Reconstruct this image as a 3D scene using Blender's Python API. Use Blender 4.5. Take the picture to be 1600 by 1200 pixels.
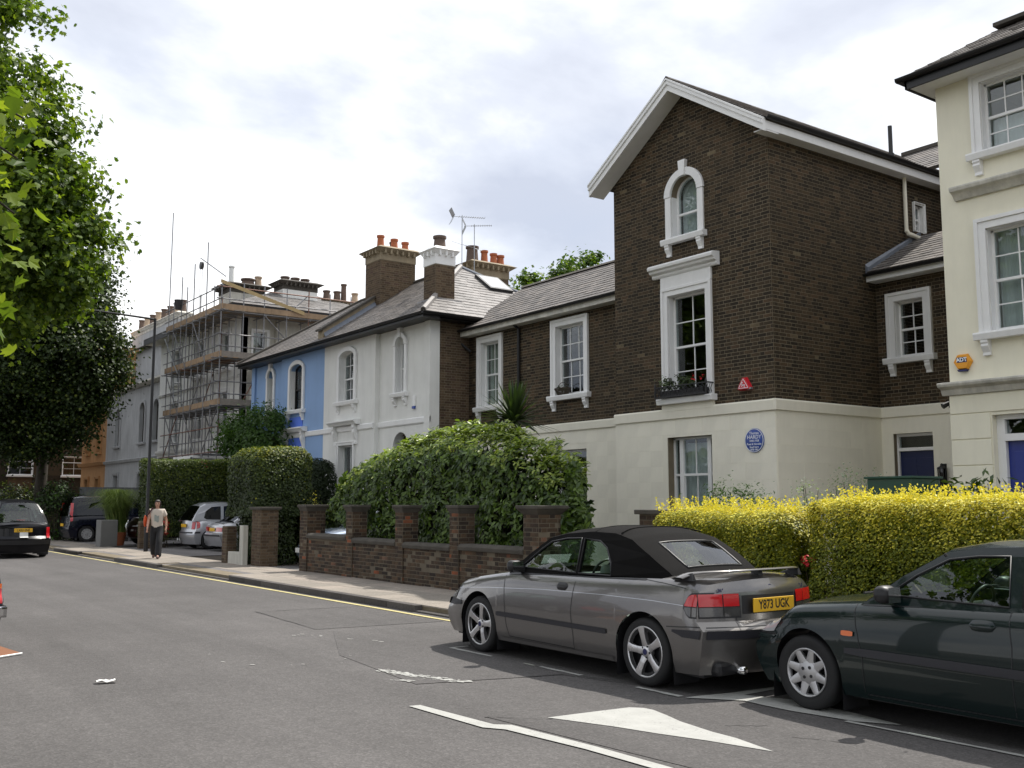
import bpy, bmesh, math, random
import numpy as np
from mathutils import Vector, Matrix
from mathutils.geometry import tessellate_polygon
random.seed(11); rng = np.random.default_rng(11)
for o in list(bpy.data.objects): bpy.data.objects.remove(o)
scene = bpy.context.scene
col = scene.collection
R = math.radians

# ---------------------------------------------------------------- camera
cam_d = bpy.data.cameras.new('camera'); cam = bpy.data.objects.new('camera', cam_d); col.objects.link(cam)
cam.location = (0, 0, 1.7); cam.rotation_euler = (R(90 + 6.685), 0, R(-35.98))
cam_d.sensor_width = 36; cam_d.lens = 1587 / 1600 * 36; cam_d.clip_start = .1; cam_d.clip_end = 3000
scene.camera = cam
# ---------------------------------------------------------------- sky, sun, exposure
SUN_TO = Vector((0.60, 0.08, 1.0)).normalized()          # towards the sun: behind the houses
ELEV = math.asin(SUN_TO.z)
w = bpy.data.worlds.new('World'); scene.world = w; w.use_nodes = True
nt = w.node_tree; N = nt.nodes; LK = nt.links; N.clear()
wo = N.new('ShaderNodeOutputWorld'); bg = N.new('ShaderNodeBackground'); bg.inputs[1].default_value = .1
sky = N.new('ShaderNodeTexSky'); sky.sky_type = 'NISHITA'; sky.sun_disc = False
sky.sun_elevation = ELEV; sky.sun_rotation = math.atan2(SUN_TO.x, SUN_TO.y); sky.dust_density = 2; sky.air_density = 1
tc = N.new('ShaderNodeTexCoord'); sep = N.new('ShaderNodeSeparateXYZ'); LK.new(tc.outputs['Generated'], sep.inputs[0])
def wmath(op, a, b=None):
    m = N.new('ShaderNodeMath'); m.operation = op
    for i, v in enumerate((a, b)):
        if v is None: continue
        if isinstance(v, (int, float)): m.inputs[i].default_value = v
        else: LK.new(v, m.inputs[i])
    return m.outputs[0]
zz = wmath('ADD', wmath('ABSOLUTE', sep.outputs[2]), .28)
comb = N.new('ShaderNodeCombineXYZ')
LK.new(wmath('DIVIDE', sep.outputs[0], zz), comb.inputs[0]); LK.new(wmath('DIVIDE', sep.outputs[1], zz), comb.inputs[1])
def wnoise(scale, detail, rough, off):
    mp = N.new('ShaderNodeMapping'); mp.inputs[1].default_value = off; LK.new(comb.outputs[0], mp.inputs[0])
    n = N.new('ShaderNodeTexNoise'); n.inputs['Scale'].default_value = scale; n.inputs['Detail'].default_value = detail
    n.inputs['Roughness'].default_value = rough; n.inputs['Distortion'].default_value = .25; LK.new(mp.outputs[0], n.inputs[0]); return n.outputs[0]
def wramp(src, stops):
    r = N.new('ShaderNodeValToRGB'); e = r.color_ramp.elements
    while len(e) < len(stops): e.new(.5)
    for i, (p, c) in enumerate(stops): e[i].position = p; e[i].color = (*c, 1)
    LK.new(src, r.inputs[0]); return r.outputs[0]
SKX, SKY = 8.8, 3.3
# cloud brightness (values are radiance / strength): bright white tops, grey-blue bellies
cl = wramp(wnoise(1.25, 7, .55, (SKX, SKY, .0)), [(.34, (.45, .48, .56)), (.44, (.57, .60, .67)), (.53, (.80, .815, .84)), (.63, (1., 1., 1.))])
sc = N.new('ShaderNodeVectorMath'); sc.operation = 'SCALE'; LK.new(cl, sc.inputs[0]); sc.inputs[3].default_value = 11.6
cov = wramp(wnoise(1.1, 5, .5, (7.7, 4.2, 0)), [(.30, (.72, .72, .72)), (.5, (.97, .97, .97))])
mx = N.new('ShaderNodeMix'); mx.data_type = 'RGBA'; LK.new(cov, mx.inputs[0]); LK.new(sky.outputs[0], mx.inputs[6]); LK.new(sc.outputs[0], mx.inputs[7])
LK.new(mx.outputs[2], bg.inputs[0]); LK.new(bg.outputs[0], wo.inputs[0])
sun_d = bpy.data.lights.new('sun', 'SUN'); sun_d.energy = 3.9; sun_d.angle = R(.55); sun_d.color = (1, .955, .88)
sun = bpy.data.objects.new('sun', sun_d); col.objects.link(sun); sun.location = (0, 0, 60)
sun.rotation_euler = (-SUN_TO).to_track_quat('-Z', 'Y').to_euler()
vs = scene.view_settings; vs.view_transform = 'Standard'; vs.look = 'None'; vs.exposure = .42; vs.gamma = 1; vs.use_curve_mapping = False
scene.render.engine = 'CYCLES'; scene.cycles.max_bounces = 6; scene.cycles.transparent_max_bounces = 16

# ---------------------------------------------------------------- materials
MATS = {}
def nodemat(name):
    m = bpy.data.materials.new(name); m.use_nodes = True; t = m.node_tree; t.nodes.clear()
    out = t.nodes.new('ShaderNodeOutputMaterial'); b = t.nodes.new('ShaderNodeBsdfPrincipled'); t.links.new(b.outputs[0], out.inputs[0])
    MATS[name] = m; return m, t, b, out
def tnoise(t, scale, detail=4, rough=.6, stretch=None, coord='Object'):
    c = t.nodes.new('ShaderNodeTexCoord'); n = t.nodes.new('ShaderNodeTexNoise'); src = c.outputs[coord]
    if stretch:
        mp = t.nodes.new('ShaderNodeMapping'); mp.inputs[3].default_value = stretch; t.links.new(src, mp.inputs[0]); src = mp.outputs[0]
    t.links.new(src, n.inputs[0]); n.inputs['Scale'].default_value = scale; n.inputs['Detail'].default_value = detail; n.inputs['Roughness'].default_value = rough
    return n.outputs[0]
def tramp(t, src, stops):
    r = t.nodes.new('ShaderNodeValToRGB'); e = r.color_ramp.elements
    while len(e) < len(stops): e.new(.5)
    for i, (p, c) in enumerate(stops):
        e[i].position = p; e[i].color = (c, c, c, 1) if isinstance(c, (int, float)) else (*c, 1)
    t.links.new(src, r.inputs[0]); return r.outputs[0]
def tmix(t, fac, a, b, mode='MIX'):
    m = t.nodes.new('ShaderNodeMix'); m.data_type = 'RGBA'; m.blend_type = mode
    for i, v in ((0, fac), (6, a), (7, b)):
        if isinstance(v, (int, float)): m.inputs[i].default_value = v if i == 0 else (v, v, v, 1)
        elif isinstance(v, tuple): m.inputs[i].default_value = (*v, 1)
        else: t.links.new(v, m.inputs[i])
    return m.outputs[2]
def trandom(t):
    g = t.nodes.new('ShaderNodeNewGeometry'); o = t.nodes.new('ShaderNodeObjectInfo'); m = t.nodes.new('ShaderNodeMath'); m.operation = 'ADD'
    t.links.new(g.outputs['Random Per Island'], m.inputs[0]); t.links.new(o.outputs['Random'], m.inputs[1])
    f = t.nodes.new('ShaderNodeMath'); f.operation = 'FRACT'; t.links.new(m.outputs[0], f.inputs[0]); return f.outputs[0]
def tbump(t, b, src, strength, dist=.01):
    n = t.nodes.new('ShaderNodeBump'); n.inputs['Strength'].default_value = strength; n.inputs['Distance'].default_value = dist
    t.links.new(src, n.inputs['Height']); t.links.new(n.outputs[0], b.inputs['Normal'])
def pm(name, base, rough=.6, metal=0, spec=.5, var=.12, scale=3., streak=0, bump=0, bscale=40, coat=0, emit=None):
    """plain painted / stone / metal material with blotches, rain streaks and fine relief"""
    m, t, b, out = nodemat(name)
    b.inputs['Roughness'].default_value = rough; b.inputs['Metallic'].default_value = metal; b.inputs['Specular IOR Level'].default_value = spec
    b.inputs['Coat Weight'].default_value = coat; b.inputs['Coat Roughness'].default_value = .04
    c = base
    if var: c = tmix(t, 1.0, tramp(t, tnoise(t, scale, 5), [(.25, 1 - var), (.75, 1 + var * .3)]), base, 'MULTIPLY')
    if streak: c = tmix(t, 1.0, tramp(t, tnoise(t, 1.0, 6, .7, (4.5, 4.5, .8)), [(.35, 1 - streak), (.6, 1.)]), c, 'MULTIPLY')
    if isinstance(c, tuple): b.inputs['Base Color'].default_value = (*c, 1)
    else: t.links.new(c, b.inputs['Base Color'])
    if bump: tbump(t, b, tnoise(t, bscale, 4), bump)
    return m
def brickmat(name, stops, grime=.35, rough=.85, dirt=(.02, .018, .014)):
    m, t, b, out = nodemat(name)
    r = tramp(t, trandom(t), stops)
    n = tramp(t, tnoise(t, 28, 4), [(.3, .72), (.7, 1.12)]); c = tmix(t, 1.0, r, n, 'MULTIPLY')
    g = tramp(t, tnoise(t, .9, 5), [(.42, 0), (.75, grime)]); c = tmix(t, g, c, dirt)
    t.links.new(c, b.inputs['Base Color']); b.inputs['Roughness'].default_value = rough; b.inputs['Specular IOR Level'].default_value = .25
    tbump(t, b, tnoise(t, 90, 3), .35, .004); return m
def leafmat(name, c1, c2, rough=.45, trans=.35, spec=.4, tcol=None):
    m = bpy.data.materials.new(name); m.use_nodes = True; t = m.node_tree; t.nodes.clear(); MATS[name] = m
    out = t.nodes.new('ShaderNodeOutputMaterial'); b = t.nodes.new('ShaderNodeBsdfPrincipled')
    c = tmix(t, trandom(t), c1, c2); t.links.new(c, b.inputs['Base Color'])
    b.inputs['Roughness'].default_value = rough; b.inputs['Specular IOR Level'].default_value = spec
    tr = t.nodes.new('ShaderNodeBsdfTranslucent')
    tc_ = tmix(t, 1.0, c, tcol or (1.5, 1.6, .6), 'MULTIPLY'); t.links.new(tc_, tr.inputs[0])
    ms = t.nodes.new('ShaderNodeMixShader'); ms.inputs[0].default_value = trans
    t.links.new(b.outputs[0], ms.inputs[1]); t.links.new(tr.outputs[0], ms.inputs[2]); t.links.new(ms.outputs[0], out.inputs[0]); return m
def glassmat(name, tint, refl=.1, rough=.01, graz=.85):
    m = bpy.data.materials.new(name); m.use_nodes = True; t = m.node_tree; t.nodes.clear(); MATS[name] = m
    out = t.nodes.new('ShaderNodeOutputMaterial'); tr = t.nodes.new('ShaderNodeBsdfTransparent'); tr.inputs[0].default_value = (*tint, 1)
    gl = t.nodes.new('ShaderNodeBsdfGlossy'); gl.inputs['Roughness'].default_value = rough; gl.inputs[0].default_value = (.95, .97, 1, 1)
    lw = t.nodes.new('ShaderNodeLayerWeight'); lw.inputs[0].default_value = .5; pw = t.nodes.new('ShaderNodeMath'); pw.operation = 'POWER'; pw.inputs[1].default_value = 4.; t.links.new(lw.outputs['Facing'], pw.inputs[0])
    mr = t.nodes.new('ShaderNodeMath'); mr.operation = 'MULTIPLY_ADD'; mr.inputs[1].default_value = graz; mr.inputs[2].default_value = refl; t.links.new(pw.outputs[0], mr.inputs[0]); mr.use_clamp = True
    nz = tnoise(t, 1.3, 2); bp = t.nodes.new('ShaderNodeBump'); bp.inputs['Strength'].default_value = .06; bp.inputs['Distance'].default_value = .05
    t.links.new(nz, bp.inputs['Height']); t.links.new(bp.outputs[0], gl.inputs['Normal'])
    ms = t.nodes.new('ShaderNodeMixShader'); t.links.new(mr.outputs[0], ms.inputs[0]); t.links.new(tr.outputs[0], ms.inputs[1]); t.links.new(gl.outputs[0], ms.inputs[2])
    t.links.new(ms.outputs[0], out.inputs[0]); return m

brickmat('brick_house', [(0, (.026, .020, .013)), (.3, (.043, .032, .020)), (.6, (.064, .046, .027)), (.9, (.086, .058, .033)), (.96, (.104, .066, .038)), (.993, (.085, .055, .033)), (.998, (.2, .16, .095))], .55, dirt=(.023, .019, .014))
brickmat('brick_buff', [(0, (.075, .05, .032)), (.5, (.125, .085, .052)), (.8, (.15, .105, .065)), (1, (.10, .06, .045))], .55)
brickmat('brick_wall', [(0, (.035, .026, .021)), (.3, (.06, .04, .03)), (.6, (.085, .056, .037)), (.85, (.11, .073, .046)), (.93, (.125, .08, .05)), (.95, (.30, .09, .04)), (1, (.15, .12, .09))], .75, dirt=(.028, .027, .021))
brickmat('slate', [(0, (.135, .125, .118)), (.5, (.18, .165, .155)), (1, (.235, .21, .19))], .25, .55, (.11, .10, .085))
brickmat('slate_glare', [(0, (.22, .21, .2)), (.5, (.27, .255, .245)), (1, (.32, .30, .285))], .2, .4, (.2, .18, .17))  # slate lightened: sky glare is put into the colour
brickmat('slab', [(0, (.25, .225, .195)), (.5, (.29, .26, .225)), (1, (.335, .29, .25))], .25, .85, (.19, .17, .15))
brickmat('kerb_stone', [(0, (.075, .07, .067)), (1, (.12, .11, .105))], .3)
pm('mortar', (.20, .165, .112), .95, var=.3, bump=.3)
pm('mortar_wall', (.15, .125, .09), .95, var=.4, scale=2, bump=.3)
pm('stucco_cream', (.86, .825, .70), .75, var=.12, scale=.7, streak=.05, bump=.12, bscale=60)
pm('stucco_yellow', (.85, .815, .66), .75, var=.11, scale=.7, streak=.045, bump=.12, bscale=60)
pm('stucco_white', (.79, .79, .76), .75, var=.13, scale=.7, streak=.06, bump=.12, bscale=60)
pm('stucco_blue', (.25, .39, .64), .7, var=.12, scale=.8, streak=.05, bump=.12, bscale=60)
pm('stucco_blue_bright', (.10, .20, .72), .7, var=.08, scale=.8)
pm('stucco_grey', (.47, .48, .49), .8, var=.2, scale=.6, streak=.2, bump=.1)
pm('stucco_stained', (.64, .62, .55), .8, var=.25, scale=.5, streak=.25, bump=.1)
pm('stucco_orange', (.55, .30, .13), .8, var=.15, scale=.6, streak=.15)
pm('white_paint', (.83, .83, .82), .4, var=.06, scale=3, streak=.05)
pm('stone_trim', (.72, .70, .63), .7, var=.3, scale=3, streak=.25, bump=.2)
pm('stone_buff', (.33, .27, .18), .85, var=.3, scale=3, streak=.2, bump=.2)
pm('stone_dark', (.075, .067, .056), .9, var=.4, scale=4, bump=.3)
pm('grey_box_frame', (.50, .50, .49), .5, var=.1)
pm('black_paint', (.008, .008, .009), .45, var=.15)
pm('lead', (.17, .19, .23), .5, var=.25, scale=3, metal=.0)
pm('terracotta', (.42, .13, .055), .8, var=.2, scale=8)
pm('pot_dark', (.13, .09, .07), .85, var=.3, scale=8)
pm('pot_buff', (.46, .35, .25), .85, var=.3, scale=8)
pm('curtain_white', (.75, .76, .74), .9, var=.05)
pm('curtain_pale', (.55, .58, .5), .9, var=.1)
pm('room_dark', (.05, .045, .04), .9)
pm('door_navy', (.012, .02, .075), .3, var=.05)
pm('door_blue', (.012, .028, .22), .3, var=.05)
pm('iron', (.012, .012, .013), .5)
pm('plaque_blue', (.03, .075, .33), .35, var=.1)
pm('plaque_white', (.78, .8, .84), .5, var=0)
pm('alarm_red', (.62, .02, .035), .3, var=.04)
pm('alarm_yellow', (.80, .34, .02), .4, var=.04)
pm('navy_print', (.015, .018, .09), .5, var=0)
pm('scaffold_steel', (.24, .24, .25), .45, metal=.5, var=.35, scale=6)
pm('scaffold_rust', (.20, .10, .07), .6, metal=.3, var=.3, scale=6)
pm('timber_board', (.36, .25, .155), .8, var=.35, scale=5, streak=.2)
pm('timber_grey', (.26, .23, .2), .85, var=.35, scale=5)
pm('timber_yellow', (.42, .31, .15), .7, var=.2)
pm('sign_red', (.66, .03, .03), .5, var=.05)
pm('galvanised', (.38, .40, .42), .4, metal=.6, var=.2)
pm('bin_green', (.008, .055, .038), .35, var=.1)
pm('bark', (.06, .05, .038), .9, var=.4, scale=7, bump=.6, bscale=20)
pm('twig', (.07, .055, .04), .9, var=.3)
pm('grass_dry', (.16, .15, .05), .8, var=.3)
pm('soil', (.07, .055, .04), .95, var=.4, scale=3, bump=.4)
pm('planter_grey', (.14, .14, .135), .6, var=.15)
pm('tyre', (.013, .013, .014), .75, var=.1)
pm('alloy', (.60, .60, .61), .28, metal=.85, var=.08, scale=9)
pm('hubcap', (.50, .50, .51), .35, metal=.7, var=.1, scale=9)
pm('plastic_black', (.015, .015, .017), .45, var=.1)
pm('rubber_strip', (.018, .018, .024), .5, var=.1)
pm('chrome', (.75, .75, .76), .12, metal=1, var=.05)
pm('fabric_black', (.009, .0085, .0085), .9, spec=.12, var=.25, scale=4, bump=.25, bscale=220)
pm('seat_dark', (.05, .05, .055), .8)
pm('seat_pale', (.36, .38, .36), .7)
pm('lamp_red', (.50, .008, .012), .12, spec=.6, var=.05, coat=.5)
pm('lamp_clear', (.42, .42, .43), .08, spec=.8, var=.15, scale=30, coat=.8)
pm('lamp_smoke', (.05, .047, .045), .1, spec=.7, var=.2, scale=30, coat=.6)
pm('lamp_orange', (.72, .14, .01), .2, var=0, coat=.4)
pm('plate_yellow', (.80, .46, .02), .4, var=.08)
pm('plate_white', (.78, .78, .76), .4, var=.05)
pm('print_black', (.012, .012, .014), .5, var=0)
pm('paper_white', (.72, .72, .70), .8, var=.1)
pm('cardboard_orange', (.20, .075, .028), .7, var=.2)
pm('skin', (.52, .29, .21), .55, var=.05)
pm('lip', (.36, .13, .11), .5, var=0)
pm('hair_dark', (.018, .011, .009), .5, var=.2)
pm('shirt_cream', (.62, .55, .48), .9, var=.1, scale=8, bump=.3, bscale=14)
pm('shirt_print', (.33, .36, .34), .9, var=.3, scale=30)
pm('trouser_black', (.012, .012, .015), .8, var=.2, bump=.3, bscale=12)
pm('bag_orange', (.62, .09, .02), .7, var=.1)
pm('bag_strap', (.06, .015, .02), .7, var=.1)
pm('shoe', (.16, .10, .09), .6, var=.2)
pm('flower_red', (.60, .012, .02), .6, var=.2)
pm('line_white', (.40, .40, .38), .8, var=.15, scale=6, bump=.15, bscale=80)
def worn(mt):
    t = MATS[mt].node_tree; b = [n for n in t.nodes if n.type == 'BSDF_PRINCIPLED'][0]; src = b.inputs['Base Color'].links[0].from_socket
    w_ = tmix(t, 1.0, tramp(t, tnoise(t, 45, 3, .7), [(.58, 0), (.66, .75)]), tramp(t, tnoise(t, 3.5, 4), [(.45, .15), (.6, 1)]), 'MULTIPLY'); t.links.new(tmix(t, w_, src, (.13, .125, .12)), b.inputs['Base Color'])
worn('line_white')
pm('line_yellow', (.55, .48, .22), .8, var=.2, scale=6); worn('line_yellow')
pm('fence_grey', (.11, .115, .12), .7, var=.2)
def carpaint(name, base, flake=.25, rough=.32, metal=.6, dust=.22, coat=1.):
    m, t, b, out = nodemat(name); b.inputs['Specular IOR Level'].default_value = .5 * coat; b.inputs['Metallic'].default_value = metal; b.inputs['Roughness'].default_value = rough
    b.inputs['Coat Weight'].default_value = coat; b.inputs['Coat Roughness'].default_value = .03
    c = tmix(t, 1.0, tramp(t, tnoise(t, 600, 1), [(.3, 1 - flake), (.7, 1 + flake)]), base, 'MULTIPLY')
    d = tramp(t, tnoise(t, 2.2, 5), [(.45, 0), (.9, dust)]); c = tmix(t, d, c, (.16, .15, .13))   # road dust
    t.links.new(c, b.inputs['Base Color']); t.links.new(tramp(t, tnoise(t, 1.5, 3), [(.3, rough * .92), (.8, rough * 1.12)]), b.inputs['Roughness']); return m
carpaint('paint_gunmetal', (.165, .157, .152), .2, .30, .65, .03); carpaint('paint_green', (.0035, .011, .011), .2, .25, .0, .02, .5); carpaint('paint_silver', (.46, .47, .50), .1)
carpaint('paint_black', (.003, .003, .005), .1, .3, .0, .02, .35); carpaint('paint_navy', (.003, .004, .012), .1, .25, .0, .02, .4); carpaint('paint_maroon', (.02, .006, .006), .1, .3, .1, .05, .5)
carpaint('paint_iceblue', (.36, .43, .55), .1); carpaint('paint_darkgrey', (.03, .032, .05), .1, .25, .2)
glassmat('glass', (.80, .84, .84), .055); glassmat('glass_car', (.66, .78, .72), .07); glassmat('glass_dark', (.06, .07, .08), .04, .01, .3)
leafmat('leaf_laurel', (.018, .042, .007), (.11, .175, .026), .34, .18, .4)
leafmat('leaf_laurel_sunlit', (.14, .21, .035), (.34, .40, .09), .34, .35, .4)  # laurel green with sunlight put into the colour
leafmat('leaf_gold', (.66, .60, .04), (.80, .77, .17), .5, .34, .3, (1.3, 1.15, .4))
leafmat('leaf_hedge', (.075, .10, .010), (.19, .22, .022), .5, .25, .35)
leafmat('leaf_lime', (.15, .175, .010), (.34, .33, .02), .5, .35, .3, (1.3, 1.3, .5))
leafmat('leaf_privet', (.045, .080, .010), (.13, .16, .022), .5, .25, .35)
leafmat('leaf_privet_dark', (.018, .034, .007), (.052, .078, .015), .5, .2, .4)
leafmat('leaf_plane', (.032, .068, .012), (.13, .20, .03), .45, .5, .35, (1.5, 1.5, .45))
leafmat('leaf_plane_young', (.11, .18, .022), (.21, .29, .04), .45, .5, .35, (1.5, 1.4, .45))
leafmat('leaf_lime_tree', (.011, .024, .006), (.038, .062, .012), .5, .25, .3)
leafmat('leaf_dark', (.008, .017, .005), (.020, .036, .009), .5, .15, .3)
leafmat('leaf_pale', (.16, .22, .15), (.32, .38, .28), .5, .3, .3)
leafmat('leaf_cord', (.020, .040, .012), (.055, .085, .025), .4, .2, .4)
leafmat('leaf_grass', (.10, .16, .04), (.26, .32, .10), .5, .35, .3)
leafmat('leaf_wist', (.025, .06, .010), (.06, .12, .02), .5, .3, .3)
def asphaltmat(name, k):
    m, t, b, out = nodemat(name)
    v = t.nodes.new('ShaderNodeTexVoronoi'); cc = t.nodes.new('ShaderNodeTexCoord'); t.links.new(cc.outputs['Object'], v.inputs[0]); v.inputs['Scale'].default_value = 62
    sp = tramp(t, v.outputs['Color'], [(.15, .80), (.6, 1.0), (.93, 1.28)])
    c = tmix(t, 1.0, sp, (.104 * k, .098 * k, .0965 * k), 'MULTIPLY')
    n1 = tramp(t, tnoise(t, .5, 6, .65), [(.3, .84), (.7, 1.1)]); c = tmix(t, 1.0, c, n1, 'MULTIPLY')
    n3 = tramp(t, tnoise(t, 1., 5, .6, (1.6, .12, 1)), [(.35, .86), (.65, 1.06)]); c = tmix(t, 1.0, c, n3, 'MULTIPLY')   # wheel tracks along the road
    n2 = tramp(t, tnoise(t, 9, 4, .7), [(.3, .9), (.7, 1.08)]); c = tmix(t, 1.0, c, n2, 'MULTIPLY')
    t.links.new(c, b.inputs['Base Color']); b.inputs['Roughness'].default_value = .85; b.inputs['Specular IOR Level'].default_value = .35
    tbump(t, b, v.outputs['Distance'], .6, .004); return m
asphaltmat('asphalt', 1.0); asphaltmat('asphalt_patch', .9); asphaltmat('asphalt_pave', 1.75)
pm('seam', (.065, .061, .06), .8, var=.3)

# ---------------------------------------------------------------- mesh building
class Fr:
    """a wall frame: u along the wall, v up, n outwards"""
    def __init__(s, o, u, n): s.o, s.u, s.n = Vector(o), Vector(u), Vector(n)
    def P(s, u, v, n=0): return s.o + s.u * u + Vector((0, 0, v)) + s.n * n
def FX(x): return Fr((x, 0, 0), (0, 1, 0), (-1, 0, 0))      # faces the road (-x), u = y
def FY(y): return Fr((0, y, 0), (1, 0, 0), (0, -1, 0))      # faces the camera side (-y), u = x
def root_of(o):
    while o.parent: o = o.parent
    return o
class MB:
    def __init__(s): s.v = []; s.f = []
    def add(s, vs, fs):
        k = len(s.v); s.v += [tuple(p) for p in vs]; s.f += [tuple(i + k for i in f) for f in fs]; return s
    def quad(s, a, b, c, d): return s.add([a, b, c, d], [(0, 1, 2, 3)])
    def box(s, x0, x1, y0, y1, z0, z1):
        return s.add([(x, y, z) for z in (z0, z1) for y in (y0, y1) for x in (x0, x1)], [(0, 2, 3, 1), (4, 5, 7, 6), (0, 1, 5, 4), (2, 6, 7, 3), (0, 4, 6, 2), (1, 3, 7, 5)])
    def fbox(s, fr, u0, u1, v0, v1, n0, n1):
        return s.add([fr.P(u, v, n) for n in (n0, n1) for v in (v0, v1) for u in (u0, u1)], [(0, 2, 3, 1), (4, 5, 7, 6), (0, 1, 5, 4), (2, 6, 7, 3), (0, 4, 6, 2), (1, 3, 7, 5)])
    def prism(s, a, b):
        """two matching point loops -> closed prism"""
        n = len(a); return s.add(list(a) + list(b), [tuple(range(n)), tuple(range(2 * n - 1, n - 1, -1))] + [(i, i + n, (i + 1) % n + n, (i + 1) % n) for i in range(n)])
    def fprism(s, fr, poly, n0, n1): return s.prism([fr.P(u, v, n0) for u, v in poly], [fr.P(u, v, n1) for u, v in poly])
    def mould(s, fr, u0, u1, prof): return s.prism([fr.P(u0, v, n) for v, n in prof], [fr.P(u1, v, n) for v, n in prof])
    def cyl(s, a, b, r0, r1=None, n=8, caps=True):
        a, b = Vector(a), Vector(b); r1 = r0 if r1 is None else r1; d = (b - a).normalized()
        e = d.orthogonal().normalized(); g = d.cross(e); k = len(s.v)
        for p, r in ((a, r0), (b, r1)):
            for i in range(n):
                t = 2 * math.pi * i / n; s.v.append(tuple(p + e * (r * math.cos(t)) + g * (r * math.sin(t))))
        s.f += [(k + i, k + (i + 1) % n, k + n + (i + 1) % n, k + n + i) for i in range(n)]
        if caps: s.f += [tuple(k + i for i in range(n - 1, -1, -1)), tuple(k + n + i for i in range(n))]
        return s
    def tube(s, pts, rs, n=8):
        pts = [Vector(p) for p in pts]; rs = rs if isinstance(rs, (list, tuple)) else [rs] * len(pts); k = len(s.v); e = None
        for i, p in enumerate(pts):
            d = (pts[min(i + 1, len(pts) - 1)] - pts[max(i - 1, 0)]).normalized()
            e = d.orthogonal().normalized() if e is None else (e - d * e.dot(d)).normalized(); g = d.cross(e)
            for j in range(n):
                t = 2 * math.pi * j / n; s.v.append(tuple(p + e * (rs[i] * math.cos(t)) + g * (rs[i] * math.sin(t))))
        for i in range(len(pts) - 1):
            for j in range(n): s.f.append((k + i * n + j, k + i * n + (j + 1) % n, k + (i + 1) * n + (j + 1) % n, k + (i + 1) * n + j))
        s.f += [tuple(k + j for j in range(n - 1, -1, -1)), tuple(k + (len(pts) - 1) * n + j for j in range(n))]; return s
    def lathe(s, c, prof, n=16, axis='z', arc=1.0):
        """profile (r, h) round an axis through c"""
        c = Vector(c); k = len(s.v); m = len(prof)
        for i in range(n):
            t = 2 * math.pi * i / n * arc
            for r, h in prof:
                p = (r * math.cos(t), r * math.sin(t), h)
                if axis == 'y': p = (p[0], h, p[1])
                elif axis == 'x': p = (h, p[0], p[1])
                s.v.append(tuple(c + Vector(p)))
        for i in range(n if arc == 1.0 else n - 1):
            for j in range(m - 1): s.f.append((k + i * m + j, k + ((i + 1) % n) * m + j, k + ((i + 1) % n) * m + j + 1, k + i * m + j + 1))
        return s
    def grid(s, P):
        """P[i][j] -> surface"""
        k = len(s.v); n = len(P[0])
        for row in P: s.v += [tuple(p) for p in row]
        for i in range(len(P) - 1):
            for j in range(n - 1): s.f.append((k + i * n + j, k + i * n + j + 1, k + (i + 1) * n + j + 1, k + (i + 1) * n + j))
        return s
    def build(s, name, mat, parent=None, local=False, smooth=False, bevel=0, weld=False, normals=True, auto=None, solid=0):
        me = bpy.data.meshes.new(name); off = Vector((0, 0, 0))
        if parent is not None and not local: off = root_of(parent).location
        me.from_pydata([(v[0] - off.x, v[1] - off.y, v[2] - off.z) for v in s.v], [], s.f)
        if normals or weld:
            b = bmesh.new(); b.from_mesh(me)
            if weld: bmesh.ops.remove_doubles(b, verts=b.verts, dist=.0008)
            bmesh.ops.recalc_face_normals(b, faces=b.faces); b.to_mesh(me); b.free()
        me.materials.append(MATS[mat] if isinstance(mat, str) else mat)
        if smooth: me.shade_smooth()
        if auto: me.shade_auto_smooth(angle=R(auto)) if hasattr(me, 'shade_auto_smooth') else smooth_by_angle(me, auto)
        o = bpy.data.objects.new(name, me); col.objects.link(o)
        if parent is not None: o.parent = parent
        if solid: m_ = o.modifiers.new('solid', 'SOLIDIFY'); m_.thickness = solid; m_.offset = -1
        if bevel: m_ = o.modifiers.new('bevel', 'BEVEL'); m_.width = bevel; m_.segments = 2; m_.limit_method = 'ANGLE'
        return o
def smooth_by_angle(me, ang):
    me.shade_smooth(); b = bmesh.new(); b.from_mesh(me)
    for e in b.edges: e.smooth = not (len(e.link_faces) == 2 and e.calc_face_angle(0) > R(ang))
    b.to_mesh(me); b.free()
def tag(o, label=None, cat=None, group=None, kind=None):
    if label: o['label'] = label
    if cat: o['category'] = cat
    if group: o['group'] = group
    if kind: o['kind'] = kind
    return o
def thing(name, label, cat, loc=(0, 0, 0), rz=0, group=None):
    o = bpy.data.objects.new(name, None); col.objects.link(o); o.location = loc; o.rotation_euler = (0, 0, rz); o.empty_display_size = .2
    return tag(o, label, cat, group)
CAMP = Vector((0, 0, 1.7))
def text_obj(s, size, parent, mat, M, name='lettering', ext=.002, align='CENTER', bold=0):
    """flat lettering as a mesh; M maps the text plane (x right, y up) into the parent's space"""
    cu = bpy.data.curves.new('t', 'FONT'); cu.body = s; cu.size = size; cu.align_x = align; cu.align_y = 'CENTER'; cu.extrude = ext; cu.offset = bold; cu.resolution_u = 3
    to = bpy.data.objects.new('t', cu); col.objects.link(to)
    me = bpy.data.meshes.new_from_object(to.evaluated_get(bpy.context.evaluated_depsgraph_get())); bpy.data.objects.remove(to); bpy.data.curves.remove(cu)
    me.transform(M); me.name = name; me.materials.clear(); me.materials.append(MATS[mat]); o = bpy.data.objects.new(name, me); col.objects.link(o); o.parent = parent; return o
def frM(origin, ux, vy):
    """matrix whose x, y axes are ux, vy"""
    ux, vy = Vector(ux).normalized(), Vector(vy).normalized(); n = ux.cross(vy)
    return Matrix.Translation(Vector(origin)) @ Matrix((ux, vy, n)).transposed().to_4x4()

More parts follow.
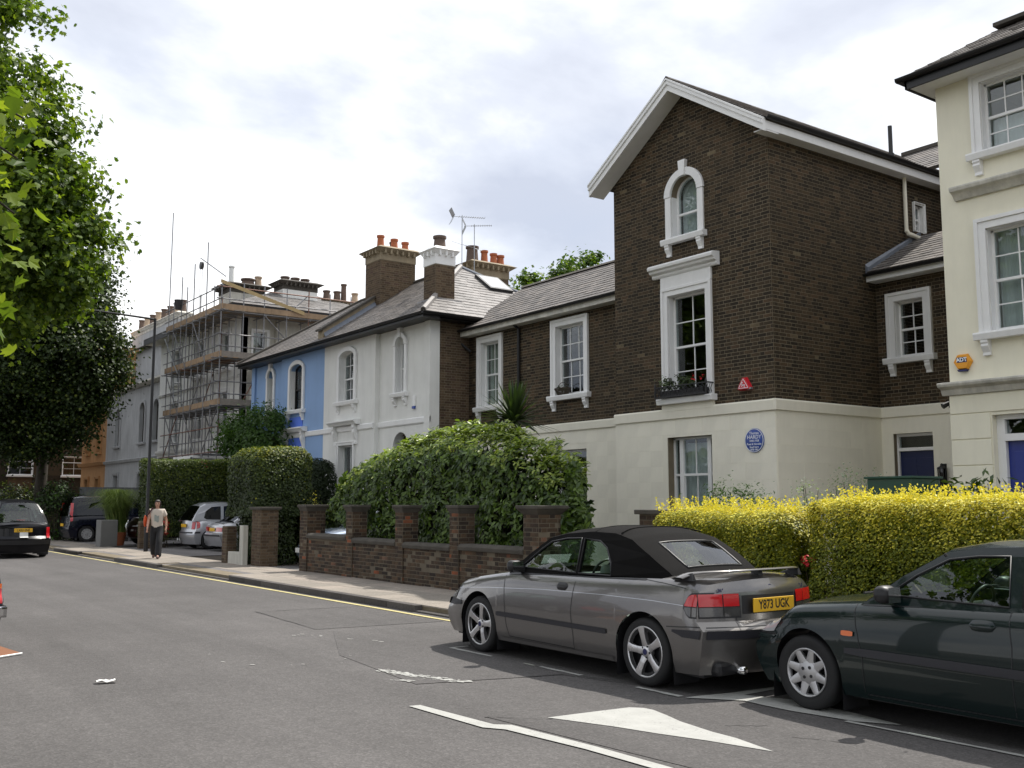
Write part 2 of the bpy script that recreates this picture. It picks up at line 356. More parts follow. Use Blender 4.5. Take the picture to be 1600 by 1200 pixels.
# ---------------------------------------------------------------- walls, bricks, windows, roofs
def ichord(h, v):
    """half-open interval taken out of row v by hole h, or None"""
    if v < h['v0'] or v > h['v1'] + h.get('rise', 0): return None
    if v <= h['v1']: return h['u0'], h['u1']
    r = (h['u1'] - h['u0']) / 2; c = (h['u0'] + h['u1']) / 2; x = r * math.sqrt(max(0, 1 - ((v - h['v1']) / h['rise']) ** 2)); return c - x, c + x
def panel(mb, fr, u0, u1, v0, v1, holes=(), t=.3, gable=None):
    """wall sheet with thickness and openings (arched ones too)"""
    H = [dict(h, V1=h['v1'] + h.get('rise', 0)) for h in holes]
    us = sorted({u0, u1} | {x for h in H for x in (h['u0'], h['u1']) if u0 < x < u1}); vs_ = sorted({v0, v1} | {x for h in H for x in (h['v0'], h['V1']) if v0 < x < v1})
    for a, b in zip(us, us[1:]):
        for c, d in zip(vs_, vs_[1:]):
            um, vm = (a + b) / 2, (c + d) / 2
            if any(h['u0'] < um < h['u1'] and h['v0'] < vm < h['V1'] for h in H): continue
            for n in (0, -t): mb.quad(fr.P(a, c, n), fr.P(b, c, n), fr.P(b, d, n), fr.P(a, d, n))
    for h in H:
        a, b, c, d = h['u0'], h['u1'], h['v0'], h['v1']
        mb.quad(fr.P(a, c), fr.P(a, d), fr.P(a, d, -t), fr.P(a, c, -t)); mb.quad(fr.P(b, c), fr.P(b, d), fr.P(b, d, -t), fr.P(b, c, -t)); mb.quad(fr.P(a, c), fr.P(b, c), fr.P(b, c, -t), fr.P(a, c, -t))
        if h.get('rise', 0) == 0: mb.quad(fr.P(a, d), fr.P(b, d), fr.P(b, d, -t), fr.P(a, d, -t))
        else:
            r = (b - a) / 2; m = (a + b) / 2; pts = [(m - r * math.cos(math.pi * i / 16), d + h['rise'] * math.sin(math.pi * i / 16)) for i in range(17)]
            for p, q in zip(pts, pts[1:]):
                for n in (0, -t): mb.quad(fr.P(*p, n), fr.P(*q, n), fr.P(q[0], h['V1'], n), fr.P(p[0], h['V1'], n))
                mb.quad(fr.P(*p), fr.P(*q), fr.P(*q, -t), fr.P(*p, -t))
    for n_ in (0,):
        mb.quad(fr.P(u0, v0), fr.P(u0, v1), fr.P(u0, v1, -t), fr.P(u0, v0, -t)); mb.quad(fr.P(u1, v0), fr.P(u1, v1), fr.P(u1, v1, -t), fr.P(u1, v0, -t))
    if gable: mb.fprism(fr, [(u0, v1), (u1, v1), gable], 0, -t)
    return mb
BMESH = {}
def bricks(parent, fr, u0, u1, v0, v1, holes=(), mat='brick_house', lim=None, course=.0755, joint=.012, sizes=(.223, .106), proud=.0035, shift=None, keep=300, name='brick', stuffname='brickwork', jit=.001, start=0., ubr=0):
    """every brick of a wall with recessed joints: the largest on screen as objects, the rest in one mesh"""
    out = []; per = sum(sizes) + joint * len(sizes); rows = int((v1 - v0) / course + .01); shift = per / 2 if shift is None else shift
    for r in range(rows):
        a = v0 + r * course; b = a + course - joint; vm = (a + b) / 2
        lo, hi = lim(vm) if lim else (u0, u1)
        if hi - lo < .03: continue
        free = [(lo, hi)]
        for h in holes:
            ic = ichord(h, vm)
            if ic: free = [seg for s0, s1 in free for seg in ((s0, min(s1, ic[0])), (max(s0, ic[1]), s1)) if seg[1] - seg[0] > .02]
        x = u0 - per + start + (shift if r % 2 else 0); k = 0
        while x < hi:
            L = sizes[k % len(sizes)]; k += 1; c, d = x, x + L; x = d + joint
            for s0, s1 in free:
                e, f = max(c, s0 + joint / 2), min(d, s1 - joint / 2)
                if f - e > .025: out.append((e, f, a, b))
    if not out: return
    def key(q):
        p = fr.P((q[0] + q[1]) / 2, (q[2] + q[3]) / 2); d = CAMP - p
        return -(q[1] - q[0]) * max(0, fr.n.dot(d)) / d.length ** 3
    out.sort(key=key); org = root_of(parent).location; mb = MB(); F5 = [(4, 5, 7, 6), (0, 1, 5, 4), (2, 6, 7, 3), (0, 4, 6, 2), (1, 3, 7, 5)]
    for i, (a, b, c, d) in enumerate(out):
        p = proud + random.uniform(-jit, jit)
        if i < keep:
            kk = (round(b - a, 3), round(d - c, 3), round(p, 3), tuple(fr.n), mat)
            if kk not in BMESH:
                z = Fr((0, 0, 0), fr.u, fr.n); hw, hh = (b - a) / 2, (d - c) / 2; e_ = .003; me = bpy.data.meshes.new(name)
                vv = [z.P(u, v, n) for n in (-.003, p) for v in (-hh + (e_ if n > 0 else 0), hh - (e_ if n > 0 else 0)) for u in (-hw + (e_ if n > 0 else 0), hw - (e_ if n > 0 else 0))]
                me.from_pydata(vv, [], F5); me.materials.append(MATS[mat]); BMESH[kk] = me
            o = bpy.data.objects.new(name, BMESH[kk]); col.objects.link(o); o.parent = parent; o.location = fr.P((a + b) / 2, (c + d) / 2) - org
        else: mb.add([fr.P(u, v, n) for n in (-.003, p) for v in (c, d) for u in (a, b)], F5)
    if mb.f: mb.build(stuffname, mat, parent, normals=False)['kind'] = 'stuff'
def bracket(mb, fr, u, w, v, h, d):
    """scrolled console below a sill"""
    mb.mould(fr, u - w / 2, u + w / 2, [(v, 0), (v, d), (v - h * .16, d), (v - h * .25, d * .86), (v - h * .4, d * .9), (v - h * .55, d * .72), (v - h * .8, d * .4), (v - h, d * .42), (v - h, 0)])
def arcpts(c, r, v, rise, n=18): return [(c - r * math.cos(math.pi * i / n), v + rise * math.sin(math.pi * i / n)) for i in range(n + 1)]
def window(house, fr, u0, u1, v0, v1, rise=0, rec=.13, cols=2, rows=(2, 2), split=.5, surround=.18, proud=.05, sill=True, brk=True, sillw=.12, silld=.16, hood=None, frame='white_paint', trim='white_paint', curtain=None, key=False, label=None, open_=0, bars=True, pediment=0):
    """sash window: box frame, sashes, bars, panes, surround, sill and consoles"""
    c = (u0 + u1) / 2; W = u1 - u0; f = .05; mb = MB(); n1, n0 = -rec, -rec - .09
    mb.fbox(fr, u0, u0 + f, v0, v1, n0, n1); mb.fbox(fr, u1 - f, u1, v0, v1, n0, n1); mb.fbox(fr, u0, u1, v0, v0 + f + .02, n0, n1 + .012)
    vm = v0 + (v1 + rise * .3 - v0) * split
    mb.fbox(fr, u0 + f, u1 - f, vm - .025, vm + .025, -rec - .062, -rec - .008)
    if rise == 0: mb.fbox(fr, u0, u1, v1 - f, v1, n0, n1)
    else:
        o_ = arcpts(c, W / 2, v1, rise); i_ = arcpts(c, W / 2 - f, v1, rise - f * .8)
        for k in range(len(o_) - 1): mb.fprism(fr, [o_[k], o_[k + 1], i_[k + 1], i_[k]], n0, n1)
    wo_ = mb.build('window', frame, house, bevel=.004)
    if label: wo_['label'] = label
    g = .022; a, b = u0 + f, u1 - f
    for lo, hi, nr, nn in ((v0 + f + .02, vm, rows[1], -rec - .06), (vm, v1 - (f if rise == 0 else 0), rows[0], -rec - .03)):
        top = hi > vm + .01; cw = (b - a) / cols; rh = (hi - lo + (rise * .9 if top and rise else 0)) / nr
        cr = min(rise - f * .8, 9) if (top and rise) else 0
        if cr:
            MB().fprism(fr, [(a, lo), (b, lo)] + arcpts(c, (b - a) / 2, hi, cr)[::-1], nn - .004, nn).build('pane', 'glass', wo_, normals=True)
        else:
            for i in range(cols):
                for j in range(nr):
                    q = MB(); q.fbox(fr, a + i * cw, a + (i + 1) * cw, lo + j * rh, lo + (j + 1) * rh, nn - .004, nn); q.build('pane', 'glass', wo_, normals=False)
        if bars:
            for i in range(1, cols):
                uu = a + i * cw; hh = hi + (cr * math.sqrt(max(0, 1 - ((uu - c) / ((b - a) / 2)) ** 2)) if cr else 0)
                MB().fbox(fr, uu - g / 2, uu + g / 2, lo, hh, nn - .012, nn + .014).build('glazing_bar', frame, wo_, normals=False)
            for j in range(1, nr):
                vv = lo + j * rh; hw = (b - a) / 2 * (math.sqrt(max(0, 1 - ((vv - hi) / cr) ** 2)) if cr and vv > hi else 1)
                MB().fbox(fr, c - hw, c + hw, vv - g / 2, vv + g / 2, nn - .010, nn + .012).build('glazing_bar', frame, wo_, normals=False)
    if surround:
        s = surround; mb = MB()
        if rise == 0:
            mb.fprism(fr, [(u0 - s, v0), (u0, v0), (u0, v1), (u1, v1), (u1, v0), (u1 + s, v0), (u1 + s, v1 + s), (u0 - s, v1 + s)], .003, proud)
            e = s * .35; mb.fprism(fr, [(u0 - s - .003, v0 + .003), (u0 - s + e, v0 + .003), (u0 - s + e, v1 + s - e), (u1 + s - e, v1 + s - e), (u1 + s - e, v0 + .003), (u1 + s + .003, v0 + .003), (u1 + s + .003, v1 + s + .003), (u0 - s - .003, v1 + s + .003)], proud - .002, proud + .025)
        else:
            for x0, x1 in ((u0 - s, u0), (u1, u1 + s)): mb.fbox(fr, x0, x1, v0, v1 - .004, .003, proud)
            o_ = arcpts(c, W / 2 + s + (.02 if key else 0), v1, rise + s); i_ = arcpts(c, W / 2, v1, rise)
            for k in range(len(o_) - 1): mb.fprism(fr, [o_[k], o_[k + 1], i_[k + 1], i_[k]], .003, proud + (.015 if key else 0))
        mb.build('architrave', trim, wo_, bevel=.006)
        if key: MB().fprism(fr, [(c - .075, v1 + rise - .02), (c + .075, v1 + rise - .02), (c + .11, v1 + rise + s + .17), (c - .11, v1 + rise + s + .17)], .004, proud + .05).build('keystone', trim, wo_, bevel=.008)
        # lining of the reveal
        mb = MB()
        for x0, x1 in ((u0 - .001, u0 + .012), (u1 - .012, u1 + .001)): mb.fbox(fr, x0, x1, v0, v1, n0, .001)
        if rise == 0: mb.fbox(fr, u0, u1, v1 - .012, v1 + .001, n0, .001)
        mb.build('reveal', trim, wo_, normals=False)
    if sill:
        s = surround + sillw * .6; MB().mould(fr, u0 - s, u1 + s, [(v0 - .13, .0), (v0 - .13, silld - .02), (v0 - .03, silld), (v0, silld - .01), (v0 + .012, -rec)]).build('sill', trim, wo_, bevel=.008)
        if brk:
            for uu in (u0 - surround * .45, u1 + surround * .45):
                q = MB(); bracket(q, fr, uu, .13, v0 - .131, .26, silld - .03); q.build('bracket', trim, wo_, bevel=.005)
    if hood: hood(wo_)
    if curtain:
        for (x0, x1, y0, y1, cm) in curtain:
            P = []; nU = 30
            for i in range(nU + 1):
                uu = u0 + f + (W - 2 * f) * (x0 + (x1 - x0) * i / nU); nn = -rec - .16 + .022 * math.sin(i * 1.9) + .01 * math.sin(i * 4.7)
                P.append([fr.P(uu, v0 + (v1 + rise - v0) * y0, nn), fr.P(uu, v0 + (v1 + rise - v0) * y1, nn)])
            MB().grid(P).build('curtain', cm, wo_, normals=False, smooth=True)
    return wo_
def slates(parent, A, B, C_, D, mat='slate', expo=.2, wid=.27, keep=0, over=.0, thick=.012, name='slate'):
    """slated slope: A eave left, B eave right, C ridge right, D ridge left"""
    A, B, C_, D = (Vector(p) for p in (A, B, C_, D)); nrm = (B - A).cross(D - A).normalized()
    if nrm.z < 0: nrm = -nrm
    base = MB(); base.prism([p - nrm * .01 for p in (A, B, C_, D)], [p - nrm * .07 for p in (A, B, C_, D)]); base.build('roof_deck', 'stone_dark', parent)
    up = ((D + C_) / 2 - (A + B) / 2); Ls = max((D - A).length, (C_ - B).length) * abs(((D - A).normalized()).dot((up - (B - A).normalized() * up.dot((B - A).normalized())).normalized()))
    n = max(2, round(Ls / expo)); ax = (B - A).normalized(); items = []
    for r in range(n):
        l0, r0 = A.lerp(D, r / n), B.lerp(C_, r / n); l1, r1 = A.lerp(D, min(1, (r + 1) / n)), B.lerp(C_, min(1, (r + 1) / n))
        a0, b0 = (l0 - A).dot(ax), (r0 - A).dot(ax); a1, b1 = (l1 - A).dot(ax), (r1 - A).dot(ax)
        base_pt = l0 - ax * a0; upv = (l1 - ax * a1) - base_pt; x = math.floor(min(a0, a1) / wid) * wid - (wid / 2 if r % 2 else 0)
        while x < max(b0, b1):
            e, f = x + .003, x + wid - .003; x += wid
            q = []
            for (uu, t, lo, hi) in ((e, 0, a0, b0), (f, 0, a0, b0), (f, 1.12, a1, b1), (e, 1.12, a1, b1)): q.append(base_pt + upv * t + ax * min(max(uu, lo), hi))
            if (q[1] - q[0]).length < .02 and (q[2] - q[3]).length < .02: continue
            items.append((q, random.uniform(.8, 1.5) * thick))
    items.sort(key=lambda it: ((it[0][0] + it[0][2]) / 2 - CAMP).length); rest = MB(); org = root_of(parent).location
    for i, (q, h) in enumerate(items):
        vv = [q[0] + nrm * .002, q[1] + nrm * .002, q[2], q[3], q[0] + nrm * (h + .004), q[1] + nrm * (h + .004), q[2] + nrm * .003, q[3] + nrm * .003]
        F = [(4, 5, 6, 7), (0, 1, 5, 4), (1, 2, 6, 5), (3, 0, 4, 7)]
        if i < keep: MB().add(vv, F).build(name, mat, parent, normals=False)
        else: rest.add(vv, F)
    if rest.f: rest.build('slating', mat, parent, normals=False)['kind'] = 'stuff'
def gutter(mb, a, b, r=.06, n=8):
    """half-round gutter from a to b"""
    a, b = Vector(a), Vector(b); d = (b - a).normalized(); s = d.cross(Vector((0, 0, 1)))
    L = []
    for p in (a, b): L.append([p + s * (r * math.cos(math.pi + math.pi * i / n)) + Vector((0, 0, r * math.sin(math.pi + math.pi * i / n))) for i in range(n + 1)] + [p + s * (r * .85 * math.cos(-math.pi * i / n)) + Vector((0, 0, r * .85 * math.sin(-math.pi * i / n))) for i in range(n + 1)])
    mb.prism(L[0], L[1])
def chimney(house, x0, x1, y0, y1, z0, z1, pots, bm='brick_buff', cap='stone_buff', capz=None, keep=0, body=None, neck=.22, capcol=None, over=.14):
    """stack with corbelled cap and pots [(x, y, height, radius, material)]"""
    st = MB().box(x0, x1, y0, y1, z0, z1).build('chimney', body or 'mortar', house)
    if not body:
        for fr, a, b in ((FX(x0), y0, y1), (FY(y0), x0, x1)): bricks(st, fr, a, b, z0, z1 - neck, mat=bm, keep=keep)
    m = MB(); o = over
    m.box(x0 - .02, x1 + .02, y0 - .02, y1 + .02, z1 - neck, z1)
    m.prism([(x0 - .03, y0 - .03, z1), (x1 + .03, y0 - .03, z1), (x1 + .03, y1 + .03, z1), (x0 - .03, y1 + .03, z1)], [(x0 - o, y0 - o, z1 + .13), (x1 + o, y0 - o, z1 + .13), (x1 + o, y1 + o, z1 + .13), (x0 - o, y1 + o, z1 + .13)])
    m.prism([(x0 - o - .02, y0 - o - .02, z1 + .131), (x1 + o + .02, y0 - o - .02, z1 + .131), (x1 + o + .02, y1 + o + .02, z1 + .131), (x0 - o - .02, y1 + o + .02, z1 + .131)], [(x0, y0, z1 + .24), (x1, y0, z1 + .24), (x1, y1, z1 + .24), (x0, y1, z1 + .24)])
    nx = max(2, round((x1 - x0) / .22)); ny = max(2, round((y1 - y0) / .22))
    for i in range(nx):
        t = x0 + (i + .5) * (x1 - x0) / nx; m.box(t - .035, t + .035, y0 - o * .8, y0, z1 - .06, z1 + .1)
    for i in range(ny):
        t = y0 + (i + .5) * (y1 - y0) / ny; m.box(x0 - o * .8, x0, t - .035, t + .035, z1 - .06, z1 + .1)
    m.build('chimney_cap', cap, st, bevel=.01)
    for (px, py, h, r, mt) in pots:
        MB().lathe((px, py, z1 + .2), [(r * .3, 0), (r * 1.12, 0), (r, .08), (r * .86, h - .08), (r * 1.08, h - .07), (r * 1.08, h), (r * .8, h), (r * .75, h - .2)], 14).build('chimney_pot', mt, st, auto=40)
    return st
# ---------------------------------------------------------------- foliage helpers
def arr_mesh(name, V, F, mat, parent=None, off=None, smooth=False):
    """big meshes from numpy arrays: V (n,3), F (m,k)"""
    me = bpy.data.meshes.new(name); V = np.asarray(V, np.float32)
    if parent is not None:
        l = root_of(parent).location; V = V - np.array([l.x, l.y, l.z], np.float32)
    k = F.shape[1]; me.vertices.add(len(V)); me.vertices.foreach_set('co', V.ravel()); me.loops.add(F.size); me.loops.foreach_set('vertex_index', F.astype(np.int32).ravel())
    me.polygons.add(len(F)); me.polygons.foreach_set('loop_start', np.arange(0, F.size, k, dtype=np.int32))
    try: me.polygons.foreach_set('loop_total', np.full(len(F), k, np.int32))
    except Exception: pass
    me.update(calc_edges=True); me.materials.append(MATS[mat])
    o = bpy.data.objects.new(name, me); col.objects.link(o)
    if parent is not None: o.parent = parent
    return o
def unit(a): return a / np.maximum(np.linalg.norm(a, axis=1, keepdims=True), 1e-9)
KITE = (np.array([[0, 0, 0], [.45, .5, .1], [1, 0, 0], [.45, -.5, .1]]), np.array([[0, 3, 2], [0, 2, 1]]))
LANCE = (np.array([[0, 0, 0], [.3, .42, .06], [.68, .40, .05], [1, 0, -.06], [.68, -.40, .05], [.3, -.42, .06], [.3, 0, 0], [.68, 0, -.01]]), np.array([[0, 6, 1, 1], [6, 7, 2, 1], [7, 3, 2, 2], [0, 5, 6, 6], [5, 4, 7, 6], [4, 3, 7, 7]]))
LOBE = (np.array([[0, 0, 0], [.05, .30, .02], [.28, .52, .05], [.36, .30, .03], [.72, .44, .04], [.66, .17, .02], [1.0, 0, -.06], [.66, -.17, .02], [.72, -.44, .04], [.36, -.30, .03], [.28, -.52, .05], [.05, -.30, .02]]),
        np.array([[0, k, k + 1] for k in range(1, 11)]))
def leaf_arrays(P, Nrm, D, size, shape, wid=1.0):
    """place leaf shape at P with axis D and face normal ~Nrm"""
    V0, F0 = shape; D = unit(D); S = unit(np.cross(Nrm, D)); Z = np.cross(D, S); s = size[:, None, None]
    V = P[:, None, :] + s * (V0[None, :, 0:1] * D[:, None, :] + wid * V0[None, :, 1:2] * S[:, None, :] + V0[None, :, 2:3] * Z[:, None, :])
    n = len(V0); F = F0[None, :, :] + (np.arange(len(P)) * n)[:, None, None]
    return V.reshape(-1, 3), F.reshape(-1, F0.shape[1])
def rnd(n, k=3): return rng.normal(size=(n, k))
def leaves(name, parent, P, Nrm, smin, smax, mat, shape=KITE, wid=1.0, up=.35, spread=.8, droop=0., keep=0, keepname='leaf', axis=None):
    P = np.asarray(P, float); n = len(P); Nn = unit(np.asarray(Nrm, float) * (1 - up) + np.array([0, 0, 1.]) * up + rnd(n) * .35 * spread)
    D = axis if axis is not None else unit(rnd(n)); D = D - Nn * np.sum(D * Nn, 1, keepdims=True); D = unit(D) + np.array([0, 0, -droop]); size = rng.uniform(smin, smax, n)
    F0 = shape[1]
    if keep:
        dist = np.linalg.norm(P - np.array(CAMP), axis=1); vis = np.sum(np.asarray(Nrm) * (np.array(CAMP) - P), 1) > 0
        order = np.argsort(dist / size + np.where(vis, 0, 1e6)); kid = order[:keep]; rest = order[keep:]
        l = np.array(root_of(parent).location)
        for v in range(6):      # six leaf meshes shared by the single leaves
            b = np.array(shape[0]); b = b * np.array([1, wid, 1 + .8 * rng.random()]); b[:, 2] += (rng.random() - .6) * .25 * b[:, 0] ** 2
            me = bpy.data.meshes.new(keepname); me.from_pydata(b.tolist(), [], [tuple(dict.fromkeys(f)) for f in F0.tolist()]); me.materials.append(MATS[mat])
            for i in kid[v::6]:
                d = Vector(D[i]).normalized(); s_ = Vector(np.cross(Nn[i], D[i])).normalized(); z_ = d.cross(s_); o = bpy.data.objects.new(keepname, me); col.objects.link(o); o.parent = parent
                o.matrix_local = Matrix.Translation(Vector(P[i] - l)) @ Matrix((d, s_, z_)).transposed().to_4x4() @ Matrix.Scale(float(size[i]), 4)
        P, Nn, D, size = P[rest], Nn[rest], D[rest], size[rest]
    V, F = leaf_arrays(P, Nn, D, size, shape, wid)
    if shape is LANCE:     # quads with repeated corners -> triangles
        tri = np.concatenate([F[:, [0, 1, 2]], F[F[:, 2] != F[:, 3]][:, [0, 2, 3]]]); F = tri
    o = arr_mesh(name, V, F, mat, parent); o['kind'] = 'stuff'; return o
def noise3(P, s, seed=0):
    """cheap smooth pseudo noise in -1..1"""
    a = np.sin(P[:, 0] * s * 1.3 + seed) + np.sin(P[:, 1] * s * 1.7 + seed * 2.1 + P[:, 2] * s * .6) + np.sin(P[:, 2] * s * 1.9 + seed * .7 + P[:, 0] * s * .8); return a / 3
def box_shell(n, lo, hi, r=.25, depth=.18, faces=('-x', '-y', '+z', '+y', '+x'), bulge=.1, seed=1.):
    """points near the surface of a rounded clipped hedge"""
    lo, hi = np.array(lo, float), np.array(hi, float); sz = hi - lo; area = {'-x': sz[1] * sz[2], '+x': sz[1] * sz[2], '-y': sz[0] * sz[2], '+y': sz[0] * sz[2], '+z': sz[0] * sz[1]}
    tot = sum(area[f] for f in faces); Ps, Ns = [], []
    for f in faces:
        m = int(n * area[f] / tot); U = rng.random((m, 3)); a = 'xyz'.index(f[1]); U[:, a] = 1. if f[0] == '+' else 0.; Nn = np.zeros((m, 3)); Nn[:, a] = 1 if f[0] == '+' else -1
        Ps.append(lo + U * sz); Ns.append(Nn)
    P, Nn = np.concatenate(Ps), np.concatenate(Ns); ctr = np.clip(P, lo + r, hi - r); ctr[:, 2] = np.clip(P[:, 2], lo[2], hi[2] - r); d = P - ctr; L = np.linalg.norm(d, axis=1, keepdims=True); dirs = d / np.maximum(L, 1e-6); dirs = np.where(L > 1e-5, dirs, Nn)
    P = ctr + dirs * r; P = P + dirs * (bulge * noise3(P, 2.6, seed)[:, None] + bulge * .6 * noise3(P, 7., seed + 3)[:, None]) - dirs * (rng.random((len(P), 1)) ** 1.5 * depth); return P, dirs
def ellipsoid_clumps(n, c, rad, k, clump, zmin=None, shell=.55, flat=.8):
    """leaf points in clumps spread through an ellipsoid"""
    c = np.array(c, float); rad = np.array(rad, float); d = unit(rnd(k)); rr = shell + (1 - shell) * rng.random((k, 1)) ** .5; C0 = c + d * rr * rad
    if zmin is not None: C0[:, 2] = np.maximum(C0[:, 2], zmin + rng.random(k) * .6)
    idx = rng.integers(0, k, n); off = rnd(n) * clump * np.array([1, 1, flat]) * rng.uniform(.5, 1.2, (k, 1))[idx]; P = C0[idx] + off; return P, unit(off + (P - c) * .15), C0
def core(name, parent, lo, hi, mat='leaf_dark'):
    return MB().box(lo[0], hi[0], lo[1], hi[1], lo[2], hi[2]).build(name, mat, parent)
# ================================================================ the setting
tag(MB().box(-900, 900, -900, 900, -.6, -.02).build('ground', 'soil'), kind='structure')
KX = 8.30                                                      # kerb face
road = tag(MB().quad((-.6, -60, 0), (KX + .9, -60, 0), (KX + .9, 400, 0), (-.6, 400, 0)).build('road', 'asphalt'), kind='structure')
def flat(name, poly, mat, z, parent): return MB().add([(x, y, z) for x, y in poly], [tuple(range(len(poly)))]).build(name, mat, parent, local=True, normals=False)
flat('tarmac_patch', [(5.05, 8.5), (6.5, 8.1), (6.9, 6.5), (8.2, 6.4), (8.2, 12.1), (6.2, 12.6), (5.3, 10.6)], 'asphalt_patch', .004, road)
flat('tarmac_patch', [(4.75, 6.9), (5.1, 6.52), (6.5, 6.5), (6.9, 5.0), (6.2, 3.2), (5.0, 4.0)], 'asphalt_patch', .004, road)
flat('tarmac_patch', [(6.1, 12.9), (8.0, 12.7), (8.0, 15.4), (6.3, 15.6)], 'asphalt_patch', .004, road)
def strip(name, pts, w, mat, z, parent, wob=.0):
    L, Rr = [], []
    for i, p in enumerate(pts):
        d = (Vector(pts[min(i + 1, len(pts) - 1)]) - Vector(pts[max(i - 1, 0)])).normalized(); n = Vector((-d.y, d.x)) * (w / 2 + random.uniform(-wob, wob))
        L.append(Vector(p) + n); Rr.append(Vector(p) - n)
    return MB().grid([[(a.x, a.y, z), (b.x, b.y, z)] for a, b in zip(L, Rr)]).build(name, mat, parent, local=True, normals=False)
def wobble(a, b, n, amp): return [(a[0] + (b[0] - a[0]) * i / n + random.uniform(-amp, amp), a[1] + (b[1] - a[1]) * i / n + random.uniform(-amp, amp)) for i in range(n + 1)]
for a, b in (((5.05, 8.5), (6.55, 8.1)), ((6.55, 8.1), (6.95, 6.5)), ((4.75, 6.9), (5.12, 6.52)), ((6.3, 15.5), (8., 15.3)), ((6.1, 12.9), (6.3, 15.5)), ((6.05, 5.55), (6.3, 5.35)), ((6.15, 5.0), (6.35, 4.6))):
    strip('tarmac_seam', wobble(a, b, 9, .015), .014, 'seam', .0062, road, .006)
# markings: yellow line, bay line, painted build-out
strip('yellow_line', wobble((8.10, 11.2), (8.10, 60), 60, .004), .085, 'line_yellow', .008, road, .008)
for a, b in (((6.62, 10.35), (6.62, 9.5)), ((6.62, 8.62), (6.62, 7.95)), ((6.62, 7.15), (6.62, 6.58)), ((6.93, 5.1), (6.97, 3.0))): strip('bay_marking', wobble(a, b, 8, .004), .055, 'line_white', .008, road, .008)
strip('bay_marking', [(6.62, 10.33), (6.86, 10.33)], .05, 'line_white', .0085, road)
flat('edge_marking', [(4.46, 7.62), (4.56, 7.60), (4.63, 6.62), (4.73, 6.52), (4.80, 5.6), (4.82, 4.9), (4.75, 3.4), (4.63, 3.4), (4.71, 4.88), (4.69, 5.6), (4.6, 6.42), (4.5, 6.58)], 'line_white', .008, road)
flat('island_marking', [(5.12, 6.57), (5.56, 6.53), (5.92, 6.49), (6.0, 6.40), (6.01, 6.30), (5.95, 6.08), (5.87, 5.85), (5.80, 5.45), (5.79, 5.21), (5.69, 4.78), (5.56, 5.28), (5.43, 5.65), (5.33, 6.01)], 'line_white', .008, road)
flat('island_marking', [(6.61, 6.52), (6.81, 6.50), (7.11, 6.44), (7.72, 6.41), (7.72, 6.33), (7.12, 6.30), (7.3, 5.9), (7.25, 5.3), (7.15, 4.75), (6.98, 5.05), (6.90, 5.6), (6.90, 5.9), (6.92, 6.12)], 'line_white', .008, road)
def flakes(name, pts, w, n, mat):
    """worn remains of a painted line"""
    mb = MB()
    for i in range(n):
        t = random.random() * (len(pts) - 1); k = int(t); p = Vector(pts[k]).lerp(Vector(pts[k + 1]), t - k); r = random.uniform(.008, .035); q = p + Vector((random.gauss(0, w), random.gauss(0, w)))
        d = (Vector(pts[k + 1]) - Vector(pts[k])).normalized(); e = Vector((-d.y, d.x)); m = 6; a0 = random.random()
        mb.add([tuple(q + d * (r * 1.7 * math.cos(a0 + 6.283 * j / m) * random.uniform(.5, 1)) + e * (r * .7 * math.sin(a0 + 6.283 * j / m) * random.uniform(.5, 1))) + (.008 + i * .000003,) for j in range(m)], [tuple(range(m))])
    return tag(mb.build(name, mat, road, local=True, normals=False), kind='stuff')
flakes('worn_paint', [(5.18, 9.4), (5.25, 9.0), (5.5, 8.3)], .035, 170, 'line_white'); flakes('worn_paint', [(4.95, 8.9), (5.1, 8.6)], .03, 18, 'line_white')
flakes('worn_paint', [(5.6, 12.6), (6.3, 11.2)], .05, 14, 'line_white'); flakes('worn_paint', [(4.5, 11.5), (5.2, 10.2)], .5, 8, 'line_white')
# pavement, slabs, kerb stones
PX0, PX1 = KX + .14, 10.3
pave = MB().box(PX0, PX1 + .02, 12.2, 200, -.3, .085); pave.box(9.0, PX1 + .02, -40, 12.2, -.3, .085)
pave = tag(pave.build('pavement', 'mortar'), kind='structure')
DROP = [(21.9, 27.4), (31.2, 36.0), (39.5, 44.5)]             # vehicle crossovers
def dropped(y): return 1. if any(a < y < b for a, b in DROP) or y < 13.6 else 0.
y = 12.25; SL = {}
def piece(name, size, loc, mat, parent, tilt=0, top=.004):
    k = (name, tuple(round(s, 3) for s in size), mat)
    if k not in SL:
        a, b, c = (s / 2 for s in size); m = MB(); e = .006
        m.add([(-a, -b, -c), (a, -b, -c), (a, b, -c), (-a, b, -c), (-a, -b, c - e), (a, -b, c - e), (a, b, c - e), (-a, b, c - e), (-a + e, -b + e, c), (a - e, -b + e, c), (a - e, b - e, c), (-a + e, b - e, c)],
              [(0, 1, 5, 4), (1, 2, 6, 5), (2, 3, 7, 6), (3, 0, 4, 7), (4, 5, 9, 8), (5, 6, 10, 9), (6, 7, 11, 10), (7, 4, 8, 11), (8, 9, 10, 11)])
        me = bpy.data.meshes.new(name); me.from_pydata(m.v, [], m.f); me.materials.append(MATS[mat]); SL[k] = me
    o = bpy.data.objects.new(name, SL[k]); col.objects.link(o); o.parent = parent; o.location = loc; o.rotation_euler = (0, tilt, 0); return o
n = 0
while y < 62 and n < 296:
    for i in range(3):
        wx = (PX1 - PX0) / 3
        if dropped(y) and 21 < y and i == 0: continue
        piece('paving_slab', (wx - .008, .592, .06), (PX0 + wx * (i + .5), y + .3 + (.0 if i % 2 else .0), .078 + random.uniform(-.003, .003)), 'slab', pave); n += 1
    y += .6
for a, b in DROP: MB().grid([[(PX0, t, .025 if a < t < b else .1), (PX0 + .64, t, .104)] for t in (a, a + .5, b - .5, b)]).build('crossover_tarmac', 'asphalt_pave', pave, local=True)
y = 12.2
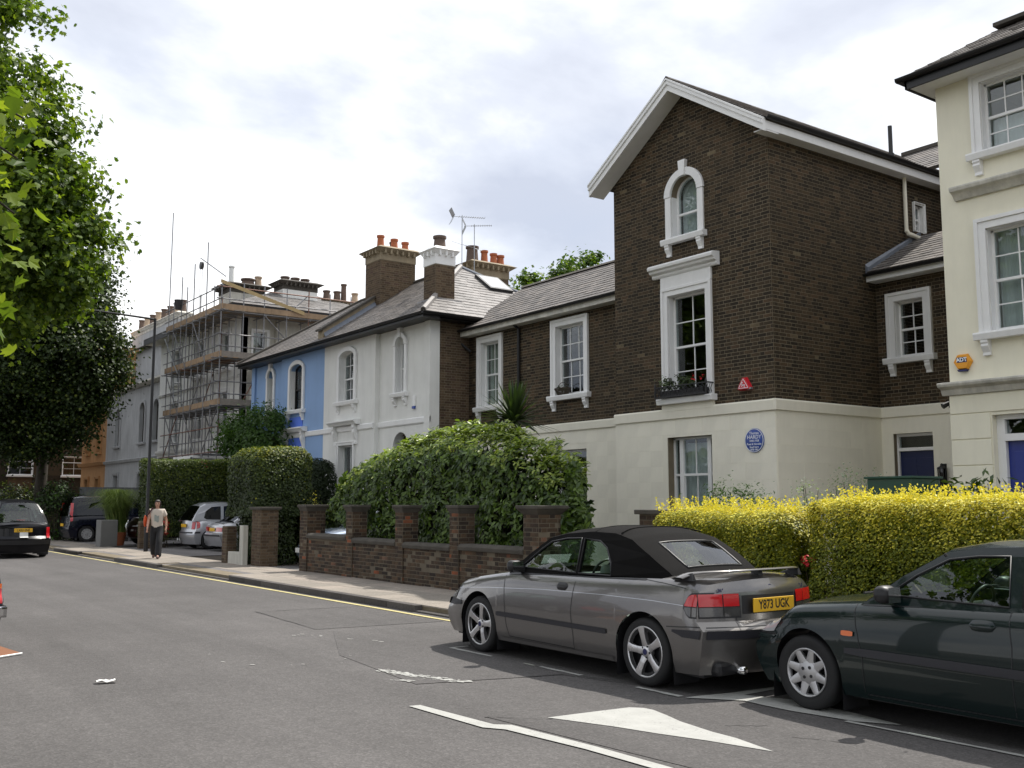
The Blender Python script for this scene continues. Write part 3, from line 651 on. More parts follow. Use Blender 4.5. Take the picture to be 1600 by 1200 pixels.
while y < 75:
    L = random.choice((.76, .91, .91)); z = .025 if dropped(y + L / 2) else .108
    piece('kerb_stone', (.14, L - .012, .25), (KX + .07, y + L / 2, z - .125), 'kerb_stone', pave); y += L
# gardens and drives behind the pavement line
tag(MB().quad((10.32, -40, .07), (60, -40, .07), (60, 200, .07), (10.32, 200, .07)).build('garden_ground', 'soil'), kind='structure')
for a, b, m in ((22.8, 24.9, 'asphalt_pave'), (31.2, 38.5, 'asphalt_pave'), (39.5, 47., 'asphalt_pave')):
    tag(MB().quad((10.31, a, .09), (16, a, .09), (16, b, .09), (10.31, b, .09)).build('driveway', m), kind='structure')

# ================================================================ brown brick house
bh = thing('brick_house', 'dark brown brick house with steep white trimmed front gable and cream stucco ground floor', 'house', (16, 15.5, 0))
TF, TS, WF, AF = FX(15.96), FY(13.12), FX(16.40), FX(19.44)
ZB, ZE = 3.74, 9.42                                            # top of stucco, eaves
gw = dict(u0=14.80, u1=16.12, v0=1.35, v1=3.13); fw_ = dict(u0=14.89, u1=16.03, v0=3.98, v1=6.28); aw = dict(u0=15.06, u1=15.87, v0=7.56, v1=8.53, rise=.405)
RP = .65                                                      # roof pitch (rise / run)
RY = 15.465; RZ = ZE + RP * (RY - 13.12)
front = panel(MB(), TF, 13.126, 17.81, .07, ZE, [gw, fw_, aw], .32, (RY, RZ)).build('front_wall', 'mortar', bh)
glim = lambda v: (13.12, 17.81) if v < ZE else (13.12 + (v - ZE) / RP, 17.81 - (v - ZE) / RP)
bricks(front, TF, 13.12, 17.81, ZB + .01, RZ, [dict(fw_, u0=fw_['u0'] - .19, u1=fw_['u1'] + .19, v1=6.98), dict(aw, u0=aw['u0'] - .17, u1=aw['u1'] + .17, rise=.575)], lim=glim, keep=230)
sw = dict(u0=21.05, u1=21.4, v0=7.95, v1=8.6)
side = panel(MB(), TS, 15.96 + .003, 25.5, .07, ZE, [sw], .32).build('side_wall', 'mortar', bh)
bricks(side, TS, 15.96, 22.6, ZB + .01, ZE, [dict(sw, u0=21.0, u1=21.45)], keep=70)
wb1, wb2 = dict(u0=23.19, u1=24.08, v0=4.43, v1=6.29), dict(u0=19.47, u1=20.61, v0=4.46, v1=6.28); wg = dict(u0=19.40, u1=20.7, v0=1.3, v1=3.05); wg2 = dict(u0=22.6, u1=23.8, v0=1.3, v1=3.05)
wing = panel(MB(), WF, 17.8, 24.74, .07, 6.75, [wb1, wb2, wg, wg2], .32).build('wing_wall', 'mortar', bh)
bricks(wing, WF, 17.82, 24.74, ZB - .02, 6.75, [dict(h, u0=h['u0'] - .18, u1=h['u1'] + .18, v1=h['v1'] + .18) for h in (wb1, wb2)], keep=0)
ab = dict(u0=11.98, u1=12.66, v0=4.80, v1=6.03); ad = dict(u0=11.90, u1=12.82, v0=.2, v1=3.17)
ann = panel(MB(), AF, 9.0, 13.11, .07, 6.75, [ab, ad], .3).build('annex_wall', 'mortar', bh)
bricks(ann, AF, 9.6, 13.11, ZB + .01, 6.68, [dict(ab, u0=ab['u0'] - .2, u1=ab['u1'] + .2, v1=ab['v1'] + .2)], keep=0)
# stucco ground floor in ashlar blocks, and its band
for fr, a, b, hs, nm, k in ((TF, 13.12, 17.80, [gw], 'front_stucco', 40), (TS, 15.97, 19.44, [], 'side_stucco', 30), (WF, 17.825, 24.74, [wg, wg2], 'wing_stucco', 20), (AF, 9.0, 13.10, [ad], 'annex_stucco', 20)):
    st = panel(MB(), fr, a - .012, b + (0.012 if fr is not TS else 0), .07, ZB - .01, hs, .02)
    st = MB().add([(Vector(v) + fr.n * .022) for v in st.v], st.f).build(nm, 'stucco_cream', bh)
    bricks(st, Fr(fr.o + fr.n * .022, fr.u, fr.n), a, b, .09, 3.54, hs, 'stucco_cream', course=.345, joint=.006, sizes=(.78,), proud=.0025, jit=.0008, keep=k, name='ashlar_block', stuffname='ashlar_blocks')
    e0, e1 = {'front_stucco': (.0, .0), 'side_stucco': (-.075, 0), 'wing_stucco': (.0, 0), 'annex_stucco': (0, 0)}[nm]
    z1 = ZB if fr is not WF else ZB - .02
    MB().mould(fr, a + e0 - (.012 if fr is TF else 0), b + e1 + (.02 if fr is TF else 0), [(3.53, .02), (3.53, .065), (z1 - .015, .075), (z1 + .015, .06), (z1 + .02, -.02)]).build('stucco_band', 'stucco_cream', bh, bevel=.008)
MB().fbox(TF, 14.70, 16.22, 3.70, 3.90, .0, .078).build('stucco_apron', 'stucco_cream', bh, bevel=.006)
# windows
def big_hood(wn):
    m = MB(); c = 15.46
    m.fbox(TF, c - .76, c + .76, 6.462, 6.76, .003, .06); m.build('frieze', 'white_paint', wn, bevel=.005)
    MB().mould(TF, c - .98, c + .98, [(6.72, .0), (6.72, .07), (6.76, .10), (6.80, .10), (6.83, .18), (6.88, .20), (6.90, .25), (6.96, .26), (7.0, .22), (7.02, .0)]).build('cornice', 'white_paint', wn, bevel=.006)
window(bh, TF, fw_['u0'], fw_['u1'], fw_['v0'], fw_['v1'], cols=2, rows=(2, 2), split=.5, surround=.18, brk=False, hood=big_hood, silld=.2, rec=.16)
window(bh, TF, aw['u0'], aw['u1'], aw['v0'], aw['v1'], rise=.405, cols=1, rows=(1, 1), split=.52, surround=.17, key=True, rec=.16, curtain=[(0, .3, 0, 1, 'curtain_pale'), (.3, 1, .0, .98, 'curtain_white')])
gwn = window(bh, TF, gw['u0'], gw['u1'], gw['v0'], gw['v1'], cols=2, rows=(1, 1), split=.54, surround=0, sill=True, brk=False, rec=.17, trim='stucco_cream', curtain=[(.0, .16, 0, 1, 'curtain_pale'), (.16, .86, .0, .93, 'curtain_white'), (.86, 1, 0, 1, 'curtain_pale')])
for u in (gw['u0'] + .25, gw['u1'] - .25): MB().fbox(TF, u - .055, u + .055, gw['v0'] + .07, gw['v1'] - .05, -.25, -.155).build('mullion', 'white_paint', gwn, bevel=.005)
window(bh, WF, wb1['u0'], wb1['u1'], wb1['v0'], wb1['v1'], cols=2, rows=(2, 2), curtain=[(0, 1, 0, 1, 'curtain_pale')])
window(bh, WF, wb2['u0'], wb2['u1'], wb2['v0'], wb2['v1'], cols=3, rows=(2, 2), curtain=[(0, .2, 0, 1, 'curtain_white')])
for h in (wg, wg2): window(bh, WF, h['u0'], h['u1'], h['v0'], h['v1'], cols=2, rows=(2, 2), surround=0, brk=False, trim='stucco_cream')
window(bh, AF, ab['u0'], ab['u1'], ab['v0'], ab['v1'], cols=2, rows=(2, 2), surround=.19)
window(bh, TS, sw['u0'], sw['u1'], sw['v0'], sw['v1'], cols=1, rows=(1, 2), surround=.05, sill=False, brk=False, rec=.06)
# annex door with fanlight
d = MB(); d.fbox(AF, 11.94, 12.78, .2, 2.80, -.2, -.15)
for (a, b, c, e) in ((12.02, 12.32, 1.5, 2.65), (12.40, 12.70, 1.5, 2.65), (12.02, 12.32, .4, 1.3), (12.40, 12.70, .4, 1.3)): d.fbox(AF, a, b, c, e, -.15, -.138)
d = d.build('door', 'door_navy', bh, bevel=.006)
m = MB(); m.fbox(AF, 11.90, 11.945, .2, 3.17, -.2, -.1); m.fbox(AF, 12.775, 12.82, .2, 3.17, -.2, -.1); m.fbox(AF, 11.945, 12.775, 3.11, 3.17, -.2, -.1); m.fbox(AF, 11.945, 12.775, 2.80, 2.87, -.2, -.08); m.build('door_frame', 'white_paint', d, bevel=.004)
MB().fbox(AF, 11.945, 12.775, 2.87, 3.11, -.16, -.15).build('pane', 'glass', d)
MB().lathe(AF.P(12.02, 1.35, -.1), [(.0, -.03), (.03, -.02), (.03, .02), (0, .03)], 12, 'x').build('handle', 'chrome', d)
# tower roof: gable to the road, oversailing with white barge boards
OV = .50; XF = 15.96 - OV; ey0, ey1 = 13.12 - .30, 17.81 + .36
def rz(yy): return RZ + .14 - RP * abs(yy - RY)
roof = MB().prism([(XF - .02, RY - .14, RZ + .05), (XF - .02, RY, RZ + .17), (XF - .02, RY + .14, RZ + .05)], [(25.6, RY - .14, RZ + .05), (25.6, RY, RZ + .17), (25.6, RY + .14, RZ + .05)]).build('roof', 'stone_dark', bh)
slates(roof, (25.5, ey0, rz(ey0)), (XF, ey0, rz(ey0)), (XF, RY, rz(RY)), (25.5, RY, rz(RY)), keep=0)
slates(roof, (XF, ey1, rz(ey1)), (25.5, ey1, rz(ey1)), (25.5, RY, rz(RY)), (XF, RY, rz(RY)), keep=0)
for sgn, ye in ((-1, ey0), (1, ey1)):
    bb = MB()
    for (x0, x1, t0, t1) in ((XF + .02, XF + .10, -.02, -.30), (XF - .015, XF + .02, -.02, -.16), (XF - .035, XF - .015, -.02, -.07)):
        z0, z1 = rz(ye), rz(RY)
        bb.prism([(x0, ye, z0 + t0), (x0, RY, z1 + t0), (x0, RY, z1 + t1), (x0, ye, z0 + t1)], [(x1, ye, z0 + t0), (x1, RY, z1 + t0), (x1, RY, z1 + t1), (x1, ye, z0 + t1)])
    bb.build('barge_board', 'white_paint', roof, bevel=.004)
    z0, z1 = rz(ye) - .285, rz(RY) - .285
    MB().prism([(XF + .10, ye, z0), (XF + .10, RY, z1), (XF + .10, RY, z1 + .02), (XF + .10, ye, z0 + .02)], [(15.95, ye, z0), (15.95, RY, z1), (15.95, RY, z1 + .02), (15.95, ye, z0 + .02)]).build('soffit', 'white_paint', roof)
ze = rz(ey0)
g = MB(); g.box(XF + .10, 25.4, ey0 + .02, ey0 + .06, ze - .24, ze - .06); g.box(XF + .10, 25.4, ey0 + .06, 13.13, ze - .24, ze - .22); g.build('fascia', 'white_paint', roof, bevel=.004)
g = MB(); gutter(g, (XF + .06, ey0 - .04, ze + .02), (25.4, ey0 - .04, ze + .02), .065); g.build('gutter', 'black_paint', roof, auto=40)
p = MB(); p.cyl((20.62, 13.04, ze - .1), (20.62, 13.04, 7.86), .045); p.tube([(20.62, 13.04, 7.9), (20.66, 13.02, 7.82), (20.75, 13.0, 7.80), (22.4, 13.0, 7.62)], .05); p.build('downpipe', 'stucco_cream', bh, auto=40)
p = MB(); p.cyl((20.7, 13.4, 9.2), (20.7, 13.4, 10.5), .05); p.cyl((20.7, 13.4, 9.75), (20.7, 13.4, 9.83), .075); p.build('soil_pipe', 'black_paint', bh, auto=40)
# wing roof
xe = 16.40 - .34; ze = 6.74; xr = 18.45; zr = ze + .655 * (xr - xe)
roof = MB().prism([(xr - .1, 17.82, zr + .0), (xr, 17.82, zr + .08), (xr + .1, 17.82, zr)], [(xr - .1, 24.86, zr), (xr, 24.86, zr + .08), (xr + .1, 24.86, zr)]).build('wing_roof', 'stone_dark', bh)
slates(roof, (xe, 24.88, ze), (xe, 17.83, ze), (xr, 17.83, zr), (xr, 24.88, zr), keep=300)
slates(roof, (20.8, 17.83, ze), (20.8, 24.88, ze), (xr, 24.88, zr), (xr, 17.83, zr))
g = MB(); gutter(g, (xe - .04, 17.83, ze - .02), (xe - .04, 25.05, ze - .02)); g.build('gutter', 'black_paint', roof, auto=40)
g = MB(); g.box(xe + .02, xe + .05, 17.83, 24.9, ze - .20, ze - .04); g.box(xe + .05, 16.41, 17.83, 24.9, ze - .20, ze - .18); g.build('fascia', 'stone_trim', roof)
p = MB(); p.tube([(16.12, 22.2, 6.6), (16.34, 22.2, 6.45), (16.34, 22.2, .1)], .045); p.build('downpipe', 'black_paint', bh, auto=40)
p = MB(); p.tube([(15.98, 24.95, 6.68), (16.02, 24.9, 6.5), (16.33, 24.55, 6.1)], .04); p.build('downpipe', 'black_paint', bh, auto=40)
# annex roof
roof = MB().prism([(19.1, 13.05, 6.70), (21.2, 13.05, 7.85), (21.2, 13.05, 7.95), (19.1, 13.05, 6.82)], [(19.1, 13.115, 6.70), (21.2, 13.115, 7.85), (21.2, 13.115, 7.95), (19.1, 13.115, 6.90)]).build('annex_roof', 'lead', bh)
slates(roof, (19.06, 13.06, 6.70), (19.06, 9.0, 6.70), (21.2, 9.0, 7.85), (21.2, 13.06, 7.85))
g = MB(); gutter(g, (19.02, 13.10, 6.66), (19.02, 9.0, 6.66)); g.build('gutter', 'black_paint', roof, auto=40)
g = MB(); g.box(19.09, 19.13, 9.0, 13.1, 6.50, 6.63); g.box(19.13, 19.44, 9.0, 13.1, 6.50, 6.53); g.build('fascia', 'white_paint', roof)
# rear block roof and shell
m = MB(); m.box(25.2, 25.5, 13.1, 17.8, .1, 10); m.box(16.5, 25.5, 17.5, 17.8, .1, 9.2); m.box(20.5, 20.8, 17.8, 24.74, .1, 6.7); m.box(16.4, 20.8, 24.45, 24.74, .1, 6.75); m.box(16.3, 25.4, 13.15, 17.7, 3.6, 3.7); m.box(16.75, 20.7, 17.85, 24.4, 3.6, 3.7); m.box(22.5, 22.8, 9., 13.1, .1, 9); m.box(19.7, 22.5, 8.9, 9.1, .1, 7.8)
m.prism([(16.41, 24.45, 6.75), (20.8, 24.45, 6.75), (xr, 24.45, zr - .08)], [(16.41, 24.74, 6.75), (20.8, 24.74, 6.75), (xr, 24.74, zr - .08)]); m.build('rear_wall', 'brick_buff', bh)
roof = MB().box(24.2, 24.4, 9.2, 13.0, 9.0, 10.9).build('rear_roof', 'stone_dark', bh)
slates(roof, (22.4, 15.3, 9.85), (22.4, 9.0, 9.85), (24.2, 9.0, 11.03), (24.2, 15.3, 11.03))
MB().box(24.1, 24.3, 9.0, 15.3, 11.0, 11.1).build('ridge_tiles', 'stone_dark', roof)
# things on the house
pq = thing('wall_plaque', 'round blue plaque with white lettering on the cream wall below the red alarm', 'plaque', TF.P(13.64, 2.95, .03))
MB().lathe(TF.P(13.64, 2.95, .03), [(0, -.0), (.245, 0), (.245, -.014), (.235, -.022), (0, -.022)], 40, 'x').build('disc', 'plaque_blue', pq, auto=40)
MB().lathe(TF.P(13.64, 2.95, .03), [(.226, -.021), (.226, -.026), (.238, -.026), (.238, -.021)], 40, 'x').build('rim', 'plaque_white', pq, auto=40)
for s, sz, dz in (('Thomas', .075, .145), ('HARDY', .108, .065), ('1840-1928', .058, -.01), ('Poet & Novelist', .058, -.075), ('lived here', .058, -.135), ('1878-1881', .05, -.188)):
    text_obj(s, sz, pq, 'plaque_white', frM(Vector((-.0225, 0, dz)), (0, -1, 0), (0, 0, 1)), ext=.001, bold=.001)
al = thing('alarm_box', 'red triangular alarm box on the dark brick above the blue plaque', 'alarm', TF.P(13.83, 4.11, .01))
m = MB(); tri = [(-.17, -.13), (.17, -.13), (.17, -.09), (.03, .14), (-.03, .14), (-.17, -.09)]
m.prism([TF.P(13.83 + u, 4.11 + v, .006) for u, v in tri], [TF.P(13.83 + u * .86, 4.11 + v * .86, .115) for u, v in tri]); m.build('case', 'alarm_red', al, bevel=.008)
m = MB(); t2 = [(-.125, -.09), (.125, -.09), (0, .098)]
for k in range(3):
    a, b = Vector(t2[k]), Vector(t2[(k + 1) % 3]); d_ = (b - a).normalized(); nn = Vector((-d_.y, d_.x)) * .006; m.fprism(TF, [(13.83 + p.x, 4.11 + p.y) for p in (a + nn, b + nn, b - nn, a - nn)], .1148, .118)
m.build('outline', 'plaque_white', al); MB().fbox(TF, 13.655, 13.73, 3.985, 4.03, .02, .1).build('strobe', 'galvanised', al, bevel=.005)
for s, sz, dy, dz in (('C', .07, .03, .0), ('yrt', .075, .0, -.03), ('l', .06, -.03, -.065)): text_obj(s, sz, al, 'plaque_white', frM(Vector((-.1075, dy, dz)), (0, -1, -.25), (0, -.25, 1)), ext=.001, bold=.003)
# iron guard with plants on the first-floor sill
fg = thing('window_guard', 'black cast iron guard along the sill of the large first floor window', 'railing', TF.P(15.46, 3.98, .2))
m = MB()
for k in range(26):
    u = 14.72 + k * 1.48 / 25; s = .045 * (1 if k % 2 else -1)
    m.tube([TF.P(u, 4.0, .27), TF.P(u + s, 4.07, .27), TF.P(u - s * .6, 4.13, .27), TF.P(u + s, 4.21, .27)], .008, 5)
m.build('scrollwork', 'iron', fg)
for v in (4.0, 4.22): MB().fbox(TF, 14.70, 16.22, v - .012, v + .012, .258, .282).build('rail', 'iron', fg)
for u in (14.70, 16.22):
    MB().fbox(TF, u - .012, u + .012, 4.21, 4.235, .05, .27).build('rail', 'iron', fg)
    MB().lathe(TF.P(u, 3.98, .27), [(0, 0), (.022, 0), (.018, .06), (.026, .12), (.016, .2), (.024, .26), (.02, .3), (.0, .35)], 10).build('post', 'iron', fg, auto=40)
    m = MB()
    for k in range(3): m.tube([TF.P(u, 4.02, .1 + k * .06), TF.P(u, 4.1, .13 + k * .06), TF.P(u, 4.2, .09 + k * .06)], .008, 5)
    m.build('scrollwork', 'iron', fg)
wb = thing('window_box', 'dark planted window box behind the black iron guard', 'planter', TF.P(15.46, 3.99, .1))
MB().fbox(TF, 14.82, 16.1, 3.985, 4.14, .06, .235).build('trough', 'plastic_black', wb)
# ================================================================ cream house on the right
ch = thing('stucco_house', 'tall pale yellow stucco house with blue door at the right edge', 'house', (16.4, 7, 0))
CF = FX(16.40)
h1 = dict(u0=7.55, u1=8.86, v0=7.66, v1=8.90); h2 = dict(u0=7.55, u1=8.88, v0=4.55, v1=6.32); hd = dict(u0=7.62, u1=8.96, v0=.3, v1=3.16)
more = [dict(u0=h['u0'] - 3.0, u1=h['u1'] - 3.0, v0=h['v0'], v1=h['v1']) for h in (h1, h2)]
panel(MB(), CF, 1.0, 9.68, .07, 9.3, [h1, h2, hd] + more, .34).build('front_wall', 'stucco_yellow', ch)
m = MB(); m.box(16.41, 24, 9.36, 9.676, .1, 9.3); m.box(23.7, 24, 1.0, 9.4, .1, 9.3); m.box(16.7, 24, 1., 1.3, .1, 9.3); m.box(16.7, 23.8, 1.2, 9.4, 3.5, 3.6); m.box(16.7, 23.8, 1.2, 9.4, 9.2, 9.3); m.build('rear_wall', 'stucco_yellow', ch)
for k, h in enumerate([h1] + more[:1]): window(ch, CF, h['u0'], h['u1'], h['v0'], h['v1'], cols=4, rows=(2, 2), surround=.17, proud=.04, curtain=[(0, 1, 0, .5, 'curtain_white')])
for k, h in enumerate([h2] + more[1:]): window(ch, CF, h['u0'], h['u1'], h['v0'], h['v1'], cols=3, rows=(2, 2), surround=.19, proud=.05, curtain=[(.62, 1, 0, 1, 'curtain_white')])
MB().mould(CF, 5.0, 9.40, [(6.92, .0), (6.92, .05), (6.98, .09), (7.02, .13), (7.05, .2), (7.1, .22), (7.13, .22), (7.16, 0)]).build('window_cornice', 'stone_trim', ch, bevel=.006)
MB().mould(CF, 1.0, 9.80, [(3.54, .0), (3.54, .06), (3.6, .09), (3.64, .10), (3.68, .2), (3.72, .22), (3.75, .22), (3.78, .0)]).build('string_cornice', 'stone_trim', ch, bevel=.006)
rs = MB().fbox(CF, 9.0, 9.66, .07, .1, .0, .01).build('rustication', 'stucco_yellow', ch)
for k in range(8):
    v = 3.21 - .44 * (k + 1)
    if v > -.2: MB().fbox(CF, 8.985, 9.695, max(v, .08) + .008, v + .44 - .008, -.02, .022).build('rusticated_block', 'stucco_yellow', rs, bevel=.006)
MB().fbox(CF, 7.0, 9.695, 3.218, 3.535, -.02, .022).build('rusticated_block', 'stucco_yellow', rs, bevel=.006)
d = MB(); d.fbox(CF, 7.72, 8.82, .3, 2.72, -.26, -.2)
for a, b in ((7.82, 8.2), (8.32, 8.72)):
    for c, e in ((.5, 1.3), (1.5, 2.55)): d.fbox(CF, a, b, c, e, -.2, -.185)
d = d.build('door', 'door_blue', ch, bevel=.006)
m = MB(); m.fbox(CF, 7.62, 7.72, .3, 3.16, -.26, -.12); m.fbox(CF, 8.82, 8.96, .3, 3.16, -.26, -.12); m.fbox(CF, 7.72, 8.82, 3.08, 3.16, -.26, -.12); m.fbox(CF, 7.72, 8.82, 2.72, 2.84, -.26, -.1); m.build('door_frame', 'white_paint', d, bevel=.005)
MB().fbox(CF, 7.72, 8.82, 2.84, 3.08, -.2, -.19).build('pane', 'glass', d)
zg = 9.16; XE = 15.93
roof = MB().prism([(20.1, 1.0, 12.0), (20.2, 1.0, 12.1), (20.3, 1.0, 12.0)], [(20.1, 6.5, 12.0), (20.2, 6.5, 12.1), (20.3, 6.5, 12.0)]).build('roof', 'stone_dark', ch)
slates(roof, (XE, 10.02, zg + .12), (XE, 1.0, zg + .12), (20.2, 1.0, 12.0), (20.2, 6.3, 12.0), thick=.016)
slates(roof, (24.4, 10.02, zg + .12), (XE, 10.02, zg + .12), (20.2, 6.3, 12.0), (20.2, 6.3, 12.0))
slates(roof, (24.4, 1.0, zg + .12), (24.4, 10.02, zg + .12), (20.2, 6.3, 12.0), (20.2, 1.0, 12.0))
g = MB(); gutter(g, (XE - .05, 10.1, zg + .09), (XE - .05, 1.0, zg + .09), .075); gutter(g, (24.3, 10.07, zg + .09), (XE - .05, 10.07, zg + .09), .075); g.build('gutter', 'black_paint', roof, auto=40)
g = MB(); g.box(XE, XE + .04, 1., 9.98, zg - .12, zg + .06); g.box(XE, 24.3, 9.94, 9.98, zg - .121, zg + .06); g.build('fascia', 'black_paint', roof)
g = MB(); g.box(XE + .04, 16.41, 1., 9.93, zg - .1, zg - .06); g.box(16.41, 24, 9.68, 9.93, zg - .1, zg - .06); g.build('soffit', 'white_paint', roof)
g = MB(); g.box(XE + 1.1, XE + 1.9, 5.6, 8.9, zg + .95, zg + 1.02); g.build('roof_flashing', 'stone_dark', roof)
sa = thing('alarm_box', 'orange six sided alarm box on the pale yellow house wall', 'alarm', CF.P(9.40, 4.10, .0))
hx = [(.17 * math.cos(R(60 * k)), .16 * math.sin(R(60 * k))) for k in range(6)]
MB().prism([CF.P(9.40 + u, 4.10 + v, .003) for u, v in hx], [CF.P(9.40 + u * .85, 4.10 + v * .85, .09) for u, v in hx]).build('case', 'alarm_yellow', sa, bevel=.008)
MB().fprism(CF, [(9.31, 3.965), (9.49, 3.965), (9.47, 3.93), (9.33, 3.93)], .01, .085).build('strobe', 'navy_print', sa, bevel=.004)
MB().fprism(CF, [(9.30, 4.085), (9.48, 4.085), (9.49, 4.175), (9.31, 4.175)], .0895, .092).build('badge', 'navy_print', sa)
text_obj('ADT', .095, sa, 'plaque_white', frM(Vector((-.0925, -.005, .03)), (0, -1, 0), (0, .15, 1)), ext=.001, bold=.004)
sl = thing('security_lamp', 'small black floodlight under the cornice corner of the pale yellow house', 'lamp', (16.7, 9.78, 3.45))
m = MB(); m.box(16.62, 16.78, 9.72, 9.86, 3.36, 3.47); m.box(16.66, 16.72, 9.66, 9.74, 3.42, 3.52); m.cyl((16.60, 9.83, 3.44), (16.5, 9.9, 3.38), .04, .055); m.build('housing', 'black_paint', sl, bevel=.01)
lt = thing('wall_lantern', 'dark metal lantern on the cream wall beside the recessed navy door', 'lantern', AF.P(11.66, 2.05, .03))
m = MB(); c_ = AF.P(11.66, 2.25, .14)
m.lathe(c_, [(.0, .26), (.03, .24), (.035, .2), (.095, .17), (.1, .14)], 8); m.lathe(c_, [(.08, -.2), (.085, -.17), (.06, -.25), (.02, -.3), (0, -.31)], 8)
for k in range(8): t = k * math.pi / 4; m.cyl(c_ + Vector((.085 * math.cos(t), .085 * math.sin(t), .16)), c_ + Vector((.075 * math.cos(t), .075 * math.sin(t), -.19)), .009, n=5)
m.fbox(AF, 11.62, 11.70, 2.0, 2.5, .02, .04); m.build('cage', 'iron', lt)
MB().lathe(c_, [(.06, .14), (.055, -.18)], 8).build('glass', 'glass_dark', lt)
nm = thing('house_number', 'dark house number on the cream wall below the lantern', 'number', AF.P(11.66, 1.82, .03))
text_obj('16', .2, nm, 'print_black', frM(Vector((-.005, 0, 0)), (0, -1, 0), (0, 0, 1)), ext=.004, bold=.006, name='digits')

# ================================================================ the white and blue pair of villas
def hip_roof(house, slopes, ridge, mat='slate'):
    roof = MB().tube(ridge, .07, 6).build('roof', 'stone_dark', house)
    for s in slopes: slates(roof, *s, mat=mat)
    return roof
wh = thing('white_house', 'white stucco semi-detached villa with brick side wall and slate hip roof', 'house', (15, 28, 0))
EF, MF = FX(15.08), FX(14.93); YP = 31.40; YS = 27.85; Y0 = 24.74; ZR = 7.06
def villa(house, y_in, y_split, y_out, mat, sgn, pale, frm, band='white_paint'):
    """one half of the pair: main bay from the party wall to y_split, end bay to y_out"""
    a, b = sorted((y_in, y_split)); c, e = sorted((y_split, y_out))
    mc = y_in - sgn * 1.73; ec = y_out + sgn * 1.70
    if sgn < 0: mc = y_in + 2.2; ec = y_out - 1.78
    w1 = dict(u0=mc - .52, u1=mc + .52, v0=4.98, v1=6.42, rise=.2); w2 = dict(u0=mc - .5, u1=mc + .5, v0=1.3, v1=3.55); w3 = dict(u0=ec - .26, u1=ec + .26, v0=4.98, v1=6.42, rise=.26); w4 = dict(u0=ec - .45, u1=ec + .45, v0=.3, v1=3.35, rise=.45)
    fw = panel(MB(), MF, a, b, .07, ZR + .0, [w1, w2], .3); panel(fw, EF, c, e, .07, ZR, [w3, w4], .3); fw.fbox(EF, y_split - .06, y_split + .06, .07, ZR, -.2, .149); fw.build('front_wall', mat, house)
    for fr, x0, x1 in ((MF, a, b), (EF, c, e)): MB().mould(fr, x0 - (.03 if x0 in (y_out,) else -.002), x1 + (.0 if x1 != y_out else .03), [(3.99, .0), (3.99, .03), (4.02, .045), (4.15, .05), (4.18, .0)]).build('string_course', band, house, bevel=.006)
    win = window(house, MF, w1['u0'], w1['u1'], w1['v0'], w1['v1'], rise=w1['rise'], cols=3 if pale else 2, rows=(2, 2), surround=.15, proud=.07, frame=frm, trim='white_paint', curtain=[(0, .22, 0, 1, 'curtain_white')], rec=.15, sillw=.14)
    window(house, EF, w3['u0'], w3['u1'], w3['v0'], w3['v1'], rise=w3['rise'], cols=1, rows=(1, 1), surround=.13, proud=.07, key=True, frame=frm, trim='white_paint', rec=.15, curtain=[(0, .5, 0, 1, 'curtain_pale')])
    window(house, MF, w2['u0'], w2['u1'], w2['v0'], w2['v1'], cols=2, rows=(1, 1), surround=.12, proud=.05, frame=frm, trim='white_paint', rec=.15, brk=False)
    hd_ = MB().mould(MF, mc - .95, mc + .95, [(4.18, .0), (4.18, .18), (4.24, .22), (4.29, .28), (4.33, .28), (4.36, .0)]).build('window_hood', 'white_paint', house, bevel=.006)
    for u in (mc - .72, mc + .72):
        q = MB(); bracket(q, MF, u, .15, 4.18, .62, .17); q.build('console', 'white_paint', hd_, bevel=.005)
    return ec
villa(wh, YP - .003, YS, Y0, 'stucco_white', 1, True, 'white_paint')
side = panel(MB(), FY(Y0), 15.09, 21.4, .07, ZR, (), .3).build('side_wall', 'mortar', wh)
bricks(side, FY(Y0), 15.38, 16.4, .1, ZR, mat='brick_buff', keep=120); MB().box(15.03, 15.36, Y0 - .03, Y0 + .28, .07, ZR).build('corner_pier', 'stucco_white', wh)
bxw = thing('bell_box', 'small blue and white box on the white house beside its narrow arched window', 'alarm', EF.P(25.62, 4.62, 0))
MB().fbox(EF, 25.55, 25.70, 4.52, 4.82, .0, .05).build('case', 'white_paint', bxw, bevel=.006); MB().fbox(EF, 25.56, 25.69, 4.44, 4.515, .0, .06).build('lens', 'plaque_blue', bxw, bevel=.005)
bl = thing('blue_house', 'bright blue stucco semi-detached villa with white window surrounds', 'house', (15, 34.7, 0))
villa(bl, YP + .003, 34.95, 38.06, 'stucco_blue', -1, False, 'black_paint')
MB().box(15.0, 21.4, 37.75, 38.05, .07, ZR).build('side_wall', 'stucco_blue', bl)
MB().fbox(MF, 33.05, 34.15, 3.50, 3.98, .004, .03).build('lintel_panel', 'stucco_blue_bright', bl); MB().fbox(MF, 33.05, 34.15, 4.37, 4.72, .004, .03).build('apron_panel', 'stucco_blue_bright', bl)
m = MB(); m.box(21.1, 21.4, Y0, YP, .1, ZR); m.box(15.4, 21.1, 31.2, 31.39, .1, ZR); m.box(15.3, 21.2, 25., 31.2, 3.7, 3.8); m.build('rear_wall', 'brick_buff', wh)
m = MB(); m.box(21.1, 21.4, YP, 38.05, .1, ZR); m.box(15.3, 21.2, 31.5, 37.9, 3.7, 3.8); m.build('rear_wall', 'brick_buff', bl)
xe, xr = 14.55, 18.1; ze = 7.10; pt = .672; zr = ze + pt * (xr - xe); ys = 24.30; yh = ys + (xr - xe)
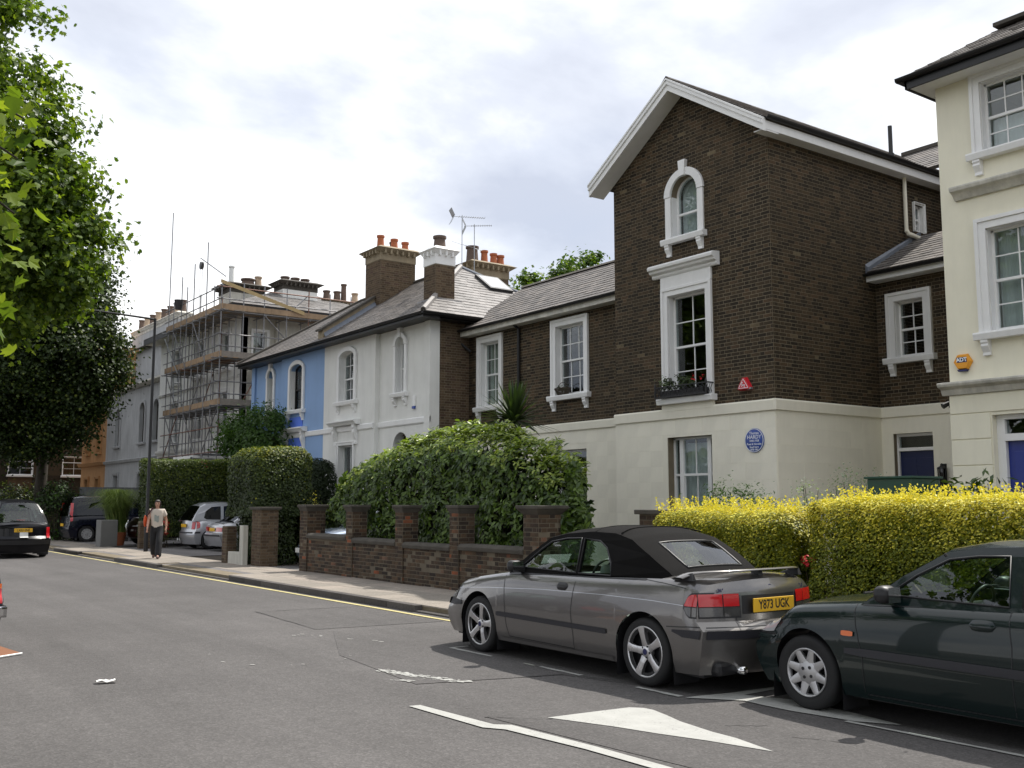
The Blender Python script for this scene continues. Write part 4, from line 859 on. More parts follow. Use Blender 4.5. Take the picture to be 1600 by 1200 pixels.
rw = hip_roof(wh, [((xe, YP - .01, ze), (xe, ys, ze), (xr, yh, zr), (xr, YP - .01, zr)), ((21.65, ys, ze), (21.65, YP, ze), (xr, YP, zr), (xr, yh, zr))], [(xe, ys, ze + .03), (xr, yh, zr + .03), (xr, YP, zr + .03)])
slates(rw, (xe, ys, ze), (21.65, ys, ze), (xr, yh, zr), (xr, yh, zr), mat='slate_glare', expo=.22)  # only this slope is paler: sky glare painted on
MB().tube([(21.65, ys, ze + .03), (xr, yh, zr + .03)], .06, 6).build('hip_roll', 'lead', rw); MB().tube([(xe, ys, ze + .04), (xr, yh, zr + .05)], .085, 6).build('hip_roll', 'slate_glare', rw)
rb = hip_roof(bl, [((xe, 38.4, ze), (xe, YP + .01, ze), (xr, YP + .01, zr), (xr, 34.9, zr)), ((21.65, YP, ze), (21.65, 38.4, ze), (xr, 34.9, zr), (xr, YP, zr)), ((21.65, 38.4, ze), (xe, 38.4, ze), (xr, 34.9, zr), (xr, 34.9, zr))], [(xr, YP, zr + .03), (xr, 34.9, zr + .03), (xe, 38.4, ze + .03)])
for o_, a, b, yy in ((rw, ys, YP, None), (rb, YP, 38.4, None)):
    g = MB(); gutter(g, (xe - .06, b, ze - .03), (xe - .06, a - (.06 if o_ is rw else 0), ze - .03), .065)
    if o_ is rw: gutter(g, (xe - .06, ys - .06, ze - .031), (21.6, ys - .06, ze - .031), .065)
    g.build('gutter', 'black_paint', o_, auto=40)
    g = MB(); g.box(xe, 15.1, a + .01, b, ze - .16, ze - .12); g.box(xe - .005, xe + .02, a, b, ze - .165, ze - .03)
    if o_ is rw: g.box(15.1, 21.5, ys, Y0 + .02, ze - .16, ze - .12); g.box(xe + .02, 21.5, ys, ys + .025, ze - .165, ze - .03)
    g.build('soffit', 'black_paint', o_)
# roof light, party parapet, chimneys
sk = lambda x, t, h: Vector((x, ys + t, ze + pt * t)) + Vector((0, -pt, 1)).normalized() * h
m = MB(); m.prism([sk(18.25, 2.05, .02), sk(19.15, 2.05, .02), sk(19.15, 2.95, .02), sk(18.25, 2.95, .02)], [sk(18.25, 2.05, .11), sk(19.15, 2.05, .11), sk(19.15, 2.95, .11), sk(18.25, 2.95, .11)]); rl = m.build('roof_light', 'plastic_black', wh)
MB().quad(sk(18.32, 2.12, .114), sk(19.08, 2.12, .114), sk(19.08, 2.88, .114), sk(18.32, 2.88, .114)).build('pane', 'chrome', rl)
pz = lambda x: ze + pt * (x - xe)
m = MB(); m.prism([(14.75, YP - .17, pz(14.75) - .1), (18.1, YP - .17, pz(18.1) - .1), (18.1, YP - .17, pz(18.1) + .30), (14.75, YP - .17, pz(14.75) + .30)], [(14.75, YP + .17, pz(14.75) - .1), (18.1, YP + .17, pz(18.1) - .1), (18.1, YP + .17, pz(18.1) + .30), (14.75, YP + .17, pz(14.75) + .30)]); pp = m.build('party_parapet', 'stone_buff', wh)
m = MB(); m.prism([(14.68, YP - .24, pz(14.68) + .30), (18.1, YP - .24, pz(18.1) + .30), (18.1, YP - .24, pz(18.1) + .38), (14.68, YP - .24, pz(14.68) + .38)], [(14.68, YP + .24, pz(14.68) + .30), (18.1, YP + .24, pz(18.1) + .30), (18.1, YP + .24, pz(18.1) + .38), (14.68, YP + .24, pz(14.68) + .38)]); m.build('coping', 'stone_dark', pp)
m = MB(); m.prism([(14.8, YP - .3, pz(14.8) + .02), (18.1, YP - .3, pz(18.1) + .02), (18.1, YP - .171, pz(18.1) + .16), (14.8, YP - .171, pz(14.8) + .16)], [(14.8, YP - .31, pz(14.8)), (18.1, YP - .31, pz(18.1)), (18.1, YP - .176, pz(18.1) + .1), (14.8, YP - .176, pz(14.8) + .1)]); m.build('flashing', 'lead', pp)
chimney(wh, 16.72, 18.12, 30.85, 31.95, 8.2, 10.45, [(16.95, 31.3, .5, .13, 'terracotta'), (17.45, 31.2, .42, .13, 'terracotta'), (17.6, 31.6, .42, .11, 'pot_dark'), (17.95, 31.3, .40, .13, 'terracotta')], over=.2, neck=.28)
chimney(wh, 15.55, 16.22, 25.28, 25.95, 7.4, 9.10, [(15.88, 25.6, .42, .19, 'pot_dark')], cap='white_paint', over=.12, neck=.32)
chimney(wh, 19.35, 20.9, 29.0, 30.1, 8.2, 9.95, [(19.6, 29.4, .6, .22, 'pot_dark'), (20.05, 29.3, .5, .13, 'terracotta'), (20.45, 29.3, .45, .13, 'terracotta'), (20.75, 29.3, .42, .14, 'terracotta')], over=.22, neck=.3)
m = MB(); m.box(15.4, 16.4, 25.15, 26.1, 7.62, 7.7); m.build('chimney_flashing', 'lead', wh)
# aerials
def aerial(x, y, z0, z1, label, yaw, boom=1.1):
    t = thing('tv_aerial', label, 'aerial', (x, y, z0)); MB().cyl((x, y, z0), (x, y, z1), .014).build('mast', 'galvanised', t)
    d_ = Vector((math.cos(yaw), math.sin(yaw), .02)); s_ = Vector((-d_.y, d_.x, 0)); m = MB(); c = Vector((x, y, z1 - .06)); m.cyl(c - d_ * .35, c + d_ * boom, .009, n=6); m.build('boom', 'galvanised', t)
    for k in range(12):
        p = c + d_ * (-.1 + (boom + .08) * k / 11); MB().cyl(p - s_ * .11, p + s_ * .11, .006, n=5).build('element', 'galvanised', t)
    m = MB()
    for q in (-1, 1): m.prism([c - d_ * .3 + s_ * .2, c - d_ * .3 - s_ * .2, c - d_ * .42 - s_ * .2 + Vector((0, 0, q * .25)), c - d_ * .42 + s_ * .2 + Vector((0, 0, q * .25))], [p + d_ * .01 for p in (c - d_ * .3 + s_ * .2, c - d_ * .3 - s_ * .2, c - d_ * .42 - s_ * .2 + Vector((0, 0, q * .25)), c - d_ * .42 + s_ * .2 + Vector((0, 0, q * .25)))])
    m.build('reflector', 'galvanised', t)
    return t
aerial(18.38, 28.2, 9.4, 11.42, 'taller left tv aerial on the white house roof', R(-20), .8)
t = aerial(18.95, 28.3, 9.2, 11.22, 'shorter right tv aerial by the rear chimney of the white house', R(-35), .6)
MB().cyl((18.0, 28.2, 10.45), (19.3, 28.35, 10.35), .008, n=6).build('crossbar', 'galvanised', t)

# ================================================================ villa under repair
vh = thing('villa', 'three storey stained cream villa wrapped in scaffolding', 'house', (16, 46, 0))
VF, VS = FX(15.7), FY(41.2); ZV = 9.95
hv = [dict(u0=c - .55, u1=c + .55, v0=a, v1=b) for c in (43.0, 46.2, 49.6) for a, b in ((1.2, 3.2), (4.6, 6.5), (7.5, 9.1))]
panel(MB(), VF, 41.2, 52.2, .07, ZV, hv, .3).build('front_wall', 'stucco_white', vh)
for h in hv: window(vh, VF, h['u0'], h['u1'], h['v0'], h['v1'], cols=2, rows=(1, 1), surround=.18, proud=.06, bars=False, brk=False)
hs = [dict(u0=c - .3, u1=c + .3, v0=a, v1=b) for c in (16.55, 19.3) for a, b in ((4.6, 6.4), (7.6, 9.0))]
panel(MB(), VS, 15.71, 23.5, .07, ZV, hs, .3).build('side_wall', 'stucco_stained', vh)
for h in hs: window(vh, VS, h['u0'], h['u1'], h['v0'], h['v1'], cols=1, rows=(1, 1), surround=.1, bars=False, brk=False, rec=.08, curtain=[(0, .5, 0, 1, 'curtain_pale')])
MB().box(17.2, 18.4, 40.95, 41.21, .07, ZV - .003).build('chimney_breast', 'stucco_stained', vh)
MB().mould(VF, 41.2, 52.2, [(4.1, 0), (4.1, .08), (4.2, .12), (4.28, .12), (4.3, 0)]).build('string_course', 'stucco_white', vh); MB().mould(VF, 41.2, 52.2, [(7.0, 0), (7.0, .06), (7.1, .1), (7.15, 0)]).build('string_course', 'stucco_white', vh)
m = MB(); m.box(23.2, 23.5, 41.5, 52.2, .1, ZV); m.box(16, 23.3, 51.9, 52.2, .1, ZV); m.box(16, 23.2, 41.5, 51.9, 3.8, 3.9); m.build('rear_wall', 'stucco_stained', vh)
x0, x1, y0, y1 = 15.0, 24.1, 40.45, 52.9; zt = ZV + 2.0
a_, b_ = (19.5, 45.2, zt), (19.5, 48.2, zt)
rv = hip_roof(vh, [((x0, y1, ZV + .05), (x0, y0, ZV + .05), a_, b_), ((x0, y0, ZV + .05), (x1, y0, ZV + .05), a_, a_), ((x1, y1, ZV + .05), (x0, y1, ZV + .05), b_, b_), ((x1, y0, ZV + .05), (x1, y1, ZV + .05), b_, a_)], [a_, b_], 'slate_glare')  # villa slopes take the slate painted light for glare
m = MB(); m.box(x0, x0 + .05, y0, y1, ZV - .22, ZV + .03); m.box(x0 + .05, x1, y0, y0 + .05, ZV - .22, ZV + .03); m.build('fascia', 'black_paint', rv); m = MB(); m.box(x0 + .05, 15.7, y0 + .05, y1, ZV - .2, ZV - .15); m.box(15.7, x1, y0 + .05, 41.2, ZV - .2, ZV - .15); m.build('soffit', 'stucco_stained', rv)
chimney(vh, 15.9, 17.5, 43.2, 44.6, 10.0, 11.25, [(16.2, 43.9, .9, .13, 'curtain_white'), (16.9, 43.7, .35, .3, 'pot_dark'), (17.35, 43.6, .5, .16, 'pot_buff')], body='stucco_stained', cap='stone_dark', over=.3)
chimney(vh, 18.3, 20.0, 43.0, 44.0, 10.0, 11.65, [(18.6, 43.5, .25, .2, 'pot_dark'), (19.1, 43.5, .25, .2, 'pot_dark'), (19.6, 43.5, .25, .2, 'pot_dark')], body='stucco_white', cap='stone_dark', over=.25)
chimney(vh, 20.7, 22.5, 43.5, 44.5, 10.0, 11.1, [(20.9, 43.9, .5, .17, 'pot_dark'), (21.4, 43.8, .5, .17, 'pot_dark'), (21.75, 43.8, .9, .14, 'pot_dark'), (22.3, 43.7, .5, .16, 'pot_buff')], body='stucco_stained', cap='stone_buff', over=.3)
# portico
m = MB(); m.box(14.3, 15.7, 42.3, 44.6, 3.2, 3.55); m.box(14.15, 15.7, 42.15, 44.75, 3.56, 3.68)
for yy in (42.5, 44.4): m.lathe((14.55, yy, .1), [(0, 0), (.2, 0), (.2, .15), (.15, .25), (.135, 2.9), (.19, 3.0), (.19, 3.1), (0, 3.1)], 12)
m.build('portico', 'stucco_white', vh)

# ================================================================ scaffold
sf = thing('scaffold', 'steel tube scaffold with timber toe boards round the cream villa', 'scaffold', (14.5, 44, .07))
XO, XI, YO, YI = 14.35, 15.35, 39.95, 40.75; LV = [1.9, 3.75, 5.6, 7.55, 9.5]
def tubep(a, b, name='tube', mat=None): return MB().cyl(a, b, .0235, n=6).build(name, mat or random.choice(['scaffold_steel'] * 9 + ['scaffold_rust']), sf, auto=50)
ysx = [39.95, 40.9, 41.7, 42.6, 43.4, 44.2, 45.0, 46.0, 46.8]
tops = [10.6, 10.7, 12.7, 10.6, 12.1, 11.2, 11.8, 10.8, 15.2]
for yy, tp in zip(ysx, tops): tubep((XO, yy, .07), (XO + random.uniform(-.02, .05), yy, tp), 'standard')
for yy in ysx[1:]: tubep((XI, yy, .07), (XI, yy, random.uniform(9.7, 10.9)), 'standard')
for xx in (15.3, 16.2, 17.2, 18.2, 19.2, 20.2, 22.0): tubep((xx, YO, .07), (xx, YO, 10.75), 'standard'); tubep((xx, YI, .07), (xx, YI, 9.6), 'standard')
for lv in LV:
    tubep((XO, YO - .4, lv), (XO, 47.4, lv), 'ledger'); tubep((XI, 41.0, lv), (XI, 47.2, lv), 'ledger'); tubep((XO - .35, YO, lv), (22.6, YO, lv + .05), 'ledger'); tubep((XO, YI, lv), (22.4, YI, lv + .05), 'ledger')
    for h in (.5, 1.0):
        if lv > 3: tubep((XO - .03, YO - .3, lv + h), (XO - .03, 47.2, lv + h), 'guard_rail'); tubep((XO - .2, YO - .03, lv + h), (22.5, YO - .03, lv + h + .03), 'guard_rail')
    for yy in ysx[1:]: tubep((XO - .25, yy, lv - .06), (15.6, yy, lv - .06), 'transom')
    for xx in (16.2, 17.2, 18.2, 19.2, 20.2): tubep((xx, YO - .2, lv - .06), (xx, 41.1, lv - .06), 'transom')
    if lv > 5:
        mt = 'timber_board'
        for k in range(4): MB().box(XO + .06 + k * .235, XO + .285 + k * .235, YO - .1, 47.1, lv + .03, lv + .068).build('scaffold_board', random.choice(['timber_board', 'timber_grey']), sf)
        for k in range(3): MB().box(XO + 1.0, 22.3, YO + .06 + k * .235, YO + .285 + k * .235, lv + .031, lv + .069).build('scaffold_board', random.choice(['timber_board', 'timber_grey']), sf)
        MB().box(XO - .0, XO + .04, YO - .1, 47.1, lv + .07, lv + .30).build('toe_board', 'timber_board', sf); MB().box(XO + .05, 22.3, YO - .04, YO, lv + .07, lv + .30).build('toe_board', 'timber_grey' if lv < 9 else 'timber_board', sf)
for a, b in (((XO, 45, 3.8), (XO, 46.8, 5.6)), ((XO, 46.8, 3.8), (XO, 45, 5.6)), ((XO, 43.4, .2), (XO, 45, 3.7)), ((XO, 45, 5.6), (XO, 46.8, 7.5)), ((XO, 41.7, 7.6), (XO, 43.4, 9.5)), ((18.2, YO, 7.6), (16.2, YO, 9.5)), ((16.2, YO, 5.7), (18.2, YO, 7.5)), ((XO, 41.7, 3.8), (XO, 39.95, 5.6)), ((XO, 39.95, 1.9), (XO, 41.7, 3.75)), ((XO - .1, 46.9, 9.2), (XO - .1, 44.9, 7.4)), ((XO, 43.4, 5.6), (XO, 41.7, 7.5)), ((XO, 44.2, 7.6), (XO, 46, 9.4)), ((XO, 42.6, 3.8), (XO, 44.2, 5.5)), ((15.3, YO, 5.7), (16.2, YO, 7.4)), ((17.2, YO, 9.6), (18.2, YO, 10.6)), ((XI, 42.6, 3.8), (XI, 44.2, 5.5)), ((XI, 45, 5.7), (XI, 43.4, 7.4)), ((XO, 46, .2), (XO, 44.2, 3.6))): tubep(a, b, 'brace', 'galvanised' if a[1] == 46.9 else None)
def ladder(x, y0, z0, y1, z1):
    m = MB(); d = Vector((0, y1 - y0, z1 - z0)); n = int(d.length / .28)
    for s in (-.18, .18): m.cyl((x + s, y0, z0), (x + s, y1, z1), .03, n=6)
    for k in range(1, n): p = Vector((x, y0, z0)) + d * (k / n); m.cyl(p + Vector((-.18, 0, 0)), p + Vector((.18, 0, 0)), .018, n=5)
    m.build('ladder', 'galvanised', sf)
ladder(14.75, 46.2, .1, 46.7, 4.2); ladder(14.75, 46.7, 3.8, 46.2, 6.2); ladder(14.75, 46.2, 5.7, 46.7, 8.3); ladder(14.75, 46.6, 7.6, 46.2, 10.2)
tubep((XO - .02, 42.6, 12.2), (XO + .1, 39.8, 10.9), 'hoist_arm')
MB().lathe((XO, 42.5, 11.85), [(0, -.06), (.17, -.05), (.17, -.03), (.13, 0), (.17, .03), (.17, .05), (0, .06)], 18, 'x').build('pulley_wheel', 'plastic_black', sf, auto=40)
for s in (-.15, .15): MB().cyl((XO, 42.5 + s, 11.85), (XO, 42.5 + s, 9.4), .008, n=5).build('rope', 'timber_grey', sf)
MB().prism([(XO - .06, 39.9, 10.78), (XO + .0, 39.9, 10.78), (XO + .0, 39.9, 10.64), (XO - .06, 39.9, 10.64)], [(17.9, YO - .1, 9.82), (17.96, YO - .1, 9.82), (17.96, YO - .1, 9.68), (17.9, YO - .1, 9.68)]).build('timber_beam', 'timber_yellow', sf)
bk = thing('bucket', 'dark rubble bucket hung on the upper scaffold rail', 'bucket', (XO - .12, 45.0, 10.3)); MB().lathe((XO - .12, 45.0, 10.3), [(0, 0), (.15, 0), (.2, .42), (.22, .43), (.19, .43), (.14, .03)], 14).build('bucket_body', 'plastic_black', bk, auto=40)
sg = thing('scaffold_sign', 'small red sign board fixed low on the scaffold', 'sign', (XO - .06, 41.0, 2.3)); MB().box(XO - .08, XO - .05, 40.5, 42.0, 2.95, 3.4).build('board', 'sign_red', sg)
MB().box(XO - .083, XO - .0805, 40.7, 41.8, 3.22, 3.27).build('print_line', 'plaque_white', sg); MB().box(XO - .083, XO - .0805, 40.7, 41.8, 3.08, 3.12).build('print_line', 'plaque_white', sg)
sd = thing('satellite_dish', 'grey satellite dish on the villa porch roof', 'dish', (14.2, 42.4, 3.0)); P = []
for i in range(7): P.append([(14.1 - .04 * (1 - (i / 6) ** 2) * 0 - .0 + .07 * (1 - (i / 6) ** 2), 42.2 + .24 * i / 6 * math.cos(t), 3.35 + .28 * i / 6 * math.sin(t)) for t in [k * math.pi / 9 for k in range(19)]])
MB().grid(P).build('reflector', 'fence_grey', sd, smooth=True); MB().tube([(14.2, 42.2, 3.3), (14.32, 42.2, 3.2), (14.35, 42.2, 2.95)], .02).build('mount', 'galvanised', sd)

# ================================================================ houses further down the street
gh = thing('grey_house', 'grey white stucco villa with a row of chimney pots beyond the scaffold', 'house', (15, 57, 0))
GF = FX(16.3)
hg = [dict(u0=c - .45, u1=c + .45, v0=a, v1=b, rise=r) for c in (54.5, 57.0, 61.9) for a, b, r in ((1.0, 3.3, 0), (5.0, 6.8, .4))]
panel(MB(), GF, 52.4, 64.4, .07, 8.2, hg, .3).build('front_wall', 'stucco_grey', gh)
for h in hg: window(gh, GF, h['u0'], h['u1'], h['v0'], h['v1'], rise=h['rise'], cols=2, rows=(1, 1), surround=.16, proud=.07, bars=False, brk=False, trim='stucco_grey', frame='stone_dark')
MB().mould(GF, 52.4, 64.4, [(4.0, 0), (4.0, .1), (4.15, .16), (4.2, 0)]).build('string_course', 'stucco_grey', gh); MB().mould(GF, 52.5, 64.4, [(8.1, 0), (8.1, .2), (8.2, .4), (8.3, .4), (8.35, -.2)]).build('cornice', 'stone_trim', gh)
m = MB(); m.box(16.31, 26, 52.4, 52.7, .1, 8.2); m.box(17.6, 26, 54.6, 63.5, 8.2, 10.9); m.box(25.7, 26, 53, 64, .1, 8.2); m.box(16.6, 26, 64.1, 64.4, .1, 8.2); m.build('upper_wall', 'stucco_grey', gh)
rg = MB().box(21.3, 21.7, 54.3, 63.8, 12.9, 13.0).build('roof', 'stone_dark', gh)
for s in (((17.2, 63.9, 10.9), (17.2, 54.2, 10.9), (21.5, 54.2, 12.95), (21.5, 63.9, 12.95)), ((26.2, 54.2, 10.9), (26.2, 63.9, 10.9), (21.5, 63.9, 12.95), (21.5, 54.2, 12.95))): slates(rg, *s, expo=.3, wid=.4)
MB().prism([(17.3, 54.62, 10.9), (26.1, 54.62, 10.9), (21.5, 54.62, 12.9)], [(17.3, 54.9, 10.9), (26.1, 54.9, 10.9), (21.5, 54.9, 12.9)]).build('gable', 'stucco_grey', gh)
chimney(gh, 18.0, 18.8, 57.0, 66.0, 11.0, 12.3, [(18.4, 57.4 + k * 1.15, .75, .19, random.choice(['pot_dark', 'pot_buff', 'pot_dark'])) for k in range(8)], body='stucco_grey', cap='stone_trim', over=.12)
oh = thing('orange_house', 'narrow orange stucco house front behind the dark tree', 'house', (15, 67, 0)); OF = FX(16.3)
ho = [dict(u0=c - .4, u1=c + .4, v0=a, v1=b) for c in (66.0, 68.6) for a, b in ((1., 3.2), (4.8, 7.0), (8.2, 10.2))]
panel(MB(), OF, 64.41, 70.3, .07, 11, ho, .3).build('front_wall', 'stucco_orange', oh)
for h in ho: window(oh, OF, h['u0'], h['u1'], h['v0'], h['v1'], cols=2, rows=(1, 1), surround=.15, proud=.08, bars=False, brk=False, trim='stucco_orange', frame='stone_dark')
MB().mould(OF, 64.42, 70.4, [(4.0, 0), (4.0, .15), (4.2, .25), (4.25, 0)]).build('string_course', 'stucco_orange', oh)
m = MB(); m.box(16.31, 24, 64.42, 64.7, .1, 11); m.box(16.6, 24, 70.0, 70.3, .1, 11); m.box(23.8, 24, 64.5, 70.3, .1, 11); m.box(16.0, 24.2, 64.42, 70.5, 11, 11.3); m.build('side_wall', 'stucco_orange', oh)
fb = thing('brick_flats', 'dark brick block with white framed windows behind the dark tree', 'building', (14, 76, 0)); BF = FY(76.)
hb = [dict(u0=c - .75, u1=c + .75, v0=a, v1=a + 1.3) for c in (10.2, 13.7, 17.15) for a in (3.6, 6.2, 9.2)]
fbw = panel(MB(), BF, 7, 19.0, .07, 12, hb, .3).build('front_wall', 'brick_house', fb)
for h in hb: window(fb, BF, h['u0'], h['u1'], h['v0'], h['v1'], cols=2, rows=(1, 2), split=.7, surround=.05, proud=.03, bars=True, brk=False, rec=.05)
m = MB(); m.box(7, 7.3, 76.01, 85, .1, 12); m.box(18.7, 19, 76.3, 85, .1, 12); m.box(7.3, 18.7, 84.7, 85, .1, 12); m.box(6.8, 19.2, 75.8, 85.2, 12, 12.3); m.build('side_wall', 'brick_house', fb)
# ================================================================ garden walls and piers
gwl = thing('garden_wall', 'low weathered brick garden wall with tall piers in front of the laurel hedge', 'wall', (10.3, 18, .07)); WX = 10.30
GFm = FX(WX); seg = [(13.82, 15.82), (16.12, 17.86), (18.16, 20.05), (20.35, 22.36)]; prs = [(13.40, 13.82), (15.82, 16.12), (17.86, 18.16), (20.05, 20.35), (22.36, 22.75)]
wm = MB()
for a, b in seg: wm.box(WX, WX + .23, a, b, .06, .88)
wm = wm.build('wall_core', 'mortar_wall', gwl)
nb = 0
for a, b in seg: bricks(wm, GFm, a, b, .09, .87, mat='brick_wall', keep=45 if a > 14 else 40, jit=.004)
cz = [.93, .90, .93, .97]
for (a, b), z in zip(seg, cz): MB().mould(GFm, a - .0, b + .0, [(z - .09, -.27), (z - .09, .05), (z - .02, .06), (z + .03, .0), (z + .03, -.25)]).build('coping', 'stone_dark', gwl, bevel=.012)
for k, (a, b) in enumerate(prs):
    x0, x1 = WX - .03, WX + (.44 if k in (0, 4) else .33); pc = MB().box(x0, x1, a, b, .06, 1.54).build('pier', 'mortar_wall', gwl)
    bricks(pc, FX(x0), a, b, .09, 1.53, mat='brick_wall', keep=14, jit=.004); bricks(pc, FY(a), x0, x1, .09, 1.53, mat='brick_wall', keep=10, jit=.004)
    o = .05 if k else .09
    m = MB(); m.prism([(x0 - .0, a, 1.5), (x1, a, 1.5), (x1, b, 1.5), (x0, b, 1.5)], [(x0 - o, a - o, 1.6), (x1 + o, a - o, 1.6), (x1 + o, b + o, 1.6), (x0 - o, b + o, 1.6)]); m.box(x0 - o - .01, x1 + o + .01, a - o - .01, b + o + .01, 1.601, 1.66); m.build('pier_cap', 'stone_dark', pc, bevel=.012)
def brick_pier(label, x0, x1, y0, y1, z, mat='brick_wall', cap=True):
    t = thing('gate_pier', label, 'pier', ((x0 + x1) / 2, (y0 + y1) / 2, .07), group=None); c = MB().box(x0, x1, y0, y1, .06, z - .02).build('pier', 'mortar_wall', t)
    bricks(c, FX(x0), y0, y1, .09, z - .02, mat=mat, keep=40); bricks(c, FY(y0), x0, x1, .09, z - .02, mat=mat, keep=40)
    if cap: MB().box(x0 - .06, x1 + .06, y0 - .06, y1 + .06, z - .02, z + .05).build('pier_cap', 'stone_dark', t, bevel=.012)
    return t
brick_pier('squat brown brick gate pier with stone cap left of the driveway', 10.15, 10.62, 24.85, 25.45, 1.55, 'brick_buff')
brick_pier('slim buff brick gate pier under the clipped hedge', 9.98, 10.25, 26.75, 27.1, 1.1, 'brick_buff', False)
brick_pier('brick pier with dark stone cap left of the golden hedge', 10.75, 11.2, 11.0, 11.5, 1.55)
t = thing('drive_wall', 'low brick drive wall beside the silver cars', 'wall', (11, 37.5, .07)); c = MB().box(10.7, 11.5, 37.2, 37.45, .06, 1.05).build('wall_core', 'mortar_wall', t); bricks(c, FY(37.2), 10.7, 11.5, .09, 1.05, mat='brick_buff', keep=0); bricks(c, FX(10.7), 37.2, 37.45, .09, 1.05, mat='brick_buff', keep=0)
t = thing('gate_post', 'white rendered gate post against the brown brick pier', 'post', (10.05, 25.75, .07)); m = MB(); m.box(9.98, 10.12, 25.6, 25.85, .06, 1.12); m.box(10.0, 10.2, 25.86, 26.7, .06, .42); m.build('post', 'stucco_stained', t, bevel=.01)
t = thing('side_fence', 'dark grey close boarded fence behind the driveway', 'fence', (11.8, 27.2, .07))
for k in range(16): MB().box(10.6 + k * .15, 10.745 + k * .15, 27.2 + .012 * (k % 2), 27.23 + .012 * (k % 2), .2, 1.42 + random.uniform(-.004, .004)).build('board', 'fence_grey', t)
MB().box(10.58, 13.02, 27.19, 27.26, 1.43, 1.47).build('rail', 'fence_grey', t)
t = thing('timber_fence', 'dark timber fence behind the ornamental grass', 'fence', (13, 46.6, .07))
for k in range(30): MB().box(11.0 + k * .16, 11.15 + k * .16, 47.5 + .012 * (k % 2), 47.53 + .012 * (k % 2), .1, 2.4).build('board', 'fence_grey', t)

# ================================================================ hedges and shrubs
def hedge(name, label, lo, hi, n, mats, smin, smax, r=.25, depth=.2, bulge=.08, shape=KITE, wid=.8, up=.25, seed=1., shoots=0, cat='hedge', keep=0, stem='twig', droop=0., spread=.8, group=None):
    """clipped hedge: dark inner twigs plus leaves of one or more kinds: mats = [(material, weight function of height 0..1)]"""
    t = thing(name, label, cat, ((lo[0] + hi[0]) / 2, (lo[1] + hi[1]) / 2, lo[2]), group=group)
    m = MB(); k = int((hi[1] - lo[1]) * 3 + (hi[0] - lo[0]) * 2)
    for i in range(k):
        x, y = random.uniform(lo[0] + .2, hi[0] - .2), random.uniform(lo[1] + .2, hi[1] - .2); p = [(x, y, lo[2])]
        for j in range(1, 5): p.append((p[-1][0] + random.gauss(0, .07), p[-1][1] + random.gauss(0, .07), lo[2] + (hi[2] - lo[2] - .2) * j / 4))
        m.tube(p, [.025, .02, .016, .012, .006], 5)
    m.build('stems', stem, t)
    i_ = .16; cr = MB()
    nx, ny, nz = 6, 14, 8; lo2, hi2 = [lo[0] + i_ + depth * .6, lo[1] + i_ + depth * .6, lo[2]], [hi[0] - i_ - depth * .6, hi[1] - i_ - depth * .6, hi[2] - i_ - depth * .6]
    # inner leaves thicken the hedge so that nothing shows through
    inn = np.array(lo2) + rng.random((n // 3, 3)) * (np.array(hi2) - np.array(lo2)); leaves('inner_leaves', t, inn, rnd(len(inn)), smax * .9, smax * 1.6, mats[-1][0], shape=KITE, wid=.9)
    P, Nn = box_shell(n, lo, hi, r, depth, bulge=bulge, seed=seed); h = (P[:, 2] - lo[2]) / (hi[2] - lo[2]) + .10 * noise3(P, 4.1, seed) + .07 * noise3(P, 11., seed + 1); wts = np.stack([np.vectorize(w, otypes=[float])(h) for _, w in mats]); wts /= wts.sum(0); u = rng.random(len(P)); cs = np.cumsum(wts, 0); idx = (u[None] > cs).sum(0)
    for j, (mt, _) in enumerate(mats):
        s = idx == j
        if s.sum() > 3: leaves('leaves' if j == 0 else 'older_leaves', t, P[s], Nn[s], smin, smax, mt, shape=shape, wid=wid, up=up, spread=spread, droop=droop, keep=keep if j == 0 else 0)
    if shoots:
        q = MB(); SP, SN = [], []
        for i in range(shoots):
            x, y = random.uniform(lo[0] + .08, hi[0] - .1), random.uniform(lo[1] + .08, hi[1] - .08); L = random.uniform(.05, .2); dx, dy = random.gauss(0, .25), random.gauss(0, .25)
            for z in np.arange(0, L, .018): SP.append((x + dx * z, y + dy * z, hi[2] - .02 + z)); SN.append((random.gauss(0, 1), random.gauss(0, 1), .3))
        leaves('shoots', t, np.array(SP), np.array(SN), smin * .9, smax, mats[0][0], shape=shape, wid=wid, up=.2)
    return t
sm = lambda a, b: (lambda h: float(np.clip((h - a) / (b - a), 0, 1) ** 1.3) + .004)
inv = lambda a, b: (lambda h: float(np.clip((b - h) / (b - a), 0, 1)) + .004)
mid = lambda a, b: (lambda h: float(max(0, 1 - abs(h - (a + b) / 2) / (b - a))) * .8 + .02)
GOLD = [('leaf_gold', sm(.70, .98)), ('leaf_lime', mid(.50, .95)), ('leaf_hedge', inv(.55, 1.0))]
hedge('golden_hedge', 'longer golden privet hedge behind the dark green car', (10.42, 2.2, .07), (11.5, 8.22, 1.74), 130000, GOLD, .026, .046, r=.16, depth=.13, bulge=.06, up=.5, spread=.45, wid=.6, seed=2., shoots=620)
hedge('golden_hedge', 'shorter rounded golden privet hedge behind the silver convertible', (10.42, 8.45, .07), (11.4, 11.0, 1.62), 58000, [('leaf_gold', sm(.60, .97)), ('leaf_lime', mid(.38, .95)), ('leaf_hedge', inv(.4, 1.0))], .026, .046, r=.3, depth=.13, bulge=.08, up=.5, spread=.45, wid=.6, seed=5., shoots=260)
